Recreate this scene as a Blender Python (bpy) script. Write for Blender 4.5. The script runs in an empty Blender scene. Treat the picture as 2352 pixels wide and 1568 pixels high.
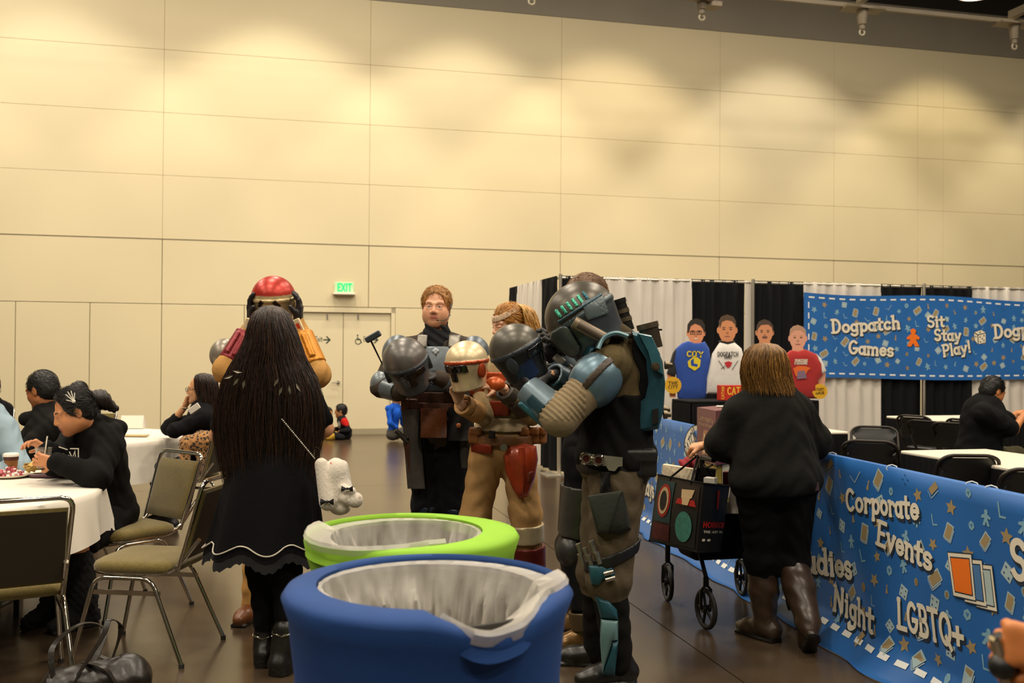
import bpy, math, random
import numpy as np
from mathutils import Vector, Matrix, Euler, noise
R = math.radians
random.seed(7); RNG = np.random.default_rng(7)
SC = bpy.context.scene
COL = SC.collection
# ---------------------------------------------------------------- camera
F = 2287.0; CX = 1176.0; CY = 784.0; CAMH = 1.5
_e, _r = 0.0105, 0.007
_fw = Vector((0, math.cos(_e), math.sin(_e))); _u0 = Vector((0, -math.sin(_e), math.cos(_e))); _r0 = Vector((1, 0, 0))
_rt = _r0*math.cos(_r)+_u0*math.sin(_r); _up = _u0*math.cos(_r)-_r0*math.sin(_r)
cam_data = bpy.data.cameras.new('camera'); cam = bpy.data.objects.new('camera', cam_data); COL.objects.link(cam)
cam_data.sensor_width = 36; cam_data.lens = 36*F/2352.0; cam_data.clip_end = 200
m = Matrix(((_rt.x, _up.x, -_fw.x, 0), (_rt.y, _up.y, -_fw.y, 0), (_rt.z, _up.z, -_fw.z, CAMH), (0, 0, 0, 1)))
cam.matrix_world = m
cam_data.dof.use_dof = True; cam_data.dof.focus_distance = 5.3; cam_data.dof.aperture_fstop = 3.6
SC.camera = cam
# ---------------------------------------------------------------- world, lamps, exposure
SC.view_settings.view_transform = 'Standard'; SC.view_settings.look = 'None'
SC.view_settings.gamma = 1; SC.view_settings.use_curve_mapping = False
SC.view_settings.exposure = 0.0
W = bpy.data.worlds.new('world'); SC.world = W; W.use_nodes = True
W.node_tree.nodes['Background'].inputs[0].default_value = (1.0, 0.85, 0.64, 1)
W.node_tree.nodes['Background'].inputs[1].default_value = 0.09
def lamp(name, kind, loc, energy, color, target=None, **kw):
    d = bpy.data.lights.new(name, kind); d.energy = energy; d.color = color
    for k, v in kw.items(): setattr(d, k, v)
    o = bpy.data.objects.new(name, d); COL.objects.link(o); o.location = loc
    if target is not None:
        o.rotation_euler = (Vector(target)-Vector(loc)).to_track_quat('-Z', 'Y').to_euler()
    return o
def ray(px, py):
    return _fw*F+_rt*(px-CX)-_up*(py-CY)
def A(px, py, Y):                                  # point seen at a pixel, standing at world depth Y
    d = ray(px, py); t = Y/d.y
    return Vector((d.x*t, d.y*t, CAMH+d.z*t))
def G(px, py):                                     # floor point seen at a pixel
    d = ray(px, py); t = -CAMH/d.z
    return Vector((d.x*t, d.y*t, 0))
class Plane:                                       # vertical plane through o, running along u
    def __init__(s, o, u):
        s.o = Vector((o[0], o[1], 0)); s.u = Vector((u[0], u[1], 0)).normalized(); s.n = Vector((s.u.y, -s.u.x, 0))
    def hit(s, px, py):
        d = ray(px, py); c = Vector((0, 0, CAMH)); t = (s.o-c).dot(s.n)/d.dot(s.n); p = c+d*t
        return ((p-s.o).dot(s.u), p.z)
    def at(s, t, z, off=0.0):
        p = s.o+s.u*t+s.n*off; return Vector((p.x, p.y, z))
ANG = R(13.7)
U = Vector((math.cos(ANG), math.sin(ANG), 0)); V = Vector((-math.sin(ANG), math.cos(ANG), 0))
WALL = Plane(G(810, 997), U)
BOOTH = Plane(G(1281, 1088), U)
_b0, _b1 = G(1450, 1190), G(2100, 1568)
BAR = Plane(_b1, (_b0-_b1))                        # blue crowd barrier: t grows away from the camera
if BAR.n.x > 0: BAR.n = -BAR.n                     # off > 0 is the walkway side
WARM = (1.0, 0.89, 0.70)
# wall washers: recessed spots in front of the long wall
_cols = [WARM, (1, .91, .78), WARM, WARM, (1, .83, .58), (1, .90, .76), (1, .84, .54), WARM]
for i, t in enumerate((-8.4, -5.0, -1.4, 1.95, 4.85, 8.45, 12.05, 15.6)):
    p = WALL.at(t, 10.2, 2.4)
    lamp('wall_washer', 'SPOT', p, (640 if i < 2 else 950), _cols[i], target=WALL.at(t, 0, 2.2), spot_size=R(79), spot_blend=0.32, shadow_soft_size=0.12)
# high bay lamps over the hall
for x in (-9, -3, 3.2, 9):
    for y in (-3.5, 2.0, 7.5, 13):
        lamp('high_bay', 'AREA', (x+0.6, y, 9.6), 320, (1.0, 0.88, 0.71), target=(x+0.6, y, 0), shape='DISK', size=1.1)
# ---------------------------------------------------------------- materials
def lin(c):
    if isinstance(c, str): c = tuple(int(c[i:i+2], 16) for i in (0, 2, 4))
    return tuple(((v/255)/12.92 if v/255 <= 0.04045 else ((v/255+0.055)/1.055)**2.4) for v in c)
_M = {}
def mat(name, c=None, rough=0.6, metal=0.0, var=0.0, vs=8.0, bump=0.0, bs=60.0, coat=0.0, emit=0.0, trans=0.0, alpha=1.0, attr=False, sheen=0.0, stretch=None, spec=None, ior=None):
    if name in _M: return _M[name]
    mt = bpy.data.materials.new(name); mt.use_nodes = True; nt = mt.node_tree; b = nt.nodes['Principled BSDF']
    col = lin(c) if c is not None else (0.5, 0.5, 0.5)
    b.inputs['Base Color'].default_value = (*col, 1); b.inputs['Roughness'].default_value = rough; b.inputs['Metallic'].default_value = metal
    if coat: b.inputs['Coat Weight'].default_value = coat; b.inputs['Coat Roughness'].default_value = 0.15
    if emit: b.inputs['Emission Color'].default_value = (*col, 1); b.inputs['Emission Strength'].default_value = emit
    if trans: b.inputs['Transmission Weight'].default_value = trans
    if alpha < 1: b.inputs['Alpha'].default_value = alpha
    if sheen: b.inputs['Sheen Weight'].default_value = sheen
    if spec is not None: b.inputs['Specular IOR Level'].default_value = spec
    if ior: b.inputs['IOR'].default_value = ior
    src = None; L = nt.links.new
    if attr:
        a = nt.nodes.new('ShaderNodeAttribute'); a.attribute_name = 'Col'; src = a.outputs['Color']
    tc = nt.nodes.new('ShaderNodeTexCoord'); vec = tc.outputs['Object']
    if stretch:
        mp = nt.nodes.new('ShaderNodeMapping'); mp.inputs['Scale'].default_value = stretch; L(vec, mp.inputs[0]); vec = mp.outputs[0]
    if var:
        n = nt.nodes.new('ShaderNodeTexNoise'); n.inputs['Scale'].default_value = vs; n.inputs['Detail'].default_value = 5; L(vec, n.inputs['Vector'])
        rmp = nt.nodes.new('ShaderNodeMapRange'); rmp.inputs[1].default_value = 0.3; rmp.inputs[2].default_value = 0.7
        rmp.inputs[3].default_value = 1-var; rmp.inputs[4].default_value = 1+var; L(n.outputs['Fac'], rmp.inputs[0])
        mx = nt.nodes.new('ShaderNodeVectorMath'); mx.operation = 'SCALE'
        if src: L(src, mx.inputs[0])
        else: mx.inputs[0].default_value = col
        L(rmp.outputs[0], mx.inputs['Scale']); src = mx.outputs[0]
    if src: L(src, b.inputs['Base Color'])
    if bump:
        n2 = nt.nodes.new('ShaderNodeTexNoise'); n2.inputs['Scale'].default_value = bs; n2.inputs['Detail'].default_value = 3; L(vec, n2.inputs['Vector'])
        bp = nt.nodes.new('ShaderNodeBump'); bp.inputs['Strength'].default_value = bump; bp.inputs['Distance'].default_value = 0.01
        L(n2.outputs['Fac'], bp.inputs['Height']); L(bp.outputs[0], b.inputs['Normal'])
    _M[name] = mt; return mt
# ---------------------------------------------------------------- objects
def wloc(o):
    v = Vector((0, 0, 0))
    while o is not None: v = v+o.location; o = o.parent
    return v
def tag(o, label=None, cat=None, group=None, kind=None):
    if label: o['label'] = label
    if cat: o['category'] = cat
    if group: o['group'] = group
    if kind: o['kind'] = kind
    return o
def thing(name, label, cat, loc=(0, 0, 0), group=None, rz=0.0, kind=None):
    o = bpy.data.objects.new(name, None); o.empty_display_size = 0.1; COL.objects.link(o)
    o.location = loc; o.rotation_euler = (0, 0, rz)
    return tag(o, label, cat, group, kind)
def dup(o, loc=None, rz=None, label=None, parent=None):
    c = o.copy(); COL.objects.link(c); c.parent = parent
    if loc is not None: c.location = loc
    if rz is not None: c.rotation_euler = (0, 0, rz)
    if label: c['label'] = label
    for ch in list(o.children): dup(ch, parent=c)
    return c
def mkmesh(name, V_, F_, mt, parent=None, smooth=None, colors=None, local=False):
    me = bpy.data.meshes.new(name)
    V_ = np.asarray([tuple(v) for v in V_] if not isinstance(V_, np.ndarray) else V_, dtype=np.float64).reshape(-1, 3)
    if parent is not None and not local: V_ = V_-np.array(wloc(parent))
    if isinstance(F_, np.ndarray):
        n, k = F_.shape
        me.vertices.add(len(V_)); me.vertices.foreach_set('co', V_.astype(np.float32).ravel())
        me.loops.add(n*k); me.loops.foreach_set('vertex_index', F_.astype(np.int32).ravel())
        me.polygons.add(n); me.polygons.foreach_set('loop_start', np.arange(0, n*k, k, dtype=np.int32))
        me.update(calc_edges=True)
    else:
        me.from_pydata(V_.tolist(), [], F_)
        me.update()
    if smooth is not None and len(me.polygons):
        me.polygons.foreach_set('use_smooth', np.ones(len(me.polygons), dtype=bool))
        if smooth < 179: me.set_sharp_from_angle(angle=R(smooth))
    if colors is not None:
        at = me.color_attributes.new('Col', 'FLOAT_COLOR', 'POINT')
        at.data.foreach_set('color', np.concatenate([colors, np.ones((len(colors), 1))], 1).astype(np.float32).ravel())
    me.materials.append(mt)
    o = bpy.data.objects.new(name, me); COL.objects.link(o)
    if parent is not None: o.parent = parent
    return o
class MB:
    def __init__(s): s.v = []; s.f = []
    def add(s, vs, fs):
        b = len(s.v); s.v += [Vector(v) for v in vs]; s.f += [tuple(b+i for i in f) for f in fs]; return s
    def box(s, c, sz, M=None):
        c = Vector(c); h = Vector(sz)/2
        vs = []
        for x in (-1, 1):
            for y in (-1, 1):
                for z in (-1, 1):
                    p = Vector((x*h.x, y*h.y, z*h.z)); p = M@p if M is not None else p; vs.append(c+p)
        return s.add(vs, [(0, 1, 3, 2), (4, 6, 7, 5), (0, 4, 5, 1), (2, 3, 7, 6), (0, 2, 6, 4), (1, 5, 7, 3)])
    def rbox(s, c, sz, r, M=None):                    # box with bevelled edges (chamfer)
        c = Vector(c); h = Vector(sz)/2; r = min(r, h.x*.98, h.y*.98, h.z*.98); vs = []; idx = {}
        for x in (-1, 1):
            for y in (-1, 1):
                for z in (-1, 1):
                    for ax in range(3):
                        q = Vector((x*(h.x-r), y*(h.y-r), z*(h.z-r))); q[ax] += (x, y, z)[ax]*r
                        idx[(x, y, z, ax)] = len(vs); vs.append(c+(M@q if M is not None else q))
        fs = []
        for ax in range(3):
            o1, o2 = [(1, 2), (2, 0), (0, 1)][ax]
            for sg in (-1, 1):
                f = []
                for a, b in ((-1, -1), (1, -1), (1, 1), (-1, 1)):
                    k = [0, 0, 0]; k[ax] = sg; k[o1] = a; k[o2] = b; f.append(idx[(*k, ax)])
                fs.append(tuple(f if sg > 0 else f[::-1]))
        for ax in range(3):                            # edges parallel to ax
            o1, o2 = [(1, 2), (2, 0), (0, 1)][ax]
            for a in (-1, 1):
                for b in (-1, 1):
                    k0 = [0, 0, 0]; k1 = [0, 0, 0]; k0[ax] = -1; k1[ax] = 1
                    for k in (k0, k1): k[o1] = a; k[o2] = b
                    f = [idx[(*k0, o1)], idx[(*k1, o1)], idx[(*k1, o2)], idx[(*k0, o2)]]
                    fs.append(tuple(f if a*b < 0 else f[::-1]))
        for x in (-1, 1):
            for y in (-1, 1):
                for z in (-1, 1):
                    f = [idx[(x, y, z, a)] for a in range(3)]; fs.append(tuple(f if x*y*z > 0 else f[::-1]))
        return s.add(vs, fs)
    def tube(s, pts, r, n=8, closed=False, cap=True):
        pts = [Vector(p) for p in pts]; m_ = len(pts); rs = r if isinstance(r, (list, tuple)) else [r]*m_
        rings = []; prev = None
        for i in range(m_):
            if closed: t = pts[(i+1) % m_]-pts[i-1]
            else: t = pts[min(i+1, m_-1)]-pts[max(i-1, 0)]
            if t.length < 1e-9: t = Vector((0, 0, 1))
            t.normalize()
            if prev is None:
                a = Vector((0, 0, 1)) if abs(t.z) < .9 else Vector((1, 0, 0)); nrm = (a-t*a.dot(t)).normalized()
            else:
                nrm = prev-t*prev.dot(t); nrm = nrm.normalized() if nrm.length > 1e-6 else t.orthogonal().normalized()
            prev = nrm; bn = t.cross(nrm)
            rings.append([pts[i]+(nrm*math.cos(2*math.pi*k/n)+bn*math.sin(2*math.pi*k/n))*rs[i] for k in range(n)])
        return s.loft(rings, cap=cap and not closed, wrap=closed)
    def loft(s, rings, cap=True, wrap=False, ringclosed=True):
        b = len(s.v); n = len(rings[0])
        for rg in rings: s.v += [Vector(p) for p in rg]
        m_ = len(rings)
        for i in range(m_ if wrap else m_-1):
            j = (i+1) % m_
            for k in range(n if ringclosed else n-1):
                l = (k+1) % n; s.f.append((b+i*n+k, b+i*n+l, b+j*n+l, b+j*n+k))
        if cap and ringclosed:
            s.f.append(tuple(b+k for k in reversed(range(n)))); s.f.append(tuple(b+(m_-1)*n+k for k in range(n)))
        return s
    def cyl(s, a, b, r1, r2=None, n=16): return s.tube([a, b], [r1, r1 if r2 is None else r2], n)
    def lathe(s, prof, c=(0, 0, 0), n=32, M=None, cap=True):
        c = Vector(c); rings = []
        for r_, z in prof:
            rg = []
            for k in range(n):
                p = Vector((r_*math.cos(2*math.pi*k/n), r_*math.sin(2*math.pi*k/n), z)); rg.append(c+(M@p if M is not None else p))
            rings.append(rg)
        return s.loft(rings, cap=cap)
    def sph(s, c, r, n=12, M=None):
        rr = Vector((r, r, r)) if not hasattr(r, '__len__') else Vector(r); c = Vector(c); rings = []
        for i in range(1, n):
            a = math.pi*i/n; rg = []
            for k in range(n*2 if n < 8 else n+4):
                q = 2*math.pi*k/(n*2 if n < 8 else n+4)
                p = Vector((rr.x*math.sin(a)*math.cos(q), rr.y*math.sin(a)*math.sin(q), rr.z*-math.cos(a))); rg.append(c+(M@p if M is not None else p))
            rings.append(rg)
        return s.loft(rings)
    def slab(s, poly, h0, h1, fn):                     # closed 2-D polygon extruded between offsets h0..h1 by fn(x, y, h)
        n = len(poly); b = len(s.v)
        for h in (h0, h1): s.v += [Vector(fn(x, y, h)) for x, y in poly]
        s.f.append(tuple(b+k for k in reversed(range(n)))); s.f.append(tuple(b+n+k for k in range(n)))
        for k in range(n): l = (k+1) % n; s.f.append((b+k, b+l, b+n+l, b+n+k))
        return s
    def build(s, name, mt, parent=None, smooth=None, local=False):
        return mkmesh(name, s.v, s.f, mt, parent, smooth, local=local)
def bez(p, n=12):                                      # Catmull-Rom through points
    p = [Vector(q) for q in p]; out = []
    for i in range(len(p)-1):
        p0 = p[max(i-1, 0)]; p1 = p[i]; p2 = p[i+1]; p3 = p[min(i+2, len(p)-1)]
        for k in range(n):
            t = k/n
            out.append(0.5*((2*p1)+(-p0+p2)*t+(2*p0-5*p1+4*p2-p3)*t*t+(-p0+3*p1-3*p2+p3)*t**3))
    out.append(p[-1]); return out
def round_path(pts, r, n=5):                           # polyline with rounded corners
    pts = [Vector(p) for p in pts]; out = [pts[0]]
    for i in range(1, len(pts)-1):
        a = (pts[i-1]-pts[i]); b = (pts[i+1]-pts[i]); q = min(r, a.length*.48, b.length*.48)
        A_ = pts[i]+a.normalized()*q; B_ = pts[i]+b.normalized()*q
        for k in range(n+1):
            t = k/n; out.append(A_*(1-t)**2+pts[i]*2*t*(1-t)+B_*t*t)
    out.append(pts[-1]); return out
def rotz(a): return Matrix.Rotation(a, 3, 'Z')
def frame(f, up=(0, 0, 1)):                            # 3x3 with columns right, forward, up
    f = Vector(f).normalized(); u = Vector(up); r_ = f.cross(u).normalized(); u = r_.cross(f)
    return Matrix(((r_.x, f.x, u.x), (r_.y, f.y, u.y), (r_.z, f.z, u.z)))
def lerp(a, b, t): return Vector(a)*(1-t)+Vector(b)*t
# ---------------------------------------------------------------- signed distance modelling (organic shapes)
def npv(v): return np.array([v[0], v[1], v[2]], dtype=np.float32)
def s_rc(a, b, ra, rb=None, flat=None):
    rb = ra if rb is None else rb; a = npv(a); b = npv(b); ba = b-a; bb = float(ba@ba)+1e-9
    if flat is None:
        def fn(P):
            q = P-a; h = np.clip((q@ba)/bb, 0, 1); return np.linalg.norm(q-h[:, None]*ba, axis=1)-(ra+(rb-ra)*h)
    else:
        ax = npv(Vector(flat[0]).normalized()); k = 1/flat[1]-1; b2 = ba+ax*float(ba@ax)*k; bb2 = float(b2@b2)+1e-9; sc = min(1, flat[1])
        def fn(P):
            q = P-a; q = q+(q@ax)[:, None]*ax*k; h = np.clip((q@b2)/bb2, 0, 1)
            return (np.linalg.norm(q-h[:, None]*b2, axis=1)-(ra+(rb-ra)*h))*sc
    mr = max(ra, rb)*(max(1, flat[1]) if flat else 1)
    return fn, np.minimum(a, b)-mr, np.maximum(a, b)+mr
def s_el(c, r_, M=None):
    c = npv(c); r_ = np.array([r_]*3 if not hasattr(r_, '__len__') else list(r_), dtype=np.float32); Mi = np.array(M, dtype=np.float32) if M is not None else None
    def fn(P):
        q = P-c
        if Mi is not None: q = q@Mi
        k0 = np.linalg.norm(q/r_, axis=1); k1 = np.linalg.norm(q/(r_*r_), axis=1)+1e-9; return k0*(k0-1)/k1
    mr = r_ if M is None else np.full(3, r_.max()); return fn, c-mr, c+mr
def s_bx(c, sz, M=None, r_=0.01):
    c = npv(c); h = np.array([sz[0], sz[1], sz[2]], dtype=np.float32)/2-r_; Mi = np.array(M, dtype=np.float32) if M is not None else None
    def fn(P):
        q = P-c
        if Mi is not None: q = q@Mi
        q = np.abs(q)-h; return np.linalg.norm(np.maximum(q, 0), axis=1)+np.minimum(q.max(1), 0)-r_
    mr = h+r_ if M is None else np.full(3, float(np.linalg.norm(h))+r_); return fn, c-mr, c+mr
def s_pl(n, p):                                        # half space: negative behind the plane
    n = npv(Vector(n).normalized()); p = npv(p)
    return (lambda P: (P-p)@n), np.full(3, -1e3), np.full(3, 1e3)
def s_shell(pr, off, t):
    fn, lo, hi = pr; return (lambda P: np.abs(fn(P)-off)-t), lo-off-t, hi+off+t
def s_and(*prs):
    lo = np.max([p[1] for p in prs], 0); hi = np.min([p[2] for p in prs], 0)
    return (lambda P: np.max([p[0](P) for p in prs], 0)), lo, hi
def s_or(*prs):
    return (lambda P: np.min([p[0](P) for p in prs], 0)), np.min([p[1] for p in prs], 0), np.max([p[2] for p in prs], 0)
def s_not(pr): return (lambda P: -pr[0](P)), np.full(3, -1e3), np.full(3, 1e3)
class Sdf:
    def __init__(s): s.p = []; s.paints = []; s.disp = None
    def u(s, pr, col=None, k=0.0): s.p.append(('u', pr, k, lin(col) if col is not None else None)); return s
    def sub(s, pr, k=0.0): s.p.append(('s', pr, k, None)); return s
    def cut(s, n, p): s.p.append(('i', s_pl(n, p), 0, None)); return s
    def paint(s, pr, col, soft=0.004): s.paints.append((pr, lin(col), soft)); return s
    def mesh(s, vox):
        us = [p for p in s.p if p[0] == 'u']
        lo = np.min([p[1][1] for p in us], 0)-vox*3; hi = np.max([p[1][2] for p in us], 0)+vox*3
        n = np.ceil((hi-lo)/vox).astype(int)+1
        D = np.full(n, 1.0, dtype=np.float32)
        axs = [lo[i]+vox*np.arange(n[i]) for i in range(3)]
        for op, (fn, l2, h2), k, c in s.p:
            mg = k*1.2+vox*2.5
            i0 = np.clip(np.floor((l2-mg-lo)/vox).astype(int), 0, n); i1 = np.clip(np.ceil((h2+mg-lo)/vox).astype(int)+1, 0, n)
            if np.any(i1 <= i0): continue
            sl = tuple(slice(i0[i], i1[i]) for i in range(3))
            g = np.stack(np.meshgrid(*[axs[i][sl[i]] for i in range(3)], indexing='ij'), -1).reshape(-1, 3).astype(np.float32)
            d2 = fn(g).reshape([i1[i]-i0[i] for i in range(3)]).astype(np.float32); d1 = D[sl]
            if op == 'u':
                if k > 0: h = np.maximum(k-np.abs(d1-d2), 0)/k; D[sl] = np.minimum(d1, d2)-h*h*k*.25
                else: D[sl] = np.minimum(d1, d2)
            else:
                if op == 's': d2 = -d2
                if k > 0: h = np.maximum(k-np.abs(d1-d2), 0)/k; D[sl] = np.maximum(d1, d2)+h*h*k*.25
                else: D[sl] = np.maximum(d1, d2)
        if s.disp is not None:
            m_ = np.abs(D) < vox*4; ii = np.nonzero(m_)
            P = np.stack([axs[i][ii[i]] for i in range(3)], 1); D[ii] -= s.disp(P).astype(np.float32)
        D[0] = D[-1] = 1; D[:, 0] = D[:, -1] = 1; D[:, :, 0] = D[:, :, -1] = 1
        S = D < 0
        cs = np.zeros([x-1 for x in n], dtype=np.int8)
        off = [(a, b, c) for a in (0, 1) for b in (0, 1) for c in (0, 1)]
        for a, b, c in off: cs += S[a:n[0]-1+a, b:n[1]-1+b, c:n[2]-1+c]
        act = np.nonzero((cs > 0) & (cs < 8)); N = len(act[0])
        if N == 0: return np.zeros((0, 3)), np.zeros((0, 4), dtype=np.int32), np.zeros((0, 3))
        idx = np.full(cs.shape, -1, dtype=np.int32); idx[act] = np.arange(N)
        cv = {o: D[act[0]+o[0], act[1]+o[1], act[2]+o[2]] for o in off}
        acc = np.zeros((N, 3)); cnt = np.zeros(N)
        for o in off:
            for ax in range(3):
                if o[ax] == 1: continue
                o2 = list(o); o2[ax] = 1; o2 = tuple(o2); a_, b_ = cv[o], cv[o2]; mk = (a_ < 0) != (b_ < 0)
                t = np.where(mk, a_/np.where(mk, a_-b_, 1), 0); pos = np.tile(np.array(o, dtype=float), (N, 1)); pos[:, ax] += t
                acc += pos*mk[:, None]; cnt += mk
        vp = lo+vox*(np.stack(act, 1)+acc/cnt[:, None])
        Fs = []
        for ax in range(3):
            b1, b2 = [(1, 2), (2, 0), (0, 1)][ax]
            sl0 = [slice(None)]*3; sl1 = [slice(None)]*3; sl0[ax] = slice(0, -1); sl1[ax] = slice(1, None)
            s0 = S[tuple(sl0)]; s1 = S[tuple(sl1)]; e = np.nonzero(s0 != s1); e = np.stack(e, 1); fl = s0[tuple(e.T)]
            d1 = np.zeros(3, dtype=int); d1[b1] = 1; d2 = np.zeros(3, dtype=int); d2[b2] = 1
            q = [idx[tuple((e-d1-d2).T)], idx[tuple((e-d2).T)], idx[tuple(e.T)], idx[tuple((e-d1).T)]]
            q = np.stack(q, 1); q[~fl] = q[~fl][:, ::-1]; Fs.append(q)
        Fq = np.concatenate(Fs, 0)
        colr = np.full((N, 3), 0.5); best = np.full(N, 1e9)
        for op, (fn, l2, h2), k, c in s.p:
            if op != 'u' or c is None: continue
            mk = np.all((vp > l2-.03) & (vp < h2+.03), axis=1); ii = np.nonzero(mk)[0]
            if len(ii) == 0: continue
            d = fn(vp[ii].astype(np.float32)); b = d < best[ii]; best[ii[b]] = d[b]; colr[ii[b]] = c
        for (fn, l2, h2), c, soft in s.paints:
            mk = np.all((vp > l2-.02) & (vp < h2+.02), axis=1); ii = np.nonzero(mk)[0]
            if len(ii) == 0: continue
            w = np.clip(.5-fn(vp[ii].astype(np.float32))/soft, 0, 1)[:, None]; colr[ii] = colr[ii]*(1-w)+np.array(c)*w
        return vp, Fq, colr
def sdf_obj(name, parts, mt, parent=None, smooth=179):
    Vs, Fs, Cs, b = [], [], [], 0
    for S_, vox in parts:
        v, f, c = S_.mesh(vox); Vs.append(v); Fs.append(f+b); Cs.append(c); b += len(v)
    return mkmesh(name, np.concatenate(Vs), np.concatenate(Fs), mt, parent, smooth, np.concatenate(Cs))
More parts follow.
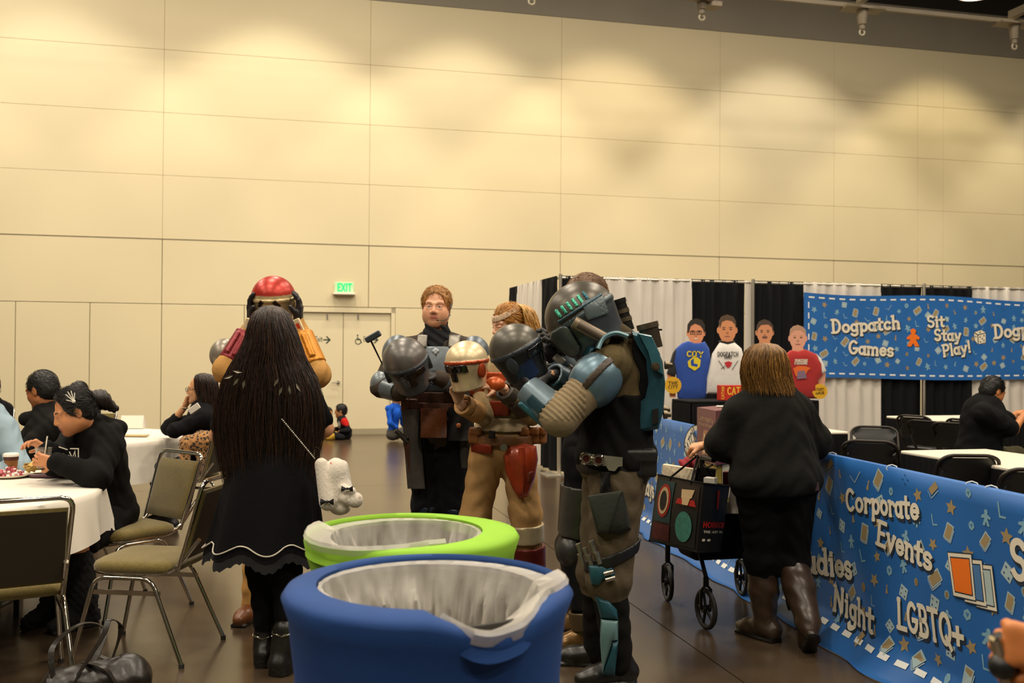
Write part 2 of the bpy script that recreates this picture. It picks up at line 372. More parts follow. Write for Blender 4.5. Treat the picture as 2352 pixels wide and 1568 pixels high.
# ---------------------------------------------------------------- lettering (own stroke alphabet)
def arc(cx, cy, rx, ry, a0, a1, n=12):
    return [(cx+rx*math.cos(R(a0+(a1-a0)*i/n)), cy+ry*math.sin(R(a0+(a1-a0)*i/n))) for i in range(n+1)]
def O_(cx, cy, rx, ry): return arc(cx, cy, rx, ry, 0, 360, 20)
GL = {
 'a': (.56, [O_(.24, .3, .2, .28), [(.46, .6), (.46, 0)]], [(.5, 0)]), 'b': (.58, [[(.1, 1), (.1, 0)], O_(.32, .3, .2, .28)], [(.06, 1)]),
 'c': (.52, [arc(.28, .3, .22, .28, 45, 315)], []), 'd': (.6, [O_(.25, .3, .2, .28), [(.47, 1), (.47, 0)]], [(.43, 1), (.5, 0)]),
 'e': (.54, [[(.06, .31), (.48, .31)], arc(.27, .3, .21, .28, 0, 320)], []), 'g': (.58, [O_(.26, .32, .2, .26), [(.47, .6), (.47, -.12)], arc(.26, -.1, .21, .18, 0, -150)], [(.52, .6)]),
 'h': (.62, [[(.12, 1), (.12, 0)], arc(.31, .36, .19, .22, 180, 0)+[(.5, 0)]], [(.07, 1), (.12, 0), (.5, 0)]), 'i': (.28, [[(.14, .6), (.14, 0)], [(.14, .82), (.14, .86)]], [(.08, .6), (.14, 0)]),
 'k': (.6, [[(.12, 1), (.12, 0)], [(.5, .6), (.14, .3), (.52, 0)]], []), 'l': (.28, [[(.14, 1), (.14, 0)]], [(.09, 1), (.14, 0)]),
 'm': (.92, [[(.12, .6), (.12, 0)], arc(.29, .38, .17, .2, 180, 0)+[(.46, 0)], arc(.63, .38, .17, .2, 180, 0)+[(.8, 0)]], [(.07, .6), (.12, 0), (.46, 0), (.8, 0)]),
 'n': (.62, [[(.12, .6), (.12, 0)], arc(.31, .36, .19, .22, 180, 0)+[(.5, 0)]], [(.07, .6), (.12, 0), (.5, 0)]), 'o': (.56, [O_(.28, .3, .22, .28)], []),
 'p': (.6, [[(.13, .6), (.13, -.3)], O_(.34, .3, .2, .28)], [(.08, .6), (.13, -.3)]), 'r': (.46, [[(.12, .6), (.12, 0)], arc(.3, .36, .18, .2, 180, 40)], [(.07, .6), (.12, 0)]),
 's': (.48, [arc(.24, .44, .17, .15, 30, 270)[:]+arc(.24, .15, .18, .15, 90, -150)], []), 't': (.44, [[(.2, .85), (.2, .12)]+arc(.3, .12, .1, .11, 180, 300), [(.02, .6), (.4, .6)]], []),
 'u': (.6, [[(.1, .6), (.1, .22)]+arc(.28, .22, .18, .21, 180, 360)+[(.46, .6)], [(.46, .3), (.46, 0)]], []), 'v': (.56, [[(.06, .6), (.28, 0), (.5, .6)]], [(.06, .6), (.5, .6)]),
 'x': (.54, [[(.06, .6), (.48, 0)], [(.48, .6), (.06, 0)]], []), 'y': (.58, [[(.08, .6), (.3, .05)], [(.52, .6), (.22, -.28), (.08, -.28)]], [(.08, .6), (.52, .6)]),
 'A': (.74, [[(.06, 0), (.37, 1), (.68, 0)], [(.2, .36), (.54, .36)]], [(.06, 0), (.68, 0)]), 'B': (.66, [[(.14, 0), (.14, 1), (.34, 1)]+arc(.36, .76, .2, .24, 90, -90)+[(.14, .52)], [(.14, .52), (.36, .52)]+arc(.36, .26, .24, .26, 90, -90)+[(.14, 0)]], [(.09, 1), (.09, 0)]),
 'C': (.7, [arc(.38, .5, .3, .48, 50, 310, 16)], []), 'D': (.74, [[(.16, 0), (.16, 1), (.3, 1)]+arc(.3, .5, .34, .5, 90, -90, 14)+[(.16, 0)]], [(.1, 1), (.1, 0)]),
 'E': (.62, [[(.56, 1), (.14, 1), (.14, 0), (.56, 0)], [(.14, .52), (.46, .52)]], [(.09, 1), (.09, 0)]), 'G': (.74, [arc(.38, .5, .3, .48, 50, 350, 16), [(.68, .42), (.42, .42)]], []),
 'H': (.74, [[(.14, 0), (.14, 1)], [(.6, 0), (.6, 1)], [(.14, .5), (.6, .5)]], []), 'I': (.3, [[(.15, 0), (.15, 1)]], [(.15, 0), (.15, 1)]),
 'K': (.68, [[(.14, 0), (.14, 1)], [(.6, 1), (.16, .45), (.62, 0)]], []), 'L': (.6, [[(.14, 1), (.14, 0), (.56, 0)]], [(.14, 1), (.09, 0)]), 'M': (.86, [[(.1, 0), (.1, 1), (.43, .3), (.76, 1), (.76, 0)]], []),
 'N': (.76, [[(.14, 0), (.14, 1), (.62, 0), (.62, 1)]], [(.1, 1), (.14, 0), (.62, 1)]), 'O': (.76, [O_(.38, .5, .3, .48)], []), 'P': (.64, [[(.14, 0), (.14, 1), (.34, 1)]+arc(.36, .74, .22, .26, 90, -90)+[(.14, .48)]], [(.09, 1), (.14, 0)]),
 'Q': (.76, [O_(.38, .5, .3, .48), [(.44, .22), (.68, -.1)]], []), 'R': (.68, [[(.14, 0), (.14, 1), (.34, 1)]+arc(.36, .74, .22, .26, 90, -90)+[(.14, .48)], [(.34, .48), (.6, 0)]], []),
 'S': (.62, [arc(.31, .74, .22, .24, 35, 270)+arc(.31, .26, .23, .25, 90, -150)], []), 'T': (.66, [[(.33, 0), (.33, 1)], [(.04, 1), (.62, 1)]], [(.33, 0)]),
 'U': (.72, [[(.12, 1), (.12, .3)]+arc(.36, .3, .24, .29, 180, 360)+[(.6, 1)]], []), 'X': (.68, [[(.06, 0), (.62, 1)], [(.06, 1), (.62, 0)]], []), 'Y': (.68, [[(.06, 1), (.34, .5), (.62, 1)], [(.34, .5), (.34, 0)]], []),
 '!': (.3, [[(.15, 1), (.15, .32)], [(.15, .06), (.15, .02)]], []), '+': (.6, [[(.06, .4), (.54, .4)], [(.3, .16), (.3, .64)]], []), ' ': (.34, [], []), "'": (.2, [[(.1, 1), (.1, .8)]], []), '&': (.6, [O_(.28, .74, .16, .2), [(.14, .6), (.56, 0)], arc(.28, .26, .24, .25, 130, 400)], []),
}
def stroke_quads(pts, w, ext=True):
    out = []; pts = [Vector((p[0], p[1])) for p in pts]
    closed = (pts[0]-pts[-1]).length < 1e-6 and len(pts) > 3
    n = len(pts); L_, R_ = [], []
    for i in range(n):
        if closed: a = pts[i-1] if i > 0 else pts[-2]; b = pts[i+1] if i < n-1 else pts[1]
        else: a = pts[max(i-1, 0)]; b = pts[min(i+1, n-1)]
        d1 = (pts[i]-a); d2 = (b-pts[i]); d1 = d1.normalized() if d1.length > 1e-9 else d2.normalized(); d2 = d2.normalized() if d2.length > 1e-9 else d1
        t = (d1+d2); t = t.normalized() if t.length > 1e-6 else d1; nn = Vector((-t.y, t.x)); c = max(.45, nn.dot(Vector((-d1.y, d1.x))))
        p = pts[i]
        if not closed and ext: p = p-t*w*.5 if i == 0 else (p+t*w*.5 if i == n-1 else p)
        L_.append(p+nn*(w/2/c)); R_.append(p-nn*(w/2/c))
    for i in range(n-1): out.append([R_[i], R_[i+1], L_[i+1], L_[i]])
    return out
def dense(p, m=.16):
    out = [p[0]]
    for a, b in zip(p[:-1], p[1:]):
        n = max(1, int(math.ceil(math.hypot(b[0]-a[0], b[1]-a[1])/m)))
        out += [(a[0]+(b[0]-a[0])*k/n, a[1]+(b[1]-a[1])*k/n) for k in range(1, n+1)]
    return out
def text_quads(txt, w=.17, slab=True, gap=.07):
    x = 0; Q = []
    for ch in txt:
        wd, st, sf = GL.get(ch, GL['o'])
        for s_ in st: Q += [[(p[0]+x, p[1]) for p in q] for q in stroke_quads(dense(s_), w)]
        if slab:
            for (sx, sy) in sf: Q += [[(p[0]+x, p[1]) for p in q] for q in stroke_quads([(sx-.13, sy), (sx+.13, sy)], w*.75, False)]
        x += wd+gap
    return Q, x-gap
def put_text(mb, txt, mp, x0, y0, x1, y1, h, w=.17, slab=True, off=0.002, dx=0, dy=0, sub=1):
    """lay a word along the line (x0,y0)->(x1,y1) (surface metres, mid height), letter height h; mp(x, y, off) -> world"""
    Q, tw = text_quads(txt, w, slab); d = Vector((x1-x0, y1-y0)); L_ = d.length; ex = d/L_; sx = L_/tw; ey = Vector((-ex.y, ex.x))
    for q in Q:
        pts = [Vector((x0, y0))+ex*(p[0]*sx)+ey*((p[1]-.42)*h) for p in q]
        mb.add([mp(p.x+dx, p.y+dy, off) for p in pts], [(0, 1, 2, 3)])
# ================================================================ the hall
M_wall = mat('wall_panel_paint', 'D9CBA6', .62, var=.03, vs=.6, bump=.03, bs=140)
M_wallback = mat('wall_joint', '8A7D5E', .8)
M_fascia = mat('fascia_paint', '8C8474', .75, var=.05, vs=1.2)
M_ceil = mat('ceiling_black', '2A2620', .85)
M_beam = mat('beam_paint', '7A6F5C', .6)
M_floor = mat('polished_concrete', '46392B', .24, var=.16, vs=1.1, bump=.05, bs=9, coat=.12)
M_joint = mat('floor_joint', '2B251D', .7)
M_door = mat('door_paint', 'DCCFAC', .5, var=.02, vs=.8)
M_steel = mat('brushed_steel', 'A8A39A', .35, 1.0)
M_dark = mat('dark_print', '2B3A2E', .7)
TL, TR = -16.0, 22.0
floor = thing('floor', 'polished brown concrete floor', 'floor', (0, 0, 0), kind='structure')
MB().box((0, 8, -.06), (60, 44, .1)).build('floor_bed', M_joint, floor)
SL = 3.66
_org = BAR.at(-.2, 0, .75)
sl_me = None
for i in range(-5, 6):
    for j in range(-3, 6):
        c = Vector((_org.x, _org.y, 0))+U*(i+.5)*SL+V*(j+.5)*SL
        if (c-WALL.o).dot(WALL.n) < -SL*.2 or c.y < -6 or abs(c.x) > 14: continue
        if sl_me is None:
            sl_me = MB().box((0, 0, -.015), (SL-.007, SL-.007, .03), rotz(ANG)).build('slab', M_floor, floor, local=True); sl_me.location = c
        else:
            o = sl_me.copy(); COL.objects.link(o); o.location = c
wall = thing('wall_back', 'tall cream panelled wall with thin joints', 'wall', WALL.at(0, 0), kind='structure')
MB().box(WALL.at(3, 3.95, -.14), (TR-TL, .2, 7.9), rotz(ANG)).build('wall_core', M_wallback, wall)
rows = [(0.0, 2.285), (2.285, 3.405), (3.405, 4.505), (4.505, 5.59), (5.59, 6.68), (6.68, 7.86)]
def wt(px, py): return WALL.hit(px, py)[0]
low_j = [wt(x, 830) for x in (-300, -140, 34, 205, 370, 560)]+[wt(x, 800) for x in (686, 907, 1287, 1652, 1915, 2166)]
up_j = [wt(-480, 600), wt(-60, 600)]+[wt(x, 620) for x in (372, 847, 1287, 1652, 1915, 2166)]
def panel(t0, t1, z0, z1, g):
    w, h = t1-t0-g, z1-z0-g
    MB().rbox(WALL.at((t0+t1)/2, (z0+z1)/2, -.018), (w, .036, h), .004, rotz(ANG)).build('panel', M_wall, wall)
for ri, (z0, z1) in enumerate(rows):
    js = sorted([TL]+(low_j if ri == 0 else up_j)+[11.6, 14.2, 16.8, 19.4, TR])
    for a, b in zip(js[:-1], js[1:]):
        if ri == 0 and abs(a-wt(686, 800)) < .01: continue      # the doorway
        panel(a, b, z0, z1, .010 if ri < 2 else .003)
MB().box(WALL.at(3, 3.405, -.002), (TR-TL, .012, .014), rotz(ANG)).build('reveal_strip', mat('reveal', '6E6248', .7), wall)
base = MB().box(WALL.at(3, .05, .012), (TR-TL, .02, .1), rotz(ANG)).build('baseboard_back', mat('baseboard_paint', 'A2977C', .5), None); tag(base, 'cream baseboard along the panelled wall', kind='structure')
upw = MB().box(WALL.at(3, 10.0, -.25), (TR-TL, .2, 2.6), rotz(ANG)).build('trim_9', M_ceil, None); tag(upw, 'dark upper wall above the grey fascia', kind='structure')
fas = MB().box(WALL.at(3, 8.3, -.1), (TR-TL, .2, .87), rotz(ANG)).build('trim_1', M_fascia, None); tag(fas, 'grey fascia band above the wall panels', kind='structure')
ceil = thing('ceiling', 'dark ceiling with steel beams', 'ceiling', (0, 0, 11.2), kind='structure')
MB().box((2, 8, 11.3), (56, 44, .2)).build('deck', M_ceil, ceil)
# door_1: double exit doors
t0, t1 = wt(686, 800), wt(907, 800)
door = thing('door_1', 'cream double exit doors with lever handle', 'door', WALL.at((t0+t1)/2, 0), kind='structure')
ztop = 2.19
fr = MB()
for t in (t0+.035, t1-.035): fr.box(WALL.at(t, 1.14, -.02), (.07, .05, 2.28), rotz(ANG))
fr.box(WALL.at((t0+t1)/2, 2.235, -.02), (t1-t0, .05, .09), rotz(ANG)); fr.build('door_frame', M_door, door)
tm = WALL.hit(788, 850)[0]
for k, (a, b) in enumerate(((t0+.075, tm-.004), (tm+.004, t1-.075))):
    lf = MB().rbox(WALL.at((a+b)/2, ztop/2+.004, -.062), (b-a, .045, ztop-.012), .004, rotz(ANG)).build('door_leaf', M_door, door)
    pr = MB(); mp = lambda x, y, o: WALL.at(x, y, -.0385+o)
    cxp = 740 if k == 0 else 845
    (xa, za), (xb, zb) = WALL.hit(cxp-16, 780), WALL.hit(cxp+1, 780)
    xa = xa if k == 0 else WALL.hit(835, 780)[0]; xb = xb if k == 0 else WALL.hit(849, 780)[0]; put_text(pr, 'Exit', mp, xa, za+.01, xb, za+.01, .085, .13, False)
    (xa, za), (xb, zb) = WALL.hit(cxp+4+k*4, 780), WALL.hit(cxp+18+k*5, 780)
    for q in stroke_quads([(xa, za), (xb, za)], .022)+stroke_quads([(xb-.055, za+.055), (xb, za), (xb-.055, za-.055)], .022): pr.add([mp(p[0], p[1], .002) for p in q], [(0, 1, 2, 3)])
    if k == 1:
        wx, wz = WALL.hit(823, 780)
        for st in (O_(wx, wz-.03, .05, .05), [(wx-.01, wz+.05), (wx-.01, wz), (wx+.04, wz), (wx+.06, wz-.05)], O_(wx-.01, wz+.08, .008, .008)):
            for q in stroke_quads(st, .014): pr.add([mp(p[0], p[1], .002) for p in q], [(0, 1, 2, 3)])
    pr.build('printed_sign', M_dark, lf)
    hx, hz = WALL.hit(752 if k == 0 else 823, 727)
    MB().box(WALL.at(hx, hz, -.03), (.02, .03, .09), rotz(ANG)).build('closer_bracket', M_steel, lf)
    if k == 0:
        hx, hz = WALL.hit(772, 878)
        MB().tube([WALL.at(hx+.04, hz, -.04), WALL.at(hx+.04, hz, .03), WALL.at(hx-.09, hz, .03)], .011).lathe([(.001, 0), (.03, 0), (.03, .012), (.001, .012)], WALL.at(hx+.04, hz, -.038), 14, Matrix.Rotation(R(90), 3, 'X')).build('lever_handle', M_steel, lf)
# exit sign
sx, sz = WALL.hit(790, 675)
ex = thing('exit_sign', 'lit green EXIT sign on a white bracket above the doors', 'exit sign', WALL.at(sx, sz, .0))
M_green = mat('exit_green', '18E070', .4, emit=1.1)
mp = lambda x, y, o: WALL.at(x, y, .075+o)
MB().rbox(WALL.at(sx, sz+.0, .07), (.40, .14, .035), .006, rotz(ANG)).build('bracket', mat('white_plastic', 'E8E0CC', .5), ex)
pane = MB().rbox(WALL.at(sx, sz+.115, .06), (.34, .014, .19), .004, rotz(ANG)).build('sign_panel', mat('exit_panel', 'B9D6A8', .3, emit=.25), ex)
tx = MB(); put_text(tx, 'EXIT', mp, sx-.125, sz+.105, sx+.13, sz+.105, .125, .2, False, .0)
tx.build('exit_letters', M_green, pane)
# rigging under the ceiling
for zz, off, nm in ((7.45, 3.0, 'conduit'), (10.7, 5.0, 'beam')):
    o = MB().box(WALL.at(3, zz, off), (TR-TL, .06 if nm == 'conduit' else .2, .07 if nm == 'conduit' else .3), rotz(ANG)).build('trim_2' if nm == 'conduit' else 'trim_3', M_beam, None)
    tag(o, 'long steel rail under the dark ceiling' if nm == 'conduit' else 'deep steel beam under the dark ceiling', kind='structure')
hp = []
for px, py in ((1221, 5), (1612, 30), (1980, 60), (2330, 88)):
    pl = Plane(WALL.at(0, 0, 3.0), U); t, z = pl.hit(px, py); hp.append((t, px))
for i, (t, px) in enumerate(hp):
    h = thing('rigging_hanger', ['steel rigging hanger leftmost above the cream wall', 'steel rigging hanger second from left with a cluttered bracket', 'steel rigging hanger under the cross beam', 'steel rigging hanger at the far right of the rail'][i], 'hanger', WALL.at(t, 7.45, 3.0), 'rigging hangers on the ceiling rail')
    p = lambda a, z, o: WALL.at(t+a, z-.7, 3.0+o)
    MB().box(p(0, 8.10, 0), (.75, .3, .03), rotz(ANG)).build('plate', M_beam, h)
    MB().cyl(p(0, 8.09, 0), p(0, 7.84, 0), .10, .07, 10).cyl(p(0, 7.84, 0), p(0, 7.76, 0), .05, .05, 10).build('stem', M_beam, h)
    MB().tube([p(.05*math.cos(a*.7854), 7.71+.05*math.sin(a*.7854), 0) for a in range(8)], .014, 6, closed=True).build('ring', mat('ring_pale', 'B9AE96', .5), h)
    if i == 1: MB().box(p(-.1, 8.02, .1), (.5, .2, .12), rotz(ANG)).box(p(.2, 8.0, -.1), (.3, .25, .16), rotz(ANG)).build('bracket', M_beam, h)
    if i != 0:
        o = MB().box(WALL.at(t, 7.6, 6.0), (.1, 6.2, .14), rotz(ANG)).build('trim_%d' % (3+i), M_beam, None); tag(o, 'steel cross beam running towards the hall', kind='structure')
# the lit high-bay lamp just in view
lp = A(2243, -4, 16.0)
hb = thing('ceiling_lamp', 'round bright ceiling lamp at the top right corner', 'lamp', lp)
MB().lathe([(.05, .5), (.08, .45), (.2, .3), (.3, .05), (.29, .05), (.18, .28), (.04, .4)], lp, 24).build('lamp_shade', M_beam, hb, 40)
MB().lathe([(.001, .08), (.26, .08), (.26, .05), (.001, .05)], lp, 24).build('lamp_lens', mat('lamp_lens', 'FFF4DC', .3, emit=8.0), hb)
MB().cyl(lp+Vector((0, 0, .45)), Vector((lp.x, lp.y, 11.2)), .02).build('pendant_rod', M_beam, hb)
# ================================================================ pipe-and-drape booth
M_wdr = mat('white_drape', 'DAD2C6', .8, var=.03, vs=3, sheen=.2); M_bdr = mat('black_drape', '101113', .85, spec=.2, bump=.05, bs=200)
M_pole = mat('aluminium_pole', 'C9C2B2', .38, .9)
SIDE = Plane(BOOTH.at(0, 0), V)
def drape(pl, t0, t1, mt, label, sgn, zt=2.41):
    n = max(12, int(abs(t1-t0)/.018)); rows_ = [(zt+.035, .0), (zt+.02, .35), (zt-.06, .4), (zt-.10, .7), (zt-.35, 1), (1.2, 1), (.03, 1.15)]
    c = pl.at((t0+t1)/2, 0, 0); ph = RNG.uniform(0, 6.28, 4); rings = []
    for z, am in rows_:
        rg = []
        for i in range(n+1):
            s = i/n; t = t0+(t1-t0)*s; x = t*1.0
            fold = .022*math.sin(x*38+ph[0]+1.6*math.sin(x*5+ph[1]))+.014*math.sin(x*19+ph[2])
            ruf = .006*math.sin(x*150+ph[3]) if z > zt-.08 else .0
            rg.append(pl.at(t, z, sgn*(.03+fold*am+ruf)))
        rings.append(rg)
    mb = MB(); mb.loft(rings, cap=False, ringclosed=False)
    b = MB(); b.loft([[p-pl.n*sgn*.006 for p in rg] for rg in rings], cap=False, ringclosed=False); mb.add(b.v, [f[::-1] for f in b.f])
    o = mb.build('drape', mt, None, 179); o.location = (0, 0, 0)
    return tag(o, label, 'drape', 'drapes of the booth')
bx = lambda px: BOOTH.hit(px, 760)[0]
seq = [(1288, 1384, 0, 'black drape beside the booth corner pole behind the armoured person'), (1384, 1585, 1, 'white drape directly left of the black drape behind the blue shirt cutout'), (1585, 1708, 0, 'black drape behind the blue shirt and baseball shirt cutouts'), (1708, 1727, 1, 'narrow white drape sliver behind the second booth pole'), (1727, 1842, 0, 'black drape just left of the hanging blue banner'), (1842, 2019, 1, 'white drape behind the left half of the hanging blue banner'), (2019, 2114, 0, 'black drape left of the third booth pole under the banner'), (2114, 2229, 0, 'black drape right of the third booth pole under the banner'), (2229, 2420, 1, 'white drape behind the seated man in the booth')]
for a, b, w, lb in seq: drape(BOOTH, bx(a), bx(b), M_wdr if w else M_bdr, lb, 1)
sxh = lambda px: SIDE.hit(px, 760)[0]
for a, b, w, lb in ((1282, 1249, 0, 'black side drape next to the booth corner pole'), (1249, 1194, 1, 'white side drape of the booth receding to the wall'), (1194, 1174, 0, 'black side drape at the far end of the booth side')):
    drape(SIDE, sxh(a), sxh(b), M_wdr if w else M_bdr, lb, -1 if SIDE.n.x > 0 else 1)
def pole(p, label, z=2.46):
    o = thing('drape_pole', label, 'pole', p, 'upright poles of the booth')
    MB().cyl(p, p+Vector((0, 0, z)), .022, n=12).build('upright', M_pole, o, 40)
    MB().box(p+Vector((0, 0, .006)), (.4, .4, .012), rotz(ANG)).build('base_plate', M_pole, o)
for px, lb in ((1282, 'silver upright pole at the booth corner'), (1722, 'silver upright pole between the standing cutouts'), (2113, 'silver upright pole behind the hanging blue banner')): pole(BOOTH.at(bx(px), 0, .085), lb)
pole(SIDE.at(sxh(1174), 0, .06), 'silver upright pole at the far end of the booth side')
cb = MB().cyl(BOOTH.at(0, 2.42, .02), BOOTH.at(bx(2420), 2.42, .02), .018).build('crossbar', M_pole, None, 40); tag(cb, 'horizontal crossbar carrying the back drapes', 'bar')
cb = MB().cyl(SIDE.at(0, 2.42), SIDE.at(sxh(1174), 2.42), .018).build('crossbar', M_pole, None, 40); tag(cb, 'horizontal crossbar carrying the side drapes', 'bar')
# ---- printed icons shared by both banners
def icon_polys(kind, s):
    if kind == 'card': return [([(-.32, -.5), (.32, -.5), (.32, .5), (-.32, .5)], 0), ([(-.24, -.42), (.24, -.42), (.24, .42), (-.24, .42)], 1), ([(.36, -.56), (.42, -.5), (.42, .3), (.36, .3)], 0), ([(-.2, -.56), (.36, -.56), (.36, -.52), (-.2, -.52)], 0)]
    if kind == 'die': return [([(-.4, -.4), (.4, -.4), (.4, .4), (-.4, .4)], 0)]+[([(x+.07*math.cos(a), y+.07*math.sin(a)) for a in (0, 1.57, 3.14, 4.71)], 3) for x, y in ((-.2, -.2), (.2, .2), (.2, -.2), (-.2, .2))]
    if kind == 'meeple': return [([(.17*math.cos(a*.7854), .36+.17*math.sin(a*.7854)) for a in range(8)], 2), ([(-.12, .25), (.12, .25), (.45, .08), (.42, -.06), (.14, -.02), (.34, -.48), (.1, -.48), (0, -.22), (-.1, -.48), (-.34, -.48), (-.14, -.02), (-.42, -.06), (-.45, .08)], 2)]
    if kind == 'splat': return [([(r_*math.cos(a*.628), r_*math.sin(a*.628)) for a in range(10) for r_ in ((.5 if a % 2 else .24),)], 1)]
    if kind == 'coin': return [([(.3*math.cos(a*.524), .36*math.sin(a*.524)) for a in range(12)], 1), ([(.2*math.cos(a*.524), .26*math.sin(a*.524)) for a in range(12)], 4)]
    if kind == 'pawn': return [([(.13*math.cos(a*.7854), .36+.13*math.sin(a*.7854)) for a in range(8)], 1), ([(-.06, .26), (.06, .26), (.2, -.42), (-.2, -.42)], 1)]
    if kind == 'gem': return [([(0, -.45), (.36, -.2), (.36, .2), (0, .45), (-.36, .2), (-.36, -.2)], 2), ([(0, -.2), (.2, .14), (-.2, .14)], 5)]
    return [([(-.35, .4), (-.24, .4), (-.12, -.3), (.3, -.3), (.3, -.4), (-.2, -.42)], 2)]
def icon_cols(tag_): return [mat('print_pale_'+tag_, 'A9BFC4', .6), mat('print_tan_'+tag_, 'A08A62', .6), mat('print_sky_'+tag_, '7FA9BE', .6), mat('print_navy_'+tag_, '163A66', .6), mat('print_khaki_'+tag_, '8C7650', .6), mat('print_mid_'+tag_, '3E77A8', .6)]
KINDS = ['card', 'die', 'meeple', 'splat', 'coin', 'pawn', 'gem', 'ell', 'die', 'card', 'splat']
def scatter_icons(mp, x0, x1, y0, y1, step, size, parent, tagn, rs):
    rnd = random.Random(rs); mbs = [MB() for _ in range(6)]; x = x0+step*.5; col_i = 0
    while x < x1-step*.3:
        y = y0+step*(.5 if col_i % 2 else .9); r_i = 0
        while y < y1-step*.2:
            k = KINDS[(col_i*5+r_i*3+rnd.randint(0, 3)) % len(KINDS)]; s = size*rnd.uniform(.8, 1.15)*(1.25 if k == 'card' else (.8 if k in ('coin', 'pawn', 'gem') else 1)); a = R(rnd.uniform(-30, 30)+(-35 if k in ('card', 'die') else 0))
            cx_, cy_ = x+rnd.uniform(-.16, .16)*step, y+rnd.uniform(-.16, .16)*step
            flip = 0 if rnd.random() < .7 else 2
            for li, (poly, ci) in enumerate(icon_polys(k, s)):
                if k in ('splat', 'coin', 'pawn') and flip and ci == 1: ci = 2
                pts = [(cx_+s*(px*math.cos(a)-py*math.sin(a)), cy_+s*(px*math.sin(a)+py*math.cos(a))) for px, py in poly]
                if not all(x0 < p[0] < x1 and y0 < p[1] < y1 for p in pts): continue
                mbs[ci].add([mp(p[0], p[1], .0016+.0006*li) for p in pts], [tuple(range(len(pts)))])
            y += step; r_i += 1
        x += step*.92; col_i += 1
    for i, mb in enumerate(mbs):
        if mb.v: tag(mb.build('printed_icons', icon_cols(tagn)[i], parent), kind='stuff')
M_cream = mat('print_cream', 'E4DAC4', .6); M_shadow = mat('print_shadow', '1D2B3C', .7); M_orange = mat('print_orange', 'EE7418', .6); M_whitep = mat('print_white', 'E9EAE6', .6)
M_blue = mat('banner_blue', '2766AE', .42, var=.06, vs=2.5, bump=.04, bs=6)
# ---- hanging banner
hb_ = lambda px, py: BOOTH.hit(px, py)
(tA, zA), (tB, zB) = hb_(1838, 672), hb_(1843, 868)
tE, zE1 = hb_(2420, 693); zE0 = hb_(2420, 872)[1]
ban = thing('hanging_banner', 'long blue banner with cream lettering hung on the booth drapes', 'banner', BOOTH.at((tA+tE)/2, zB))
BOF = .10
def zz(t, f):                                            # f: 0 bottom .. 1 top
    s = (t-tA)/(tE-tA); top = zA+(zE1-zA)*s-.02*math.sin(s*9); bot = zB+(zE0-zB)*s+.012*math.sin(s*7+1); return bot+(top-bot)*f
BH = zA-zB
def bmp(x, y, o):                                        # y in metres above the bottom edge
    f = y/BH; return BOOTH.at(x, zz(x, f), BOF+o+.012*math.sin(x*2.7+y))
n = 60; rings = [[bmp(tA+(tE-tA)*i/n, BH*f, 0) for i in range(n+1)] for f in (0, .25, .5, .75, 1)]
mb = MB().loft(rings, cap=False, ringclosed=False); bk = [[p-BOOTH.n*.004 for p in rg] for rg in rings]; mb.loft(bk[::-1], cap=False, ringclosed=False)
mb.build('banner_cloth', M_blue, ban, 179)
scatter_icons(bmp, tA+.08, tE-.05, .09, BH-.09, .165, .088, ban, 'hang', 3)
dash = MB()
x = tA+.07
while x < tE-.05:
    for y in (.055, BH-.055): dash.add([bmp(a, b, .002) for a, b in ((x, y-.01), (x+.085, y-.01), (x+.085, y+.01), (x, y+.01))], [(0, 1, 2, 3)])
    x += .15
y = .08
while y < BH-.1: dash.add([bmp(a, b, .002) for a, b in ((tA+.06, y), (tA+.078, y), (tA+.078, y+.08), (tA+.06, y+.08))], [(0, 1, 2, 3)]); y += .14
tag(dash.build('stitch_dashes', M_whitep, ban), kind='stuff')
def btext(txt, xa, ya, xb, yb, hpx, w=.19):
    (a, za), (b, zb) = hb_(xa, ya), hb_(xb, yb); f = lambda t, z: (z-zz(t, 0))/(zz(t, 1)-zz(t, 0))*BH
    h = hpx/ (F/ BOOTH.at(a, 0).y); sh = MB(); tx = MB()
    put_text(sh, txt, bmp, a, f(a, za), b, f(b, zb), h, w+.06, True, .0035, .012, -.014); put_text(tx, txt, bmp, a, f(a, za), b, f(b, zb), h, w, True, .006)
    sh.build('letter_shadow', M_shadow, ban); tx.build('lettering', M_cream, ban)
btext('Dogpatch', 1900, 752, 2055, 742, 30); btext('Games', 1940, 799, 2041, 805, 30)
btext('Sit', 2117, 741, 2157, 739, 25); btext('Stay', 2133, 771, 2195, 771, 25); btext('Play!', 2152, 808, 2218, 797, 25)
btext('Dogpatch', 2271, 764, 2420, 750, 30); btext('Games', 2336, 806, 2430, 812, 30)
def bpoly(pts, mt, o, nm):
    P = []
    for px, py in pts:
        t, z = hb_(px, py); P.append(bmp(t, (z-zz(t, 0))/(zz(t, 1)-zz(t, 0))*BH, o))
    MB().add(P, [tuple(range(len(P)))]).build(nm, mt, ban)
mee = [(2085+6.5*math.cos(a*.524), 761-6.5*math.sin(a*.524)) for a in range(12)]
bod = [(2080, 767), (2090, 767), (2100, 775), (2098, 780), (2091, 779), (2099, 795), (2090, 796), (2085, 788), (2080, 796), (2071, 795), (2079, 779), (2072, 780), (2070, 775)]
bpoly([(x+2, y+1.5) for x, y in mee], M_shadow, .003, 'meeple_shadow'); bpoly([(x+2, y+1.5) for x, y in bod], M_shadow, .003, 'meeple_shadow')
bpoly(mee[::-1], M_orange, .005, 'meeple_print'); bpoly(bod, M_orange, .005, 'meeple_print')
bpoly([(2226, 762), (2243, 757), (2254, 764), (2254, 787), (2236, 791), (2227, 783)], M_shadow, .003, 'die_shadow')
